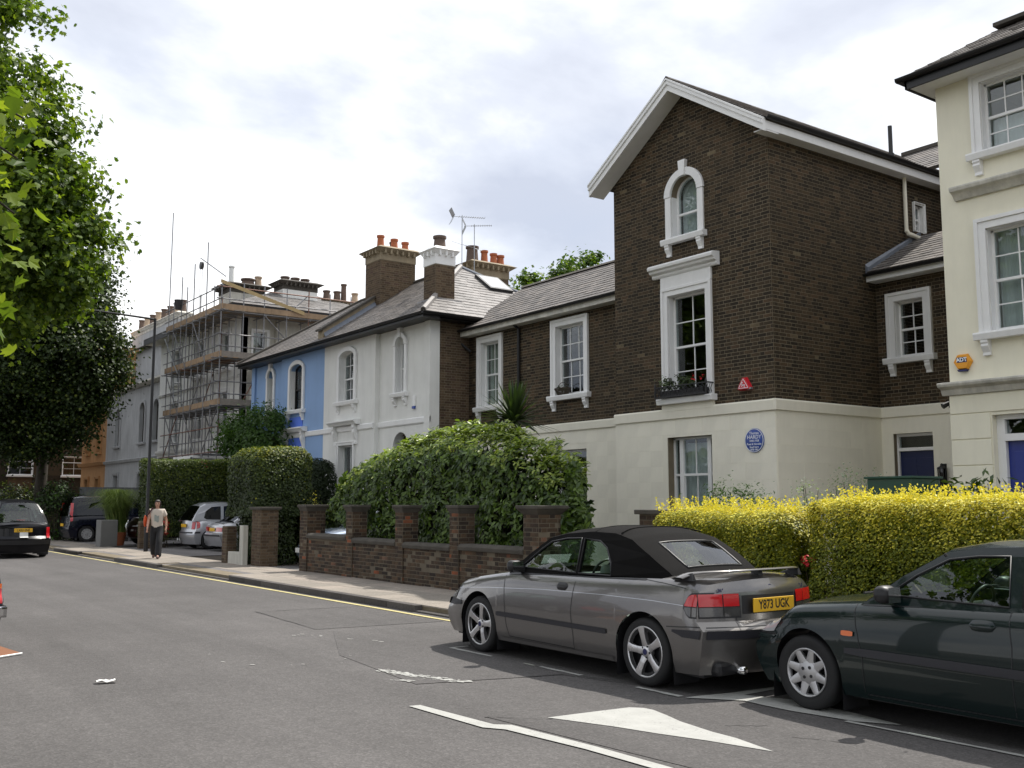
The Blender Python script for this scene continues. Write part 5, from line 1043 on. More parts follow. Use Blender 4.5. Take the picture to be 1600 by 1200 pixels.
# laurel: broad glossy leaves
lau = thing('laurel_hedge', 'large glossy dark green laurel hedge behind the low brick wall', 'hedge', (11.8, 17.8, .07))
m = MB()
for i in range(22):
    x, y = random.uniform(11.2, 11.9), random.uniform(14.4, 20.4); p = [(x, y, .07)]
    for j in range(1, 6): p.append((p[-1][0] + random.gauss(0, .14), p[-1][1] + random.gauss(0, .14), .07 + .46 * j))
    m.tube(p, [.04, .035, .03, .024, .016, .008], 6)
m.build('stems', 'twig', lau)
def laurel_top(y): return np.interp(y, [13.2, 13.8, 14.6, 15.4, 16.4, 17.4, 19, 20.5, 21.6, 22.3], [1.7, 2.3, 2.66, 2.92, 3.2, 3.25, 3.14, 2.94, 2.65, 2.1])
n = 21000; Y = rng.uniform(13.3, 22.25, n); ang = rng.uniform(-.12, 1.0, n) ** 1; top = laurel_top(Y); zc = rng.uniform(.55, 1, n) * top
T = rng.random(n); isf = T < .62
x_front = 10.84 + .16 * np.sin(Y * 2.1) * np.sin(Y * .7 + 1); zz_ = np.where(isf, .55 + (top - .75) * rng.random(n), top - .25 * rng.random(n) ** 2)
curv = np.clip((zz_ - (top - .7)) / .7, 0, 1); X = np.where(isf, x_front + .6 * curv ** 2.4, 11.2 + 1.0 * rng.random(n)); zz_ = np.where(isf, zz_, top - .25 * (X - 11.7) ** 2 - .1 * rng.random(n))
okm = (Y < 20.7 + 1.6 * np.clip((zz_ - .8) / .9, 0, 1)) & (Y > 13.15 + 1.0 * (X - 10.95) + .14 * np.sin(zz_ * 3.3 + 1) + .1 * rng.random(n)); P = np.stack([X, Y, zz_], 1); Nn = unit(np.where(isf[:, None], np.array([-1, -.12, .25]) + curv[:, None] * np.array([.2, 0, .9]), np.array([-.25, -.1, 1.])) + rnd(n) * .15)
P, Nn = P[okm], Nn[okm]
# right end and left end of the hedge
ne = 3600; ze_ = .4 + 1.95 * rng.random(ne); xe_ = 10.95 + 1.2 * rng.random(ne); P2 = np.stack([xe_, 13.2 + 1.05 * (xe_ - 10.95) + .35 * np.clip(ze_ - 1.9, 0, 1) + .1 * np.sin(xe_ * 5) + .1 * np.sin(ze_ * 4), ze_], 1); N2 = unit(np.array([-.2, -1, .25]) + rnd(ne) * .2)
P3 = np.stack([10.95 + 1.2 * rng.random(ne), 20.65 + 1.55 * np.clip((ze_ - .8) / .9, 0, 1) - .35 * np.clip(ze_ - 1.6, 0, 1) + .1 * np.sin(ze_ * 4), ze_], 1); N3 = unit(np.array([-.2, 1, .25]) + rnd(ne) * .2)
P = np.concatenate([P, P2, P3]); Nn = np.concatenate([Nn, N2, N3]); P += Nn * (.13 * noise3(P, 3.2, 4.) + .09 * noise3(P, 8., 1.))[:, None] - Nn * (rng.random((len(P), 1)) ** 2 * .25)
# leaves sit in whorls: pull them to shoot tips, fanning outwards
nt_ = len(P) // 7; tips = rng.choice(len(P), nt_, replace=False); tp, tn = P[tips], Nn[tips]; rep = np.repeat(np.arange(nt_), 7); LP = tp[rep] + rnd(len(rep)) * .028; ax = unit(rnd(len(rep)) - tn[rep] * np.sum(rnd(len(rep)) * tn[rep], 1, keepdims=True)) + tn[rep] * .35 + np.array([0, 0, -.25]); LN = unit(tn[rep] + rnd(len(rep)) * .25)
lit_top = (LP[:, 2] > laurel_top(LP[:, 1]) - .5) & (LN[:, 2] > .35) & (LP[:, 1] > 13.9) & (rng.random(len(LP)) < .75)  # sunlit top painted in: upward-facing leaves near the top get lighter colour
for s, mt, kp, nmn in ((~lit_top, 'leaf_laurel', 220, 'leaves'), (lit_top, 'leaf_laurel_sunlit', 80, 'second_tone_leaves')):
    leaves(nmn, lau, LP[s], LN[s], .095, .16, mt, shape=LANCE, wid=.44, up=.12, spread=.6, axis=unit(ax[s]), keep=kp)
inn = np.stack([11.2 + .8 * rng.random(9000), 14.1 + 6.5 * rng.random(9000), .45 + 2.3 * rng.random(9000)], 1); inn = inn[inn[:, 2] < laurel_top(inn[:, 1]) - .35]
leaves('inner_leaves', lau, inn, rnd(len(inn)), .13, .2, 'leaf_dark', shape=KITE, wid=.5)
# clipped hedges left of the drive
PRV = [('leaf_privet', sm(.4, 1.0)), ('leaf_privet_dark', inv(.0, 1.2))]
hedge('clipped_hedge', 'taller rounded clipped green hedge above the slim gate pier', (10.15, 25.4, 1.35), (11.95, 27.7, 3.2), 30000, [('leaf_lime', sm(.8, 1.25))] + PRV, .04, .075, r=.45, depth=.2, bulge=.06, seed=8.)
hedge('clipped_hedge', 'longer flat topped clipped green hedge beside the silver cars', (11.15, 38.0, .5), (15.2, 39.3, 3.35), 34000, PRV, .05, .08, r=.25, depth=.2, bulge=.06, seed=9.)
hedge('hedge_base', 'dark leafy lower growth between the gate piers under the clipped hedge', (10.45, 25.6, .07), (11.5, 27.3, 1.5), 8000, [('leaf_privet_dark', lambda h: 1)], .05, .09, r=.2, seed=3.)
hedge('shrub_mass', 'dark shrubbery at the back of the silver cars', (14.2, 31.5, .07), (15.2, 38, 2.6), 9000, [('leaf_dark', lambda h: 1)], .07, .12, r=.4, bulge=.2, seed=4., cat='shrub')
hedge('conifer', 'dense dark upright conifer in front of the blue house corner', (13.6, 29.4, .07), (14.7, 31.1, 3.15), 14000, [('leaf_dark', lambda h: 1)], .06, .1, r=.5, bulge=.1, seed=6., cat='tree', wid=.4)
hedge('ivy_bush', 'low ivy bush along the driveway behind the garden wall', (11.8, 26.1, .07), (14.4, 27.05, 1.6), 12000, [('leaf_privet', sm(.5, 1.)), ('leaf_privet_dark', inv(0, 1.1))], .06, .1, r=.4, bulge=.12, seed=7., cat='shrub', wid=.8)
def bush(name, label, c, rad, n, mat, smin, smax, k=30, clump=.15, cat='shrub', shape=KITE, wid=.6, mats2=None, zmin=.1, shell=.4):
    t = thing(name, label, cat, (c[0], c[1], .07)); m = MB(); P, Nn, C0 = ellipsoid_clumps(n, c, rad, k, clump, zmin, shell)
    for q in C0[::2]: b = Vector((c[0] + random.gauss(0, .08), c[1] + random.gauss(0, .08), .07)); q = Vector(q); m.tube([b, b.lerp(q, .5) + Vector((0, 0, .1)), q], [.018, .012, .005], 5)
    m.build('stems', 'twig', t)
    if mats2:
        s = rng.random(len(P)) < mats2[1]; leaves('older_leaves', t, P[s], Nn[s], smin, smax, mats2[0], shape=shape, wid=wid); P, Nn = P[~s], Nn[~s]
    leaves('leaves', t, P, Nn, smin, smax, mat, shape=shape, wid=wid); return t
bush('wisteria', 'bushy green climber hiding the lower left of the blue house', (14.3, 36.0, 4.0), (.7, 2.4, 1.15), 9000, 'leaf_wist', .10, .2, 60, .28, 'climber', wid=.45)
bush('golden_shrub', 'small bright yellow shrub beside the dark conifer', (12.7, 28.0, 1.6), (.5, .5, .6), 900, 'leaf_gold', .05, .08, 22, .12, mats2=('leaf_privet', .4))
bush('ivy_shrub', 'pale variegated ivy hanging over the grey fence', (11.5, 26.7, 1.35), (.35, .5, .4), 900, 'leaf_privet', .05, .09, 24, .12, mats2=('leaf_pale', .35))
bush('silver_shrub', 'airy shrub with small pale leaves beside the green utility box', (12.2, 8.75, 1.75), (.35, .55, .45), 900, 'leaf_pale', .025, .05, 40, .11, shell=.2)
bush('silver_shrub', 'wispy grey green shrub in the corner by the cream side wall', (13.0, 10.0, 1.6), (.4, .5, .4), 700, 'leaf_pale', .025, .05, 40, .12, shell=.2)
bush('garden_shrub', 'fresh green shrub below the ground floor window behind the golden hedge', (11.9, 10.6, 1.55), (.35, .75, .42), 2200, 'leaf_wist', .04, .08, 50, .12, wid=.35)
bush('glossy_shrub', 'dark green pointed leaves at the foot of the blue front door', (12.4, 6.9, 1.72), (.4, .8, .25), 420, 'leaf_laurel', .10, .17, 26, .1, wid=.35)
bush('box_ball', 'small round clipped shrub against the white house wall', (13.9, 26.0, 1.6), (.3, .3, .3), 1500, 'leaf_dark', .04, .07, 40, .08)
rose = bush('rose_bush', 'red flowering shrub in the gap between the golden hedges', (10.9, 8.4, .85), (.2, .16, .4), 500, 'leaf_privet', .04, .06, 16, .07)
P, Nn, _ = ellipsoid_clumps(45, (10.75, 8.40, .97), (.09, .09, .06), 7, .02); leaves('flowers', rose, P, Nn, .035, .06, 'flower_red')
fl = bush('red_flowers', 'red flowering plants behind the low drive wall', (11.75, 37.7, .7), (.3, .3, .4), 300, 'leaf_privet', .05, .08, 12, .1)
P, Nn, _ = ellipsoid_clumps(90, (11.65, 37.5, .7), (.25, .25, .35), 8, .05); leaves('flowers', fl, P, Nn, .06, .1, 'flower_red')
P, Nn, _ = ellipsoid_clumps(420, (15.75, 15.55, 4.3), (.06, .5, .14), 26, .05); leaves('plants', wb, P, Nn, .03, .06, 'leaf_privet_dark'); P, Nn, _ = ellipsoid_clumps(130, (15.74, 16.0, 4.33), (.05, .15, .14), 12, .04); leaves('plants', wb, P, Nn, .02, .045, 'leaf_pale')
P, Nn, _ = ellipsoid_clumps(16, (15.74, 15.05, 4.36), (.05, .25, .08), 6, .03); leaves('plants', wb, P, Nn, .03, .05, 'flower_red')
# cordyline
co = thing('cordyline', 'spiky cordyline rising behind the laurel hedge', 'plant', (14.3, 19.6, .07)); MB().tube([(14.3, 19.6, .07), (14.28, 19.58, 1.6), (14.3, 19.62, 3.6)], [.09, .08, .07], 8).build('trunk', 'bark', co)
for k in range(130):
    a = random.uniform(0, 6.283); e = random.uniform(-.1, 1.5); L = random.uniform(.85, 1.25); d = Vector((math.cos(a) * math.cos(e), math.sin(a) * math.cos(e), math.sin(e))); s = d.cross(Vector((0, 0, 1))).normalized(); c0 = Vector((14.3, 19.62, 3.62)); rows_ = []
    for j in range(6):
        t_ = j / 5; p = c0 + d * (L * t_) + Vector((0, 0, -.28 * t_ * t_ * (1 - .5 * e))); wd = .034 * (1 - t_) ** .7 * (.6 + 1.2 * min(t_ * 3, 1)); up_ = s.cross(d); rows_.append([p - s * wd + up_ * wd * .3, p, p + s * wd + up_ * wd * .3])
    MB().grid(rows_).build('leaf', 'leaf_cord', co, normals=False)
# ornamental grass in a planter
pl = thing('planter', 'square grey planter on the pavement beside the dark van', 'planter', (10.6, 40.2, .1)); m = MB(); m.box(9.9, 10.5, 39.3, 40.0, .1, 1.08); m.build('planter_box', 'planter_grey', pl, bevel=.02)
pg = thing('ornamental_grass', 'tall arching ornamental grass by the grey planter', 'grass', (10.75, 40.5, .1)); V, Fq = [], []
for k in range(1900):
    a = random.uniform(0, 6.283); L = random.uniform(2.3, 3.6); r0 = random.uniform(0, .35); b = Vector((10.75 + r0 * math.cos(a * 3), 40.5 + r0 * math.sin(a * 3), .4)); o_ = Vector((math.cos(a), math.sin(a), 0)); sp = random.uniform(.3, 1.25); wd = .016; s = Vector((-o_.y, o_.x, 0)); i0 = len(V)
    for j in range(7): t_ = j / 6; p = b + o_ * (sp * t_ ** 1.8) + Vector((0, 0, L * (t_ - .55 * t_ ** 3))); V += [tuple(p - s * wd * (1.05 - t_)), tuple(p + s * wd * (1.05 - t_))]
    Fq += [(i0 + 2 * j, i0 + 2 * j + 1, i0 + 2 * j + 3, i0 + 2 * j + 2) for j in range(6)]
arr_mesh('blades', np.array(V), np.array(Fq), 'leaf_grass', pg)['kind'] = 'stuff'
MB().lathe((10.75, 40.5, .1), [(0, .0), (.3, 0), (.4, .5), (.36, .5), (0, .45)], 14).build('pot', 'terracotta', pg, auto=40)
# green box, basket
ub = thing('utility_box', 'dark green metal box behind the longer golden hedge', 'box', (12.2, 8.0, .1)); MB().box(11.9, 12.55, 7.62, 8.28, .1, 2.02).build('case', 'bin_green', ub, bevel=.01); MB().box(11.87, 12.58, 7.59, 8.31, 2.02, 2.05).build('lid', 'bin_green', ub, bevel=.005)
bs = thing('plant_basket', 'dark wicker basket with a hoop handle on the wing window sill', 'basket', WF.P(20.28, 4.47, .08)); m = MB(); c0 = WF.P(20.28, 4.47, .06)
for k in range(5): m.tube([c0 + Vector(((.10 + .012 * k) * math.cos(t), (.19 + .025 * k) * math.sin(t), .02 + .035 * k)) for t in [j * math.pi / 10 for j in range(21)]], .014, 5)
m.build('weave', 'twig', bs); MB().tube([c0 + Vector((0, .2 * math.cos(t), .15 + .17 * math.sin(t))) for t in [j * math.pi / 12 for j in range(13)]], .009, 5).build('handle', 'twig', bs)
P, Nn, _ = ellipsoid_clumps(160, c0 + Vector((0, 0, .18)), (.09, .18, .05), 14, .04); leaves('plants', bs, P, Nn, .03, .05, 'leaf_privet_dark')

# ================================================================ trees
def tree(name, label, base, h, r0, limbs, ells, clump, mats, smin, smax, shape, keep=0, shell=.45, wid=.9, cat='tree', up=.45):
    """trunk, limbs and a crown of leaf clumps filling several ellipsoids [(centre, radii, clumps, leaves)]"""
    t = thing(name, label, cat, base); b = Vector(base); m = MB(); m.tube([b, b + Vector((.05, .08, h * .3)), b + Vector((.12, .0, h * .62)), b + Vector((.1, .1, h))], [r0, r0 * .8, r0 * .62, r0 * .4], 12); m.build('trunk', 'bark', t, smooth=True)
    Q = [ellipsoid_clumps(n, c, rad, k, clump, None, shell) for c, rad, k, n in ells]; P, Nn, C0 = (np.concatenate([q[i] for q in Q]) for i in range(3))
    m = MB()
    for q in C0[rng.permutation(len(C0))[:limbs]]:
        q = Vector(q); s = b + Vector((.1, .05, h * random.uniform(.55, 1.0))); md = s.lerp(q, .5) + Vector((random.gauss(0, .4), random.gauss(0, .4), random.uniform(.1, .7))); m.tube([s, s.lerp(md, .6), md, md.lerp(q, .6), q], [r0 * .3, r0 * .22, r0 * .15, r0 * .09, .012], 6)
        for _ in range(3): e = md.lerp(q, random.uniform(.2, .8)); m.tube([e, e + Vector((random.gauss(0, .5), random.gauss(0, .5), random.gauss(0, .35)))], [.02, .006], 4)
    m.build('limbs', 'bark', t, smooth=True)['kind'] = 'stuff'; o = 0.; u = rng.random(len(P))
    for j, (mt, wt) in enumerate(mats):
        s = (u >= o) & (u < o + wt); o += wt; leaves('crown' if j == 0 else 'second_tone_leaves', t, P[s], Nn[s], smin, smax, mt, shape=shape, wid=wid, up=up, spread=1.3, droop=.3, keep=keep if j == 0 else keep // 3)
    return t
# plane tree overhanging the road: trunk on the left pavement outside the frame
def E3(x, y, z, r, k, n, f=1.): return ((x, y, z), (r, r, r * f), k, n)
tree('plane_tree', 'tall plane tree with lobed leaves overhanging the road at the left', (-1.0, 29.5, 0), 9.5, .42, 60, [E3(4.9, 27.7, 8.9, 2.0, 80, 6600), E3(3.3, 28.3, 13.4, 2.5, 90, 6500), E3(3.5, 28.4, 10.9, 2.7, 100, 8000), E3(4.4, 28.2, 7.5, 1.9, 70, 6000), E3(5.6, 27.4, 8.0, 1.4, 40, 3600), E3(5.3, 27.5, 9.8, 1.3, 36, 3000), E3(1.2, 29.8, 9.6, 3.4, 60, 7000), E3(-1.5, 30.2, 12.5, 4.5, 60, 5000)], .30, [('leaf_plane', .8), ('leaf_plane_young', .2)], .12, .2, LOBE, shell=.35)
# nearer branch with large leaves, of a second plane outside the frame
def near_branch():
    t = thing('plane_tree', 'nearer plane tree whose large bright leaves reach in at the left edge', 'tree', (-2.4, 10.5, 0)); b = Vector((-2.4, 10.5, 0)); MB().tube([b, b + Vector((.1, 0, 2.5)), b + Vector((.3, .1, 5)), b + Vector((.5, .2, 8))], [.36, .3, .26, .18], 12).build('trunk', 'bark', t, smooth=True)
    # clumps placed along boughs that reach over the road
    m = MB(); CL = []
    for e, s in (((1.55, 9.5, 4.2), 1), ((1.6, 9.6, 5.1), 1), ((1.3, 9.8, 3.6), 1), ((1.55, 9.9, 3.9), 1), ((.9, 9.5, 5.6), 1), ((1.2, 10.6, 6.2), 1), ((1.5, 9.2, 4.6), 1), ((1.35, 9.6, 3.3), 1)):
        st = b + Vector((.3, .1, 5.2)); q = Vector(e); md = st.lerp(q, .5) + Vector((0, 0, .9)); pts = [st, st.lerp(md, .6), md, md.lerp(q, .55), q]; m.tube(pts, [.09, .07, .045, .025, .008], 6)
        for f in (.35, .5, .65, .8, .9, 1.0): CL.append(md.lerp(q, f) + Vector((random.gauss(0, .1), random.gauss(0, .1), random.gauss(0, .08))))
    m.build('boughs', 'bark', t, smooth=True); CL = np.array([tuple(c) for c in CL]); n = 520; i = rng.integers(0, len(CL), n); P = CL[i] + rnd(n) * np.array([.14, .22, .2]); Nn = unit(rnd(n) + np.array([-.3, -.3, .5]))
    s = rng.random(n) < .5; leaves('crown', t, P[s], Nn[s], .11, .20, 'leaf_plane_young', shape=LOBE, up=.35, spread=1.2, droop=.35, keep=160); leaves('crown', t, P[~s], Nn[~s], .12, .2, 'leaf_plane', shape=LOBE, up=.35, spread=1.2, droop=.35, keep=100)
    # upper crown outside the frame
    P, Nn, _ = ellipsoid_clumps(5000, (-2.5, 10.2, 8.8), (3.2, 3.2, 2.6), 70, .5); leaves('upper_crown', t, P, Nn, .14, .22, 'leaf_plane', shape=LOBE, droop=.3)
near_branch()
tree('lime_tree', 'dense dark tree on the far pavement behind the black taxi', (10.35, 52.5, .05), 7.5, .34, 40, [E3(10.1, 49.3, 8.6, 2.9, 90, 19000), E3(7.4, 50.7, 9.3, 3.4, 80, 16000), E3(9.2, 49.6, 10.6, 2.6, 70, 13000), E3(8.7, 50.2, 6.9, 2.7, 70, 14000, .8), E3(11.1, 48.4, 9.6, 1.5, 35, 6000), E3(11.2, 48.6, 6.8, 1.4, 35, 6000, .8), E3(6.9, 51., 5.8, 2.4, 50, 9000, .9), E3(9.2, 50.4, 4.9, 1.9, 45, 8000, .7), E3(10.6, 49.6, 5.6, 1.7, 40, 8000, .8), E3(12.0, 48.4, 8.2, 1.2, 30, 5000), E3(10.6, 48.9, 11.3, 1.9, 45, 7500), E3(8.6, 49.8, 12.0, 2.3, 45, 7500)], .42, [('leaf_lime_tree', .9), ('leaf_privet', .1)], .10, .18, KITE, shell=.35)
tree('street_tree', 'dark tree further down the street at the left edge', (8.9, 64, .05), 8, .36, 30, [((8.6, 66, 9.0), (5, 5, 5.5), 120, 16000), ((6., 62, 5.0), (3, 3, 3), 60, 8000)], .7, [('leaf_dark', 1)], .2, .34, KITE, shell=.2)
tree('garden_tree', 'leafy green tree showing above the wing roof', (26.5, 33.5, 0), 8, .3, 30, [((26.4, 33.6, 9.3), (2.9, 2.9, 2.3), 90, 13000), ((28.2, 33., 10.3), (2.2, 2.2, 2.0), 60, 8000)], .3, [('leaf_plane', .7), ('leaf_wist', .3)], .12, .2, KITE, shell=.5)
# planes on the near pavement, outside the frame: they are what the house windows reflect
for k, (x, y) in enumerate(((-3.2, -9.), (-3.4, 1.5), (-3.0, 19.5))): tree('plane_tree', ('plane tree on the near pavement behind the photographer', 'plane tree on the near pavement beside the photographer', 'plane tree on the near pavement before the overhanging one')[k], (x, y, 0), 8, .4, 16, [((x - .5, y, 8.5), (3.3, 3.8, 4.2), 90, 6500)], .7, [('leaf_plane', 1)], .25, .42, KITE, shell=.2)
for k, (x, y, r, lb) in enumerate(((8.1, 55., 1.9, 'tall dark shrub beside the tree trunk'), (7.6, 52., 1.3, 'dark bush at the left edge beyond the taxi'), (9.3, 53., 1.1, 'round bush at the foot of the dark tree'), (10.2, 47.6, .9, 'light green shrub between the taxi and the dark van'), (12.3, 60, 1.6, 'dark shrub in front of the brick block'), (8.4, 58., 1.8, 'broad bush below the distant trees'))):
    bush('street_shrub', lb, (x, y, 1.3), (r, r, 1.25), 4000, 'leaf_privet' if k != 3 else 'leaf_wist', .09, .16, 50, .25, mats2=('leaf_dark', .7))
# lamp post
lp = thing('street_lamp', 'tall dark street lamp post with a long arm over the road', 'lamp', (10.16, 34.6, .1)); x, y = 10.16, 34.6
MB().tube([(x, y, .1), (x, y, 1.3), (x, y, 1.35), (x, y, 7.92)], [.07, .07, .052, .045], 10).build('post', 'black_paint', lp, auto=40)
MB().tube([(x, y, 7.88), (x - .2, y, 7.9), (x - 2.3, y + .05, 8.0)], [.04, .035, .03], 8).build('arm', 'black_paint', lp, auto=40)
m = MB(); P = []
for i in range(9):
    s = i / 8; r = .13 * math.sin(math.pi * min(.98, max(.03, s))) ** .6; P.append([(x - 2.15 - .62 * s, y + .05 + r * math.cos(t), 8.01 + .55 * r * math.sin(t)) for t in [k * 2 * math.pi / 12 for k in range(13)]])
m.grid(P).build('lantern', 'fence_grey', lp, smooth=True)
MB().lathe((x - 2.5, y + .05, 7.98), [(.0, -.06), (.08, -.05), (.11, 0)], 12).build('bowl', 'glass_dark', lp, smooth=True)
# litter and the loose board at the left edge
lt_ = thing('litter', 'flattened white paper litter lying on the road', 'litter', (2.68, 10.3, .01)); m = MB(); m.grid([[(2.61 + .045 * i, 10.26 + .03 * j - .01 * i, .014 + .012 * math.sin(i * 2.1 + j * 1.7) + .012) for j in range(4)] for i in range(5)]); m.build('sheet', 'paper_white', lt_, normals=False)
bd = thing('loose_board', 'corner of an orange brown board leaning into view at the left edge', 'board', (1.75, 11.9, 0))
m = MB(); a, b, c = Vector((2.42, 12.75, .02)), Vector((1.2, 12.0, .02)), Vector((1.35, 13.6, .42)); nn = (b - a).cross(c - a).normalized() * .02
m.prism([a, b, c], [a + nn, b + nn, c + nn]); m.build('panel', 'cardboard_orange', bd, bevel=.004)
MB().cyl(a + Vector((0, 0, -.005)), b + Vector((0, 0, -.005)), .012, n=6).build('edge_strip', 'plate_white', bd)
# ================================================================ vehicles
class Car:
    """lofted car; local axes x forward, y left, z up, origin on the ground between the axles"""
    T = [0, .06, .12, .2, .3, .4, .5, .6, .68, .75, .8, .84, .88, .92, .95, .975, .99, 1.]
    PK = ([0, .12, .3, .45, .6, .75, .85, .92, .965, 1.], [.945, .975, .995, 1., .995, .98, .962, .94, .91, .865])
    def __init__(s, name, label, loc, head, wb, of, orr, W, top, paint, nose, tail, r=.31, sweepf=.22, sweepr=.16, sill=.18, crown=.05, planf=.10, planr=.06, cat='car', open_=(-1.5, .9), group=None, arch=.055):
        s.o = thing(name, label, cat, (loc[0], loc[1], loc[2] if len(loc) > 2 else 0), head, group); s.wb, s.W, s.r = wb, W, r; s.xf, s.xr = wb / 2 + of, -wb / 2 - orr
        s.tx, s.tz = zip(*sorted(top)); s.paint = paint; s.nose, s.tail = nose, tail; s.sf, s.sr, s.sill, s.crown, s.pf, s.pr = sweepf, sweepr, sill, crown, planf, planr; s.open = open_; s.ra = r + arch
        s.body()
    def zt(s, x): return float(np.mean([np.interp(x + d, s.tx, s.tz) for d in (-.06, -.03, 0, .03, .06)]))
    def Wh(s, x):
        a = max(0, (x - s.wb * .32) / (s.xf - s.wb * .32)); b = max(0, (-s.wb * .32 - x) / (-s.wb * .32 - s.xr)); return s.W / 2 * (1 - s.pf * a ** 2.2 - s.pr * b ** 2.2)
    def sh(s, x, yy, t):
        """station x -> real x with rounded nose and tail"""
        st = lambda v: v * v * (3 - 2 * v)
        gf = st(min(1, max(0, (x - (s.xf - .55)) / .55))); gr = st(min(1, max(0, ((s.xr + .5) - x) / .5)))
        return x - gf * (s.sf * yy ** 2 + np.interp(t, *s.nose)) + gr * (s.sr * yy ** 2 + np.interp(t, *s.tail))
    def S(s, x, t, off=0):
        w = float(np.interp(t, *s.PK)); z = s.sill + t * (s.zt(x) - s.sill); return Vector((s.sh(x, w, t), s.Wh(x) * w + off, z))
    def Sz(s, x, z, off=0): return s.S(x, min(1, max(0, (z - s.sill) / (s.zt(x) - s.sill))), off)
    def Cp(s, end, y, z, off=0):
        x = s.xf if end > 0 else s.xr; t = min(1, max(0, (z - s.sill) / (s.zt(x) - s.sill))); return Vector((s.sh(x, y / s.Wh(x), t) + end * off, y, z))
    def arch_t(s, x):
        b = 0.
        for xa in (s.wb / 2, -s.wb / 2):
            d = abs(x - xa)
            if d < s.ra: b = max(b, (s.r + math.sqrt(s.ra ** 2 - d ** 2) - s.sill) / (s.zt(x) - s.sill))
        return b
    def body(s):
        xs = set(np.linspace(s.xr, s.xf, 46))
        for xa in (s.wb / 2, -s.wb / 2): xs |= {xa + s.ra * math.sin(k * math.pi / 28) for k in range(-14, 15)} | {xa + sg * (s.ra + .0005) for sg in (-1, 1)}
        xs = sorted(x for x in xs if s.xr <= x <= s.xf); m = MB()
        for sg in (1, -1):
            P = []
            for x in xs:
                tb = s.arch_t(x); row = []
                for t in s.T: p = s.S(x, tb + (1 - tb) * t); row.append((p.x, p.y * sg, p.z))
                P.append(row)
            m.grid(P)
        K = [-1, -.8, -.6, -.4, -.2, 0, .2, .4, .6, .8, 1]; segs = [[x for x in xs if x <= s.open[0]], [x for x in xs if x >= s.open[1]]] if s.open else [xs]
        for sx in segs:
            P = []
            for x in sx:
                w = .865 * s.Wh(x); cr = s.crown; P.append([(s.sh(x, .865 * k, 1), w * k, s.zt(x) + cr * (1 - k * k)) for k in K])
            if len(P) > 1: m.grid(P)
        for end, x in ((1, s.xf), (-1, s.xr)):
            P = []
            for t in s.T:
                w = float(np.interp(t, *s.PK)); P.append([(s.sh(x, w * k, t), s.Wh(x) * w * k, s.sill + t * (s.zt(x) - s.sill) + s.crown * (1 - k * k) * max(0, (t - .6) / .4)) for k in K])
            m.grid(P)
        s.b = m.build('body', s.paint, s.o, local=True, weld=True, auto=38)
        u = MB(); u.box(s.xr + .3, s.xf - .3, -s.W / 2 + .16, s.W / 2 - .16, s.sill - .03, s.sill + .05)
        for xa in (s.wb / 2, -s.wb / 2):
            for sg in (1, -1):
                P = []
                for k in range(19):
                    a = math.pi * (k / 18) ; e = -.25 if k in (0, 18) else 0; x = xa + s.ra * math.cos(a); z = s.r + s.ra * math.sin(a) + e; y = s.W / 2 * .985 * min(1, s.Wh(x) / (s.W / 2)); P.append([(x, sg * (y - .012), z), (x, sg * (y - .34), z)])
                u.grid(P); u.add([(xa + s.ra * math.cos(math.pi * k / 18), sg * (s.W / 2 - .33), s.r - .1 + (s.ra + .1) * math.sin(math.pi * k / 18)) for k in range(19)], [tuple(range(19))])
        u.build('underbody', 'plastic_black', s.o, local=True, normals=False)
    def side(s, name, pts, mat, off=.004, parent=None, sides=(1, -1), n=1, sub=None, bevel=0):
        """panel lying on the flank: pts = [(x, z0, z1)]"""
        for sg in sides:
            P = []
            for i in range(len(pts) - 1):
                for k in range(n if i < len(pts) - 2 else n + 1):
                    q = [pts[i][j] + (pts[i + 1][j] - pts[i][j]) * k / n for j in range(3)]; row = []
                    for f in (0, .25, .5, .75, 1): p = s.Sz(q[0], q[1] + (q[2] - q[1]) * f, off); row.append((p.x, p.y * sg, p.z))
                    P.append(row)
            m = MB().grid(P).build(name, mat, parent or s.o, local=True, smooth=True)
            if sub: m.modifiers.new('s', 'SOLIDIFY').thickness = sub
        return m
    def cap(s, name, end, pts, mat, off=.006, parent=None, thick=0, rows=4):
        """panel lying on nose or tail: pts = [(y, z0, z1)]"""
        P = []
        for y, a, b in pts: P.append([s.Cp(end, y, a + (b - a) * f / rows, off) for f in range(rows + 1)])
        o = MB().grid(P).build(name, mat, parent or s.o, local=True, smooth=True)
        if thick: mo = o.modifiers.new('s', 'SOLIDIFY'); mo.thickness = thick; mo.offset = 0
        return o
    def line(s, pts, w=.007, name='panel_gap', mat='print_black', sides=(1, -1), off=.0025):
        """dark shut line following the flank"""
        for sg in sides:
            L = []
            for i in range(len(pts) - 1):
                for k in range(6): f = k / 6; L.append((pts[i][0] + (pts[i + 1][0] - pts[i][0]) * f, pts[i][1] + (pts[i + 1][1] - pts[i][1]) * f))
            L.append(pts[-1]); P = []
            for i, (x, z) in enumerate(L):
                a, b = L[max(i - 1, 0)], L[min(i + 1, len(L) - 1)]; d = Vector((b[0] - a[0], b[1] - a[1])).normalized(); p, q = s.Sz(x - d.y * w / 2, z + d.x * w / 2, off), s.Sz(x + d.y * w / 2, z - d.x * w / 2, off); P.append([(p.x, p.y * sg, p.z), (q.x, q.y * sg, q.z)])
            MB().grid(P).build(name, mat, s.o, local=True, normals=False)
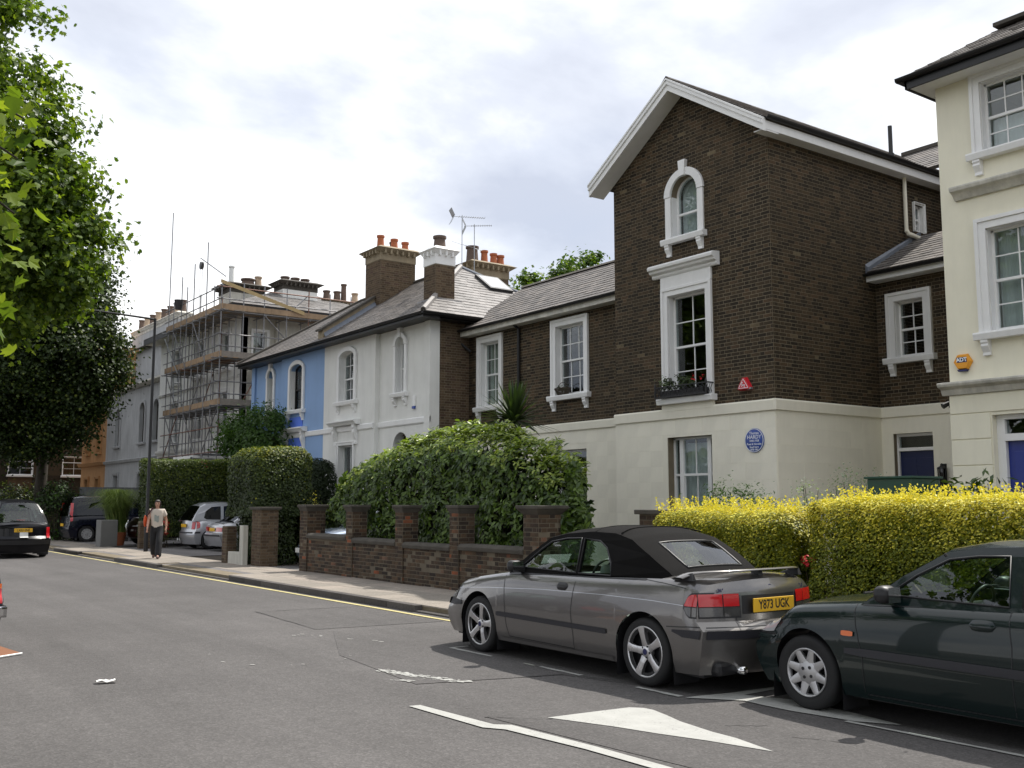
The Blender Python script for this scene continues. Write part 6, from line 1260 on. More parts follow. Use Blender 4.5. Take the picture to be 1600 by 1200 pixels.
    def cabin(s, roof, glass, wind, rear, k=.36, tp=0., tx=-.9, frame=None, y0=.885, bulge=.05, roofmat=None, rear_win=None, rear_glass='glass_car', gl='glass_car', cw=.06, rub=True):
        """roof: top outline from screen base to tail; glass: side panes; wind/rear: index ranges of the screens in the outline"""
        zb = roof[0][1]; yb = s.W / 2 * y0; Y = lambda z, x=0.: yb - k * max(0, z - zb) - .25 * max(0, z - zb) ** 2 - tp * max(0, tx - x) ** 2
        fm = frame or s.paint; s.Y = Y
        def bel(x): return s.zt(x) - .015
        xs = np.linspace(roof[-1][0], roof[0][0], 14); out = [(x, z) for x, z in roof] + [(float(x), bel(float(x))) for x in xs]
        for sg in (1, -1):
            pl = [[Vector((x, z, 0)) for x, z in out]] + [[Vector((x, z, 0)) for x, z in g] for g in glass]; tri = tessellate_polygon(pl); flat_ = [p for l in pl for p in l]
            m = MB(); m.add([(p.x, sg * Y(p.y, p.x), p.y) for p in flat_], tri); o = m.build('pillars', fm, s.o, local=True); o.modifiers.new('s', 'SOLIDIFY').thickness = .035
            for g in glass:
                c = Vector((sum(p[0] for p in g) / len(g), sum(p[1] for p in g) / len(g))); gg = [(p[0] + (p[0] - c.x) * .012, p[1] + (p[1] - c.y) * .02) for p in g]
                MB().add([(x, sg * (Y(z) - .006), z) for x, z in gg], [tuple(range(len(gg)))]).build('side_window', gl, s.o, local=True, normals=False)
                if rub: MB().tube([(x, sg * (Y(z) + .001), z) for x, z in list(g) + [g[0]]], .009, 5).build('window_seal', 'plastic_black', s.o, local=True, smooth=True)
        K = [-1, -.97, -.9, -.75, -.62, -.4, -.2, 0, .2, .4, .62, .75, .9, .97, 1]; N_ = []
        for i, p in enumerate(roof):
            a, b = roof[max(i - 1, 0)], roof[min(i + 1, len(roof) - 1)]; d = Vector((b[0] - a[0], b[1] - a[1])).normalized(); n = Vector((d.y, -d.x)); n = n if n.y >= 0 else -n
            if abs(n.y) < 1e-6: n = Vector((0, 1))
            N_.append(n)
        def row(i, f):
            j = min(i + 1, len(roof) - 1); p = Vector(roof[i]).lerp(Vector(roof[j]), f); n = N_[i].lerp(N_[j], f).normalized(); y = Y(p.y, p.x); return [(p.x + n.x * bulge * (1 - abs(kk) ** 3), kk * y, p.y + n.y * bulge * (1 - abs(kk) ** 3)) for kk in K]
        def band(i0, i1, n, c0=0, c1=None):
            P = []
            for i in range(i0, i1):
                for q in range(n): P.append(row(i, q / n)[c0:c1])
            P.append(row(i1, 0)[c0:c1]); return P
        n = len(roof) - 1
        MB().grid(band(wind[0], wind[1], 4, 1, -1)).build('windscreen', gl, s.o, local=True, smooth=True)
        b = band(wind[0], wind[1], 4); m = MB(); m.grid([r[:3] for r in b]); m.grid([r[-3:] for r in b]); m.build('screen_pillar', fm, s.o, local=True, smooth=True)
        if wind[1] < rear[0]: MB().grid(band(wind[1], rear[0], 4)).build('roof', roofmat or fm, s.o, local=True, smooth=True)
        if rear_win is None:
            MB().grid(band(rear[0], rear[1], 4, 2, -2)).build('rear_window', rear_glass, s.o, local=True, smooth=True); b = band(rear[0], rear[1], 4); m = MB(); m.grid([r[:3] for r in b]); m.grid([r[-3:] for r in b]); m.build('rear_pillar', fm, s.o, local=True, smooth=True)
        else:
            b = band(rear[0], rear[1], 6); r0, r1, c0, c1 = rear_win; m, g = MB(), MB()
            for i in range(len(b) - 1):
                for j in range(len(K) - 1): (g if r0 <= i < r1 and c0 <= j < c1 else m).quad(b[i][j], b[i][j + 1], b[i + 1][j + 1], b[i + 1][j])
            m.build('hood_back', roofmat or fm, s.o, local=True, weld=True, smooth=True); g.build('rear_window', rear_glass, s.o, local=True, weld=True, smooth=True)
            edge = [b[r0][j] for j in range(c0, c1 + 1)] + [b[i][c1] for i in range(r0 + 1, r1 + 1)] + [b[r1][j] for j in range(c1 - 1, c0 - 1, -1)] + [b[i][c0] for i in range(r1 - 1, r0 - 1, -1)]; MB().tube(edge, .012, 5).build('window_seal', 'plastic_black', s.o, local=True, smooth=True)
        if wind[0] > 0: pass
    def interior(s, x0=.0, seat='seat_dark', z=.28, wheel=1, top=.98):
        m = MB(); m.box(s.open[0] + .1, s.open[1] - .05, -s.W / 2 + .14, s.W / 2 - .14, z - .05, z); m.build('cabin_floor', 'plastic_black', s.o, local=True)
        MB().prism([(s.open[1] + .05, -s.W / 2 + .16, z), (s.open[1] + .05, -s.W / 2 + .16, top - .1), (s.open[1] - .3, -s.W / 2 + .16, top - .04), (s.open[1] - .38, -s.W / 2 + .16, top - .2), (s.open[1] - .3, -s.W / 2 + .16, z)], [(s.open[1] + .05, s.W / 2 - .16, z), (s.open[1] + .05, s.W / 2 - .16, top - .1), (s.open[1] - .3, s.W / 2 - .16, top - .04), (s.open[1] - .38, s.W / 2 - .16, top - .2), (s.open[1] - .3, s.W / 2 - .16, z)]).build('dashboard', 'plastic_black', s.o, local=True, bevel=.02)
        for y in (-.36, .36):
            m = MB(); m.prism([(x0 - .25, y - .24, z + .05), (x0 + .25, y - .24, z + .05), (x0 + .28, y - .24, z + .25), (x0 - .2, y - .24, z + .2)], [(x0 - .25, y + .24, z + .05), (x0 + .25, y + .24, z + .05), (x0 + .28, y + .24, z + .25), (x0 - .2, y + .24, z + .2)])
            m.prism([(x0 - .14, y - .23, z + .18), (x0 - .26, y - .23, z + .18), (x0 - .42, y - .2, top - .1), (x0 - .33, y - .2, top - .08)], [(x0 - .14, y + .23, z + .18), (x0 - .26, y + .23, z + .18), (x0 - .42, y + .2, top - .1), (x0 - .33, y + .2, top - .08)])
            m.prism([(x0 - .36, y - .11, top - .06), (x0 - .44, y - .11, top - .06), (x0 - .46, y - .1, top + .1), (x0 - .38, y - .1, top + .1)], [(x0 - .36, y + .11, top - .06), (x0 - .44, y + .11, top - .06), (x0 - .46, y + .1, top + .1), (x0 - .38, y + .1, top + .1)]); m.build('seat', seat, s.o, local=True, bevel=.04)
        m = MB(); m.box(x0 - 1.15, x0 - .75, -.55, .55, z + .05, z + .25); m.prism([(x0 - 1.05, -.55, z + .2), (x0 - 1.2, -.55, z + .2), (x0 - 1.32, -.52, top - .08), (x0 - 1.2, -.52, top - .06)], [(x0 - 1.05, .55, z + .2), (x0 - 1.2, .55, z + .2), (x0 - 1.32, .52, top - .08), (x0 - 1.2, .52, top - .06)]); m.build('rear_seat', seat, s.o, local=True, bevel=.03)
        c = Vector((x0 + .48, -.36 * wheel, top - .08)); MB().tube([c + Vector((-.06 * math.sin(t), .18 * math.cos(t), .17 * math.sin(t))) for t in [2 * math.pi * k / 24 for k in range(25)]], .014, 6).build('steering_wheel', 'plastic_black', s.o, local=True, smooth=True)
    def wheels(s, style='star', rim='alloy', inset=.035, wid=.2):
        r = s.r
        for xa in (s.wb / 2, -s.wb / 2):
            for sg in (1, -1):
                y = sg * (s.W / 2 - inset - wid / 2); h = wid / 2; c = (xa, y, r)
                ty = MB().lathe(c, [(.60 * r, -h * .85), (.74 * r, -h * .96), (.87 * r, -h), (.955 * r, -h * .9), (.992 * r, -h * .66), (r, -h * .4), (r, h * .4), (.992 * r, h * .66), (.955 * r, h * .9), (.87 * r, h), (.74 * r, h * .96), (.60 * r, h * .85)], 40, 'y')
                w = ty.build('wheel', 'tyre', s.o, local=True, auto=45); R0 = .735 * r if style == 'star' else .64 * r; of = sg * h
                d = MB().lathe(c, [(0, of * .1), (R0 * .96, of * .1), (R0 * .96, of * .9)], 32, 'y'); d.build('wheel_well', 'plastic_black', w, local=True, auto=40)
                MB().lathe(c, [(R0 * .9, of * .55), (R0 * .93, of * .9), (R0 * .98, of * 1.0), (R0 * 1.02, of * .96), (R0 * 1.0, of * .7)], 40, 'y').build('rim', rim, w, local=True, smooth=True)
                if style == 'star':
                    for k in range(5):
                        a = math.pi / 2 + 2 * math.pi * k / 5 + .15 * xa; e = Vector((math.cos(a), 0, math.sin(a))); p = Vector((-math.sin(a), 0, math.cos(a))); C = Vector(c)
                        q = lambda rr, ww, hh: C + e * rr + p * ww + Vector((0, hh, 0)); m = MB(); A = [(R0 * .14, R0 * .17, .72), (R0 * .45, R0 * .13, .86), (R0 * .75, R0 * .145, .93), (R0 * .97, R0 * .19, .96)]
                        for (r0, w0, h0), (r1, w1, h1) in zip(A, A[1:]): m.prism([q(r0, -w0, of * h0), q(r0, 0, of * (h0 + .09)), q(r0, w0, of * h0), q(r0, w0 * .7, of * .4), q(r0, -w0 * .7, of * .4)], [q(r1, -w1, of * h1), q(r1, 0, of * (h1 + .06)), q(r1, w1, of * h1), q(r1, w1 * .7, of * .45), q(r1, -w1 * .7, of * .45)])
                        m.build('spoke', rim, w, local=True, auto=50)
                    MB().lathe(c, [(0, of * .9), (R0 * .13, of * .9), (R0 * .3, of * .74), (R0 * .32, of * .4)], 20, 'y').build('hub', rim, w, local=True, auto=40)
                    MB().lathe(c, [(0, of * .915), (R0 * .125, of * .912)], 16, 'y').build('hub_badge', 'navy_print', w, local=True)
                    m = MB()
                    for k in range(5): a = math.pi / 2 + 2 * math.pi * (k + .5) / 5 + .15 * xa; m.cyl((c[0] + R0 * .22 * math.cos(a), c[1] + of * .6, c[2] + R0 * .22 * math.sin(a)), (c[0] + R0 * .22 * math.cos(a), c[1] + of * .84, c[2] + R0 * .22 * math.sin(a)), .011, n=8)
                    m.build('wheel_bolts', 'plastic_black', w, local=True)
                else:
                    n_ = 8 if style == 'cap' else 10; m = MB(); MB().lathe(c, [(0, of * .9), (R0 * .45, of * .86), (R0 * .55, of * .76), (R0 * .5, of * .3)], 28, 'y').build('hub', rim, w, local=True, auto=30)
                    for k in range(n_):
                        a = 2 * math.pi * (k + .35) / n_; e = Vector((math.cos(a), 0, math.sin(a))); p = Vector((-math.sin(a), 0, math.cos(a))); C = Vector(c); q = lambda rr, ww, hh: C + e * rr + p * ww + Vector((0, hh, 0)); w0, w1 = R0 * .2, R0 * (.13 if style == 'cap' else .2)
                        m.prism([q(R0 * .42, -w0, of * .80), q(R0 * .42, 0, of * .88), q(R0 * .42, w0, of * .80), q(R0 * .42, w0, of * .5), q(R0 * .42, -w0, of * .5)], [q(R0 * .95, -w1, of * .9), q(R0 * .95, 0, of * .99), q(R0 * .95, w1, of * .9), q(R0 * .95, w1, of * .6), q(R0 * .95, -w1, of * .6)])
                    m.build('spokes', rim, w, local=True, auto=50); m = MB()
                    for k in range(4): a = math.pi / 2 * k + .6; m.cyl((c[0] + R0 * .25 * math.cos(a), c[1] + of * .7, c[2] + R0 * .25 * math.sin(a)), (c[0] + R0 * .25 * math.cos(a), c[1] + of * .93, c[2] + R0 * .25 * math.sin(a)), .014, n=8)
                    m.build('wheel_bolts', 'plastic_black', w, local=True)
    def mirror(s, x, z, sides=(1, -1), mat=None, sc=1.):
        for sg in sides:
            y0 = s.Sz(x, z - .1).y; P = []
            for i in range(9):
                f = i / 8; r = math.sin(math.pi * (.06 + .88 * f)) ** .5; P.append([(x + .07 * sc - .14 * sc * f * 1.0 + .0, sg * (y0 + .10 * sc + .085 * sc * r * np.sign(math.cos(t)) * abs(math.cos(t)) ** .6), z + .065 * sc * r * np.sign(math.sin(t)) * abs(math.sin(t)) ** .6) for t in [2 * math.pi * k / 16 for k in range(17)]])
            mo = MB().grid(P).build('mirror', mat or s.paint, s.o, local=True, smooth=True)
            MB().prism([(x + .06, sg * (y0 - .04), z - .07), (x - .02, sg * (y0 - .04), z - .07), (x - .02, sg * (y0 - .04), z), (x + .06, sg * (y0 - .04), z)], [(x + .03, sg * (y0 + .06), z - .05), (x - .02, sg * (y0 + .06), z - .05), (x - .02, sg * (y0 + .06), z), (x + .03, sg * (y0 + .06), z)]).build('mirror_foot', 'plastic_black', mo, local=True)
            MB().add([(x - .074 * sc, sg * (y0 + .10 * sc + .07 * sc * a), z + .052 * sc * b) for a, b in ((-1, -1), (1, -1), (1, 1), (-1, 1))], [(0, 1, 2, 3)]).build('mirror_glass', 'chrome', mo, local=True)
    def handle(s, x, z, mat='plastic_black', w=.18, sides=(1, -1)):
        for sg in sides:
            P = []
            for i in range(9):
                f = i / 8 * 2 - 1; h = .038 * math.sqrt(max(0, 1 - f ** 4)) + .002; P.append([])
                for t in (-1, -.5, 0, .5, 1): p = s.Sz(x + f * w / 2, z + h * t, .004 + .018 * (1 - t * t) * (1 - f ** 4)); P[-1].append((p.x, p.y * sg, p.z))
            MB().grid(P).build('door_handle', mat, s.o, local=True, smooth=True)
    def plate(s, end, z, text, mat, y=0, w=.52, h=.115, off=.02):
        c = s.Cp(end, y, z, off); m = MB(); m.box(c.x - .006, c.x + .006, y - w / 2, y + w / 2, z - h / 2, z + h / 2); p = m.build('number_plate', mat, s.o, local=True, bevel=.004)
        if text: text_obj(text, h * .92, p, 'print_black', Matrix.Translation(Vector((c.x + end * .0065, y, z))) @ Matrix((Vector((0, end, 0)), Vector((0, 0, 1)), Vector((end, 0, 0)))).transposed().to_4x4() @ Matrix.Diagonal((.82, 1, 1, 1)), ext=.0008, bold=.0022)
        return p
    def text(s, end, y, z, txt, size, mat='plastic_black', off=.006): c = s.Cp(end, y, z, off); return text_obj(txt, size, s.o, mat, Matrix.Translation(c) @ Matrix((Vector((0, end, 0)), Vector((0, 0, 1)), Vector((end, 0, 0)))).transposed().to_4x4(), ext=.001, bold=.001)
NOSE = ([0, .25, .45, .58, .62, .8, 1.], [.10, .03, .0, .01, .05, .11, .24]); TAIL = ([0, .3, .52, .56, .60, .9, 1.], [.12, .03, .0, .02, .085, .10, .14])
UP = R(90)
# ---- silver grey convertible
sv = Car('convertible', 'silver grey convertible with black fabric roof parked by the kerb', (7.535, 8.515), UP, 2.75, .92, .93, 1.72, [(-2.305, .955), (-2.15, 1.0), (-1.75, 1.005), (-1.2, .985), (-.6, .965), (.2, .95), (.75, .945), (1.1, .90), (1.5, .845), (1.9, .77), (2.15, .71), (2.295, .655)], 'paint_gunmetal', ([0, .25, .45, .58, .62, .8, 1.], [.10, .03, .0, .01, .04, .08, .15]), TAIL, r=.318, open_=(-1.5, .84), sweepf=.17, sweepr=.20, planr=.07)
RF = [(.86, .93), (.58, 1.14), (.30, 1.325), (.05, 1.375), (-.35, 1.405), (-.72, 1.395), (-.98, 1.34), (-1.25, 1.20), (-1.5, 1.05), (-1.58, .985)]
sv.cabin(RF, [[(.66, 1.0), (.40, 1.195), (.26, 1.285), (.02, 1.325), (-.22, 1.335), (-.29, .985)], [(-.33, .985), (-.27, 1.335), (-.52, 1.315), (-.66, 1.25), (-.78, 1.11), (-.83, .985)]], (0, 2), (5, 9), frame='fabric_black', roofmat='fabric_black', rear_win=(9, 18, 4, 10), k=.30, bulge=.055, rear_glass='glass', tp=.28, tx=-.85)
for i_, (dx, r_) in enumerate(((-.70, .007), (-.30, .005))):
    zz0 = float(np.interp(dx, [p[0] for p in RF][::-1], [p[1] for p in RF][::-1])); MB().tube([(dx - .10 * abs(k) ** 3, k * (sv.Y(zz0, dx) - .0), zz0 + .057 * (1 - abs(k) ** 3) + .002) for k in np.linspace(-1, 1, 21)], r_, 5).build('hood_seam', 'fabric_black', sv.o, local=True, smooth=True)
sv.interior(.05, 'seat_pale', top=.96); sv.wheels('star', 'alloy')
sv.line([(.88, .90), (.83, .6), (.80, .36), (.76, .245)], sides=(1, -1)); sv.line([(-.36, .955), (-.33, .6), (-.36, .4), (-.36, .235)]); sv.line([(.76, .245), (-.36, .235)])
sv.line([(2.0, .69), (1.2, .745), (.2, .79), (-.8, .805), (-1.5, .80), (-1.95, .78)], .006, 'crease', 'paint_silver', off=.0015)
sv.line([(.84, .925), (.2, .955), (-.6, .97), (-1.35, .99)], .03, 'belt_trim', 'plastic_black', off=.006)
sv.side('rubbing_strip', [(.98, .455, .495), (.95, .45, .50), (-.36, .44, .49), (-.86, .435, .485), (-.88, .44, .48)], 'rubber_strip', .012, n=6)
sv.side('sill_skirt', [(.94, .19, .225), (0, .185, .22), (-.95, .185, .225)], 'paint_gunmetal', .012, n=8)
sv.side('bumper_strip', [(2.27, .50, .575), (1.95, .50, .57), (1.73, .515, .56)], 'rubber_strip', .008, n=4); sv.cap('bumper_strip', 1, [(y, .50, .575) for y in np.linspace(-.78, .78, 18)], 'rubber_strip', .008)
sv.side('bumper_strip', [(-1.76, .545, .565), (-1.9, .505, .57), (-2.28, .50, .575)], 'rubber_strip', .008, n=5); sv.cap('bumper_strip', -1, [(y, .50, .575) for y in np.linspace(-.77, .77, 18)], 'rubber_strip', .008)
sv.line([(-1.69, .585), (-2.0, .60), (-2.28, .605)], .009); sv.cap('panel_gap', -1, [(y, .598, .608) for y in np.linspace(-.77, .77, 16)], 'print_black', .004)
sv.side('lamp_surround', [(-1.93, .755, .79), (-2.05, .71, .845), (-2.2, .675, .895), (-2.305, .675, .90)], 'print_black', .004, n=5)
tl = sv.side('tail_lamp', [(-1.97, .782, .79), (-2.08, .778, .845), (-2.2, .778, .88), (-2.305, .778, .888)], 'lamp_red', .009, n=5); tl2 = sv.side('tail_lamp', [(-1.97, .755, .77), (-2.08, .715, .77), (-2.2, .69, .77), (-2.305, .69, .77)], 'lamp_smoke', .009, n=5)
for sg in (1, -1):
    sv.cap('lamp_surround', -1, [(y * sg, .675, .90) for y in np.linspace(.38, .778, 12)], 'print_black', .004); sv.cap('tail_lamp', -1, [(y * sg, .778, .888) for y in np.linspace(.395, .55, 6)], 'lamp_red', .009); sv.cap('tail_lamp', -1, [(y * sg, .69, .77) for y in np.linspace(.395, .55, 6)], 'lamp_smoke', .009); sv.cap('tail_lamp', -1, [(y * sg, .778, .888) for y in np.linspace(.56, .775, 7)], 'lamp_red', .009); sv.cap('tail_lamp', -1, [(y * sg, .69, .77) for y in np.linspace(.56, .775, 7)], 'lamp_smoke', .009)
sv.cap('boot_recess', -1, [(y, .705, .87) for y in np.linspace(-.36, .36, 12)], 'print_black', .003); sv.plate(-1, .78, 'Y873 UGK', 'plate_yellow', 0, .56, .125, .022)
for y in (.43, -.43): sv.cap('panel_gap', -1, [(y - .004, .61, .69), (y + .004, .61, .69)], 'print_black', .005)
sv.cap('brake_light', -1, [(y, .945, .965) for y in np.linspace(-.13, .13, 6)], 'lamp_red', .004)
sv.text(-1, .55, .918, 'SAAB', .045, 'navy_print', .01); sv.text(-1, -.55, .918, '9-3', .045, 'navy_print', .01)
MB().lathe(sv.Cp(-1, 0, .925, .004), [(0, -.006), (.033, -.004), (.033, .004), (0, .004)], 20, 'x').build('boot_badge', 'navy_print', sv.o, local=True, auto=40)
# spoiler
P = []
for i in range(25):
    y = -.80 + 1.6 * i / 24; a = abs(y) / .8; z = 1.085 - .03 * a ** 4 - .04 * max(0, a - .9) * 10; xx = -2.11 + .30 * a ** 3.2; P.append([(xx + dx, y, z + dz) for dx, dz in ((.09, -.004), (.05, .010), (0, .013), (-.05, .008), (-.055, -.002), (0, -.008), (.06, -.009), (.09, -.004))])
sp = MB().grid(P).build('spoiler', 'paint_gunmetal', sv.o, local=True, smooth=True)
for y in (0,): MB().prism([(-2.10, y - .03, .98), (-2.0, y - .03, .98), (-2.0, y - .03, 1.08), (-2.08, y - .03, 1.08)], [(-2.10, y + .03, .98), (-2.0, y + .03, .98), (-2.0, y + .03, 1.08), (-2.08, y + .03, 1.08)]).build('spoiler_post', 'plastic_black', sp, local=True)
for y in (-.74, .74): MB().prism([(-1.95, y - .03, 1.0), (-1.7, y - .03, 1.0), (-1.76, y - .01, 1.03), (-1.93, y - .01, 1.07)], [(-1.95, y + .02, 1.0), (-1.7, y + .02, 1.0), (-1.76, y + .01, 1.03), (-1.93, y + .01, 1.07)]).build('spoiler_post', 'plastic_black', sp, local=True)
sv.side('head_lamp', [(2.295, .585, .655), (2.08, .585, .69), (1.98, .60, .70), (1.9, .66, .69)], 'lamp_clear', .007, n=4); sv.side('head_lamp', [(1.93, .60, .68)] * 2, 'lamp_orange', .006)
for sg in (1, -1): sv.cap('head_lamp', 1, [(y * sg, .585, .65) for y in np.linspace(.36, .72, 8)], 'lamp_clear', .007)
sv.cap('grille', 1, [(y, .585, .645) for y in np.linspace(-.28, .28, 8)], 'plastic_black', .006); sv.plate(1, .38, 'Y873 UGK', 'plate_white')
sv.mirror(.60, 1.015, mat='plastic_black'); sv.handle(-.16, .845)
sv.line([(-1.2, .99), (-1.6, .965), (-1.95, .93)], .006); MB().tube([(-2.1, .42, .22), (-2.24, .42, .22)], .035, 10).build('exhaust', 'chrome', sv.o, local=True, smooth=True); MB().box(-2.15, -1.75, .2, .66, .17, .3).build('silencer', 'plastic_black', sv.o, local=True, bevel=.04)
MB().add([(.86, .30, .965), (.86, -.1, .965), (.74, -.1, 1.01), (.74, .3, 1.01)], [(0, 1, 2, 3)]).build('dash_paper', 'paper_white', sv.o, local=True)
# ---- dark green saloon
NOSE2 = ([0, .25, .45, .62, .64, .8, 1.], [.10, .03, .0, .0, .04, .08, .20])
gc = Car('saloon_car', 'dark green saloon parked nose to tail behind the silver convertible', (7.87, 4.25), UP, 2.62, .635, 1.0, 1.71, [(-2.31, .93), (-2.1, .99), (-1.6, .97), (-.8, .945), (0, .925), (.7, .91), (1.0, .885), (1.4, .845), (1.7, .79), (1.88, .735), (1.98, .69)], 'paint_green', NOSE2, TAIL, r=.305, open_=(-1.6, .76), sweepf=.09, planf=.07)
RF2 = [(.80, .895), (.48, 1.13), (.16, 1.325), (-.1, 1.37), (-.45, 1.385), (-.9, 1.375), (-1.2, 1.33), (-1.5, 1.16), (-1.78, .985)]
gc.cabin(RF2, [[(.58, .985), (.36, 1.145), (.12, 1.275), (-.1, 1.305), (-.34, 1.315), (-.40, .965)], [(-.50, .965), (-.45, 1.315), (-.9, 1.30), (-1.12, 1.24), (-1.3, 1.06), (-1.32, .985)]], (0, 2), (6, 8), k=.36)
gc.interior(-.05, 'seat_dark', top=.93, wheel=1); gc.wheels('cap', 'hubcap', wid=.19)
gc.line([(.84, .90), (.80, .72), (.74, .5), (.74, .23)]); gc.line([(-.42, .955), (-.46, .7), (-.46, .23)]); gc.line([(.72, .215), (-1.0, .215)], .01); gc.line([(-1.28, .95), (-1.1, .75), (-1.0, .5), (-1.0, .23)])
gc.side('rubbing_strip', [(.90, .515, .555), (.74, .505, .565), (-.46, .495, .56), (-1.0, .495, .56)], 'rubber_strip', .012, n=6)
gc.line([(1.8, .70), (1.0, .80), (.2, .835), (-1, .85), (-2, .85)], .008, 'crease', 'paint_green', off=.004)
gc.line([(.78, .905), (0, .945), (-1.3, .965)], .03, 'belt_trim', 'plastic_black', off=.006)
gc.side('indicator', [(.93, .655, .685), (.91, .65, .69), (.84, .65, .69), (.82, .655, .685)], 'lamp_orange', .014); gc.handle(-.24, .83, 'paint_green', .2)
gc.side('head_lamp', [(1.97, .60, .68), (1.88, .60, .71), (1.75, .61, .725), (1.70, .68, .71)], 'lamp_clear', .007, n=4)
for sg in (1, -1): gc.cap('head_lamp', 1, [(y * sg, .60, .68) for y in np.linspace(.34, .76, 8)], 'lamp_clear', .007)
gc.line([(1.70, .59), (1.97, .59)], .012); gc.cap('grille', 1, [(y, .58, .66) for y in np.linspace(-.3, .3, 8)], 'plastic_black', .006)
gc.side('bumper_top', [(1.97, .55, .585), (1.7, .555, .58)], 'paint_green', .012, n=3); gc.mirror(.50, 1.0, mat='plastic_black', sc=1.1)
MB().tube([(.10, .66, 1.30), (.112, .67, 1.32)], .012, 6).build('aerial_base', 'plastic_black', gc.o, local=True)
MB().tube([(.95 - .0, y, .965) for y in (-.1, .2, .5)], .01, 5).build('wiper', 'plastic_black', gc.o, local=True)
gc.side('tail_lamp', [(-2.0, .72, .86), (-2.31, .72, .88)], 'lamp_red', .007, n=4)
# ---- black taxi seen from behind
tx = Car('taxi', 'black london style taxi driving away at the left edge', (6.42, 36.9), UP, 2.86, .75, .95, 1.78, [(-2.38, 1.0), (-2.2, 1.06), (-1.8, 1.08), (-1.2, 1.05), (.6, 1.02), (1.0, 1.0), (1.5, .97), (2.0, .88), (2.18, .80)], 'paint_black', NOSE, TAIL, r=.33, open_=(-1.7, .98), sweepr=.24, cat='taxi')
tx.cabin([(1.0, 1.0), (.75, 1.3), (.5, 1.6), (.2, 1.72), (-.5, 1.77), (-1.1, 1.75), (-1.45, 1.66), (-1.68, 1.4), (-1.86, 1.07)], [[(.78, 1.08), (.48, 1.52), (.1, 1.6), (.05, 1.06)], [(-.02, 1.06), (.02, 1.61), (-.75, 1.63), (-.8, 1.07)], [(-.88, 1.07), (-.83, 1.63), (-1.25, 1.56), (-1.48, 1.3), (-1.55, 1.08)]], (0, 2), (6, 8), k=.22, bulge=.06, y0=.9, rub=False)
tx.interior(0, 'seat_dark', top=1.1); tx.wheels('plain', 'hubcap')
tx.plate(-1, .86, 'LX03 ENE', 'plate_yellow'); tx.cap('licence_plate', -1, [(y - .02, .64, .80) for y in np.linspace(-.12, .12, 4)], 'plate_white', .02)
for sg in (1, -1): tx.cap('tail_lamp', -1, [(y * sg, .62, .95) for y in np.linspace(.70, .80, 4)], 'lamp_red', .012)
tx.side('tail_lamp', [(-2.38, .62, .95), (-2.3, .64, .93)], 'lamp_red', .012); tx.cap('bumper', -1, [(y, .42, .56) for y in np.linspace(-.82, .82, 12)], 'plastic_black', .03); tx.cap('panel_gap', -1, [(y, .60, .61) for y in np.linspace(-.7, .7, 12)], 'print_black', .005)
MB().box(-1.84, -1.78, -.12, .12, 1.15, 1.19).build('brake_light', 'lamp_red', tx.o, local=True); MB().tube([(-1.92, -.35, 1.12), (-1.90, .3, 1.16)], .012, 5).build('wiper', 'plastic_black', tx.o, local=True)
# ---- car cut by the left edge
lc = Car('saloon_car', 'dark blue car with chrome bumper cut off by the left edge', (1.45, 15.43), UP, 2.7, .85, 1.05, 1.72, [(-2.4, .95), (-2.2, 1.0), (-1.6, .98), (0, .93), (.8, .92), (1.5, .86), (2.2, .70)], 'paint_darkgrey', NOSE, TAIL, r=.31, open_=(-1.7, .8), sweepr=.08)
lc.cabin(RF2[:-2] + [(-1.55, 1.16), (-1.85, .985)], [[(.58, .985), (.36, 1.145), (.12, 1.275), (-.34, 1.315), (-.40, .965)], [(-.50, .965), (-.45, 1.315), (-.9, 1.30), (-1.3, 1.06)]], (0, 2), (6, 8), rub=False); lc.interior(-.05); lc.wheels('plain', 'hubcap')
for sg in (1, -1):
    lc.cap('tail_lamp', -1, [(y * sg, .55, .71) for y in np.linspace(.45, .80, 5)], 'lamp_red', .01); lc.cap('indicator', -1, [(y * sg, .715, .77) for y in np.linspace(.45, .80, 5)], 'lamp_orange', .01)
lc.side('tail_lamp', [(-2.4, .55, .71), (-2.28, .55, .71)], 'lamp_red', .01); lc.cap('bumper', -1, [(y, .40, .52) for y in np.linspace(-.84, .84, 12)], 'chrome', .07, thick=.05); lc.side('bumper', [(-2.4, .40, .52), (-1.9, .41, .51)], 'chrome', .03, n=4); lc.plate(-1, .72, '', 'plate_yellow')
# ---- dark van on the drive, nose away from the road
vn = Car('van', 'dark navy people carrier van parked on the drive by the planter', (12.35, 46.0, .09), 0, 3.1, .85, .8, 1.9, [(-2.35, 1.08), (-1.5, 1.1), (.8, 1.08), (1.5, 1.02), (2.1, .92), (2.4, .8)], 'paint_navy', NOSE, ([0, .3, .5, .6, 1.], [.1, 0, 0, .04, .07]), r=.33, open_=(-2.2, 1.5), sweepr=.08, cat='van')
vn.cabin([(1.55, 1.03), (1.1, 1.42), (.72, 1.72), (.3, 1.83), (-.6, 1.87), (-1.7, 1.85), (-2.05, 1.8), (-2.18, 1.5), (-2.27, 1.06)], [[(1.2, 1.12), (.75, 1.55), (.4, 1.62), (.35, 1.1)], [(.25, 1.1), (.3, 1.66), (-.8, 1.7), (-.85, 1.1)], [(-.95, 1.1), (-.9, 1.7), (-1.85, 1.68), (-1.98, 1.45), (-1.98, 1.1)]], (0, 2), (6, 8), k=.14, bulge=.05, y0=.92, gl='glass_dark', rear_glass='glass_dark', rub=False)
vn.wheels('plain', 'hubcap'); vn.side('tail_lamp', [(-2.35, .85, 1.06), (-2.22, .87, 1.06)], 'lamp_red', .012); vn.plate(-1, .7, '', 'plate_yellow')
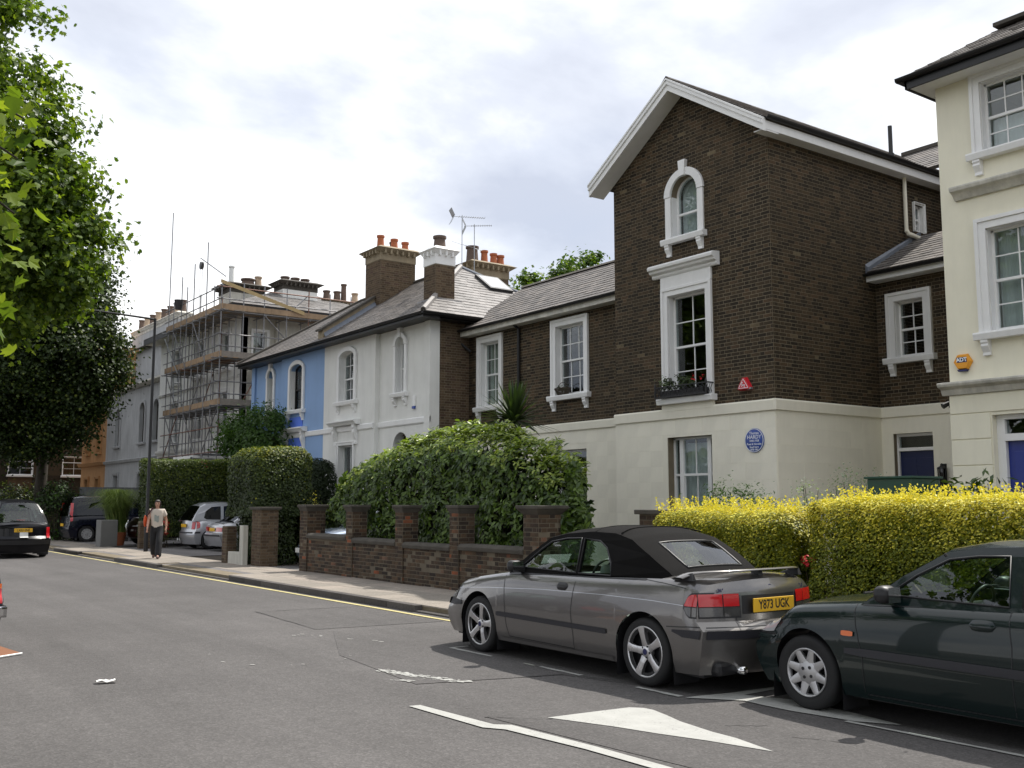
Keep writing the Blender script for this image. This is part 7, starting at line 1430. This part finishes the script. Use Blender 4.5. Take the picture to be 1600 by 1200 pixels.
for sg in (1, -1):
    P = [[(-2.25 + .06 * f, sg * (vn.Y(1.06 + .55 * f) + .012), 1.06 + .55 * f), (-2.13 + .06 * f, sg * (vn.Y(1.06 + .55 * f) + .012), 1.06 + .55 * f)] for f in (0, .3, .6, 1)]; MB().grid(P).build('tail_lamp', 'lamp_red', vn.o, local=True)
vn.line([(1.9, .62), (-2.2, .64)], .02, 'crease', 'plastic_black')
# ---- silver people carrier and silver saloon, tails towards the road
mp = Car('hatchback_car', 'silver people carrier parked nose-in by the long clipped hedge', (13.85, 36.1, .09), 0, 2.58, .85, .72, 1.72, [(-2.0, .98), (-1.6, 1.0), (0, .98), (.9, .95), (1.5, .88), (2.1, .72)], 'paint_silver', NOSE, ([0, .3, .5, .58, 1.], [.1, 0, 0, .06, .10]), r=.31, open_=(-1.9, .95), sweepr=.16)
mp.cabin([(1.0, .95), (.6, 1.25), (.25, 1.5), (-.1, 1.59), (-.8, 1.62), (-1.35, 1.58), (-1.58, 1.48), (-1.78, 1.2), (-1.9, .98)], [[(.75, 1.02), (.3, 1.4), (.0, 1.46), (-.05, 1.0)], [(-.13, 1.0), (-.08, 1.47), (-.75, 1.5), (-.8, 1.0)], [(-.9, 1.02), (-.86, 1.5), (-1.2, 1.47), (-1.42, 1.32), (-1.5, 1.1), (-1.42, 1.04)]], (0, 2), (6, 8), k=.2, bulge=.05, gl='glass_dark', rear_glass='glass_dark', rub=False)
mp.wheels('plain', 'hubcap'); mp.side('tail_lamp', [(-2.0, .72, .98), (-1.86, .74, .96), (-1.78, .8, .93)], 'lamp_red', .012)
for sg in (1, -1): mp.cap('tail_lamp', -1, [(y * sg, .70, .96) for y in np.linspace(.56, .74, 4)], 'lamp_red', .012)
mp.plate(-1, .82, '', 'plate_yellow', .05); mp.side('bumper_strip', [(-2.0, .56, .62), (-1.7, .56, .62)], 'rubber_strip', .01); mp.cap('bumper_strip', -1, [(y, .56, .61) for y in np.linspace(-.7, .7, 10)], 'rubber_strip', .01)
ss = Car('saloon_car', 'silver saloon car with square tail lamps beside the people carrier', (14.4, 33.9, .09), 0, 2.6, .85, 1.05, 1.68, [(-2.3, .90), (-2.0, .94), (-1.5, .94), (0, .92), (.8, .9), (1.5, .83), (2.1, .68)], 'paint_silver', NOSE, TAIL, r=.30, open_=(-1.6, .8), sweepr=.06)
ss.cabin(RF2, [[(.58, .985), (.36, 1.145), (.12, 1.275), (-.34, 1.315), (-.40, .965)], [(-.50, .965), (-.45, 1.315), (-.9, 1.30), (-1.3, 1.06), (-1.32, .985)]], (0, 2), (6, 8), gl='glass_dark', rear_glass='glass_dark', rub=False); ss.wheels('plain', 'hubcap')
for sg in (1, -1): ss.cap('tail_lamp', -1, [(y * sg, .66, .80) for y in np.linspace(.32, .76, 6)], 'lamp_red', .01)
ss.side('tail_lamp', [(-2.3, .66, .80), (-2.15, .66, .80)], 'lamp_red', .01); ss.plate(-1, .72, '', 'plate_yellow', 0, .5); ss.cap('bumper_strip', -1, [(y, .50, .56) for y in np.linspace(-.78, .78, 10)], 'rubber_strip', .012)
# ---- maroon off-roader nose towards the road
fw4 = Car('off_road_car', 'dark maroon off-road car with chrome bull bar facing the pavement', (13.2, 40.6, .09), R(180), 2.6, .8, .9, 1.8, [(-2.2, 1.1), (-1.6, 1.12), (.6, 1.1), (.9, 1.08), (1.5, 1.04), (1.9, .98), (2.1, .86)], 'paint_maroon', NOSE, TAIL, r=.37, open_=(-2., .85), sweepf=.2, sill=.3)
fw4.cabin([(.9, 1.08), (.6, 1.4), (.35, 1.65), (.0, 1.72), (-.8, 1.74), (-1.6, 1.72), (-1.9, 1.66), (-2.05, 1.4), (-2.12, 1.1)], [[(.68, 1.14), (.35, 1.54), (.0, 1.6), (-.05, 1.12)], [(-.15, 1.12), (-.1, 1.6), (-.85, 1.62), (-.9, 1.12)], [(-1., 1.12), (-.95, 1.62), (-1.75, 1.58), (-1.85, 1.12)]], (0, 2), (6, 8), k=.16, gl='glass_dark', rear_glass='glass_dark', rub=False)
fw4.wheels('plain', 'hubcap'); fw4.side('head_lamp', [(2.1, .74, .86), (1.95, .76, .90), (1.85, .80, .88)], 'lamp_clear', .01, n=3)
for sg in (1, -1): fw4.cap('head_lamp', 1, [(y * sg, .72, .85) for y in np.linspace(.45, .78, 5)], 'lamp_clear', .01); fw4.cap('fog_lamp', 1, [(y * sg, .56, .62) for y in np.linspace(.55, .68, 4)], 'lamp_clear', .012)
MB().tube([(2.2, -.75, .42), (2.25, -.72, .75), (2.18, -.68, .95), (2.12, -.5, .98), (2.12, .5, .98), (2.18, .68, .95), (2.25, .72, .75), (2.2, .75, .42)], .035, 8).build('bull_bar', 'chrome', fw4.o, local=True, smooth=True)
# ---- pale blue car in the drive behind the wall
bc = Car('saloon_car', 'pale silver blue car in the driveway behind the brick garden wall', (13.1, 24.2, .09), R(180), 2.6, .85, 1.0, 1.72, [(-2.3, .95), (-1.6, .98), (0, .95), (.8, .94), (1.2, .92), (1.7, .84), (2.0, .74), (2.15, .66)], 'paint_iceblue', NOSE, TAIL, r=.30, open_=(-1.6, .8))
bc.cabin(RF2, [[(.58, .985), (.36, 1.145), (.12, 1.275), (-.34, 1.315), (-.40, .965)], [(-.50, .965), (-.45, 1.315), (-.9, 1.30), (-1.3, 1.06), (-1.32, .985)]], (0, 2), (6, 8), rub=False); bc.interior(-.05); bc.wheels('plain', 'hubcap'); bc.mirror(.5, 1.0)
bc.side('head_lamp', [(2.15, .56, .66), (2.0, .57, .72), (1.85, .62, .74)], 'lamp_clear', .01, n=3)
for sg in (1, -1): bc.cap('head_lamp', 1, [(y * sg, .56, .65) for y in np.linspace(.4, .76, 5)], 'lamp_clear', .01)
bc.cap('grille', 1, [(y, .54, .64) for y in np.linspace(-.3, .3, 6)], 'plastic_black', .01); bc.plate(1, .42, '', 'plate_white'); bc.cap('bumper_strip', 1, [(y, .47, .52) for y in np.linspace(-.8, .8, 12)], 'plastic_black', .01)

# ================================================================ the walking person
pr = thing('person', 'person in a cream t-shirt and black trousers walking along the pavement', 'person', (9.15, 30.15, .104), R(246))
def skin(name, verts, edges, radii, mat, parent, sub=2, root=0):
    me = bpy.data.meshes.new(name); me.from_pydata(verts, edges, []); o = bpy.data.objects.new(name, me); col.objects.link(o); o.parent = parent; sk_ = o.modifiers.new('skin', 'SKIN'); sk_.use_smooth_shade = True
    for i, r in enumerate(radii): me.skin_vertices[0].data[i].radius = r if isinstance(r, tuple) else (r, r)
    for i in range(len(verts)): me.skin_vertices[0].data[i].use_root = i == root
    ss_ = o.modifiers.new('sub', 'SUBSURF'); ss_.levels = sub; ss_.render_levels = sub; me.materials.append(MATS[mat]); return o
# local axes: faces +x, left is +y.  walking: left leg forward, right leg back
J = dict(pel=(0, 0, .90), sp=(.0, 0, 1.08), ch=(.01, 0, 1.28), nk0=(0, 0, 1.42), nk=(.02, 0, 1.48), hd=(.03, 0, 1.56), tp=(.03, 0, 1.66),
         ls=(0, .16, 1.36), le=(-.10, .23, 1.12), lw=(-.06, .25, .90), rs=(0, -.16, 1.36), re=(.03, -.24, 1.11), rw=(.16, -.24, .92),
         lh=(.0, .09, .88), lk=(.20, .09, .50), la=(.30, .09, .10), lt=(.44, .10, .06), rh=(0, -.09, .86), rk=(-.02, -.09, .46), ra=(-.32, -.09, .16), rt=(-.22, -.10, .04))
names = list(J); ix = {n: i for i, n in enumerate(names)}
E_ = [('pel', 'sp'), ('sp', 'ch'), ('ch', 'nk0'), ('nk0', 'nk'), ('nk', 'hd'), ('hd', 'tp'), ('ch', 'ls'), ('ls', 'le'), ('le', 'lw'), ('ch', 'rs'), ('rs', 're'), ('re', 'rw'), ('pel', 'lh'), ('lh', 'lk'), ('lk', 'la'), ('la', 'lt'), ('pel', 'rh'), ('rh', 'rk'), ('rk', 'ra'), ('ra', 'rt')]
RD = dict(pel=(.12, .15), sp=(.10, .13), ch=(.11, .15), nk0=.06, nk=.052, hd=(.085, .072), tp=(.07, .06), ls=.062, le=.042, lw=.036, rs=.062, re=.046, rw=.036, lh=.095, lk=.062, la=.042, lt=.032, rh=.095, rk=.062, ra=.042, rt=.032)
skin('body', [J[n] for n in names], [(ix[a], ix[b]) for a, b in E_], [RD[n] for n in names], 'skin', pr)
skin('t_shirt', [(0, 0, .74), (0, 0, 1.04), (.01, 0, 1.28), (0, 0, 1.42), (0, .17, 1.365), (-.02, .225, 1.20), (0, -.17, 1.365), (-.04, -.225, 1.20)], [(0, 1), (1, 2), (2, 3), (2, 4), (4, 5), (2, 6), (6, 7)], [(.145, .19), (.125, .16), (.13, .165), (.085, .10), .08, .07, .08, .07], 'shirt_cream', pr)
skin('trousers', [(0, 0, 1.02), (.0, 0, .88), (.01, .092, .80), (.20, .095, .50), (.31, .095, .02), (.0, -.092, .80), (-.02, -.095, .46), (-.35, -.095, .08)], [(0, 1), (1, 2), (2, 3), (3, 4), (1, 5), (5, 6), (6, 7)], [(.12, .15), (.125, .16), .115, .098, .10, .115, .098, .10], 'trouser_black', pr)
for nm_, a, b in (('shoe', (.27, .095, .055), (.47, .10, .05)), ('shoe', (-.36, -.095, .11), (-.20, -.10, .03))): skin(nm_, [a, ((a[0] + b[0]) / 2, a[1], (a[2] + b[2]) / 2), b], [(0, 1), (1, 2)], [.05, .052, .035], 'shoe', pr)
def hr(a, b): return (.012 + .112 * math.sin(a) * math.cos(b), .094 * math.sin(a) * math.sin(b), 1.585 + .112 * math.cos(a) - (.07 * (a - 1.5) if a > 1.5 else 0))
m = MB(); m.grid([[hr(math.pi * i / 12, 2 * math.pi * k / 24) for k in range(25)] for i in range(0, 5)]); m.grid([[hr(math.pi * i / 12, R(62) + R(236) * k / 20) for k in range(21)] for i in range(4, 10)]); o_ = m.build('hair', 'hair_dark', pr, local=True, smooth=True); o_.modifiers.new('s', 'SOLIDIFY').thickness = .012
skin('nose', [(.105, 0, 1.57), (.125, 0, 1.55)], [(0, 1)], [.012, .017], 'skin', pr)
m = MB()
for y in (-.032, .032): m.lathe((.108, y, 1.583), [(0, .005), (.008, .003), (.008, -.003), (0, -.005)], 8, 'x')
m.build('eyes', 'hair_dark', pr, local=True); MB().box(.098, .112, -.022, .022, 1.510, 1.517).build('mouth', 'lip', pr, local=True)
for y, x, z in ((.25, -.06, .90), (-.24, .16, .92)):
    m = []; 
    V_ = [(x - .015, y - (.005 if y > 0 else -.005), z + .06), (x + .02, y, z - .07)]; Ed = [(0, 1)]; Rr = [.034, (.024, .038)]
    for k, (dy, L) in enumerate(((-.03, .06), (-.01, .075), (.01, .07), (.028, .055))):
        i0 = len(V_); V_ += [(x + .03 + .01 * k, y + dy * .4 + .0, z - .10), (x + .045, y + dy, z - .10 - L)]; Ed += [(1, i0), (i0, i0 + 1)]; Rr += [.010, .009]
    i0 = len(V_); V_ += [(x + .055, y + (.02 if y < 0 else -.02), z - .06), (x + .075, y + (.02 if y < 0 else -.02), z - .10)]; Ed += [(1, i0), (i0, i0 + 1)]; Rr += [.011, .009]
    skin('hand', V_, Ed, Rr, 'skin', pr, 1)
MB().grid([[(.133 + .004 * math.cos(a * 2), -.08 + .16 * a, 1.06 + .18 * b + .02 * math.sin(a * 7)) for b in (0, .33, .66, 1)] for a in np.linspace(.1, .9, 6)]).build('shirt_print', 'shirt_print', pr, local=True)
bgp = thing('shoulder_bag', 'bright orange shoulder bag carried by the walking person', 'bag', (9.15, 30.15, .104), R(246))
m = MB(); P = []
for i in range(9): s = i / 8; r = math.sin(math.pi * (.08 + .84 * s)) ** .5; P.append([(-.02 + .15 * r * math.cos(t), -.26 - .07 + .05 * r * math.sin(t), .92 + .32 * s) for t in [2 * math.pi * k / 12 for k in range(13)]])
m.grid(P).build('bag_body', 'bag_orange', bgp, local=True, smooth=True)
MB().tube([(.10, -.30, 1.22), (.13, -.2, 1.32), (.06, -.13, 1.46), (-.06, -.12, 1.44), (-.14, -.2, 1.34), (-.12, -.3, 1.22)], .022, 6).build('strap', 'bag_strap', bgp, local=True, smooth=True)
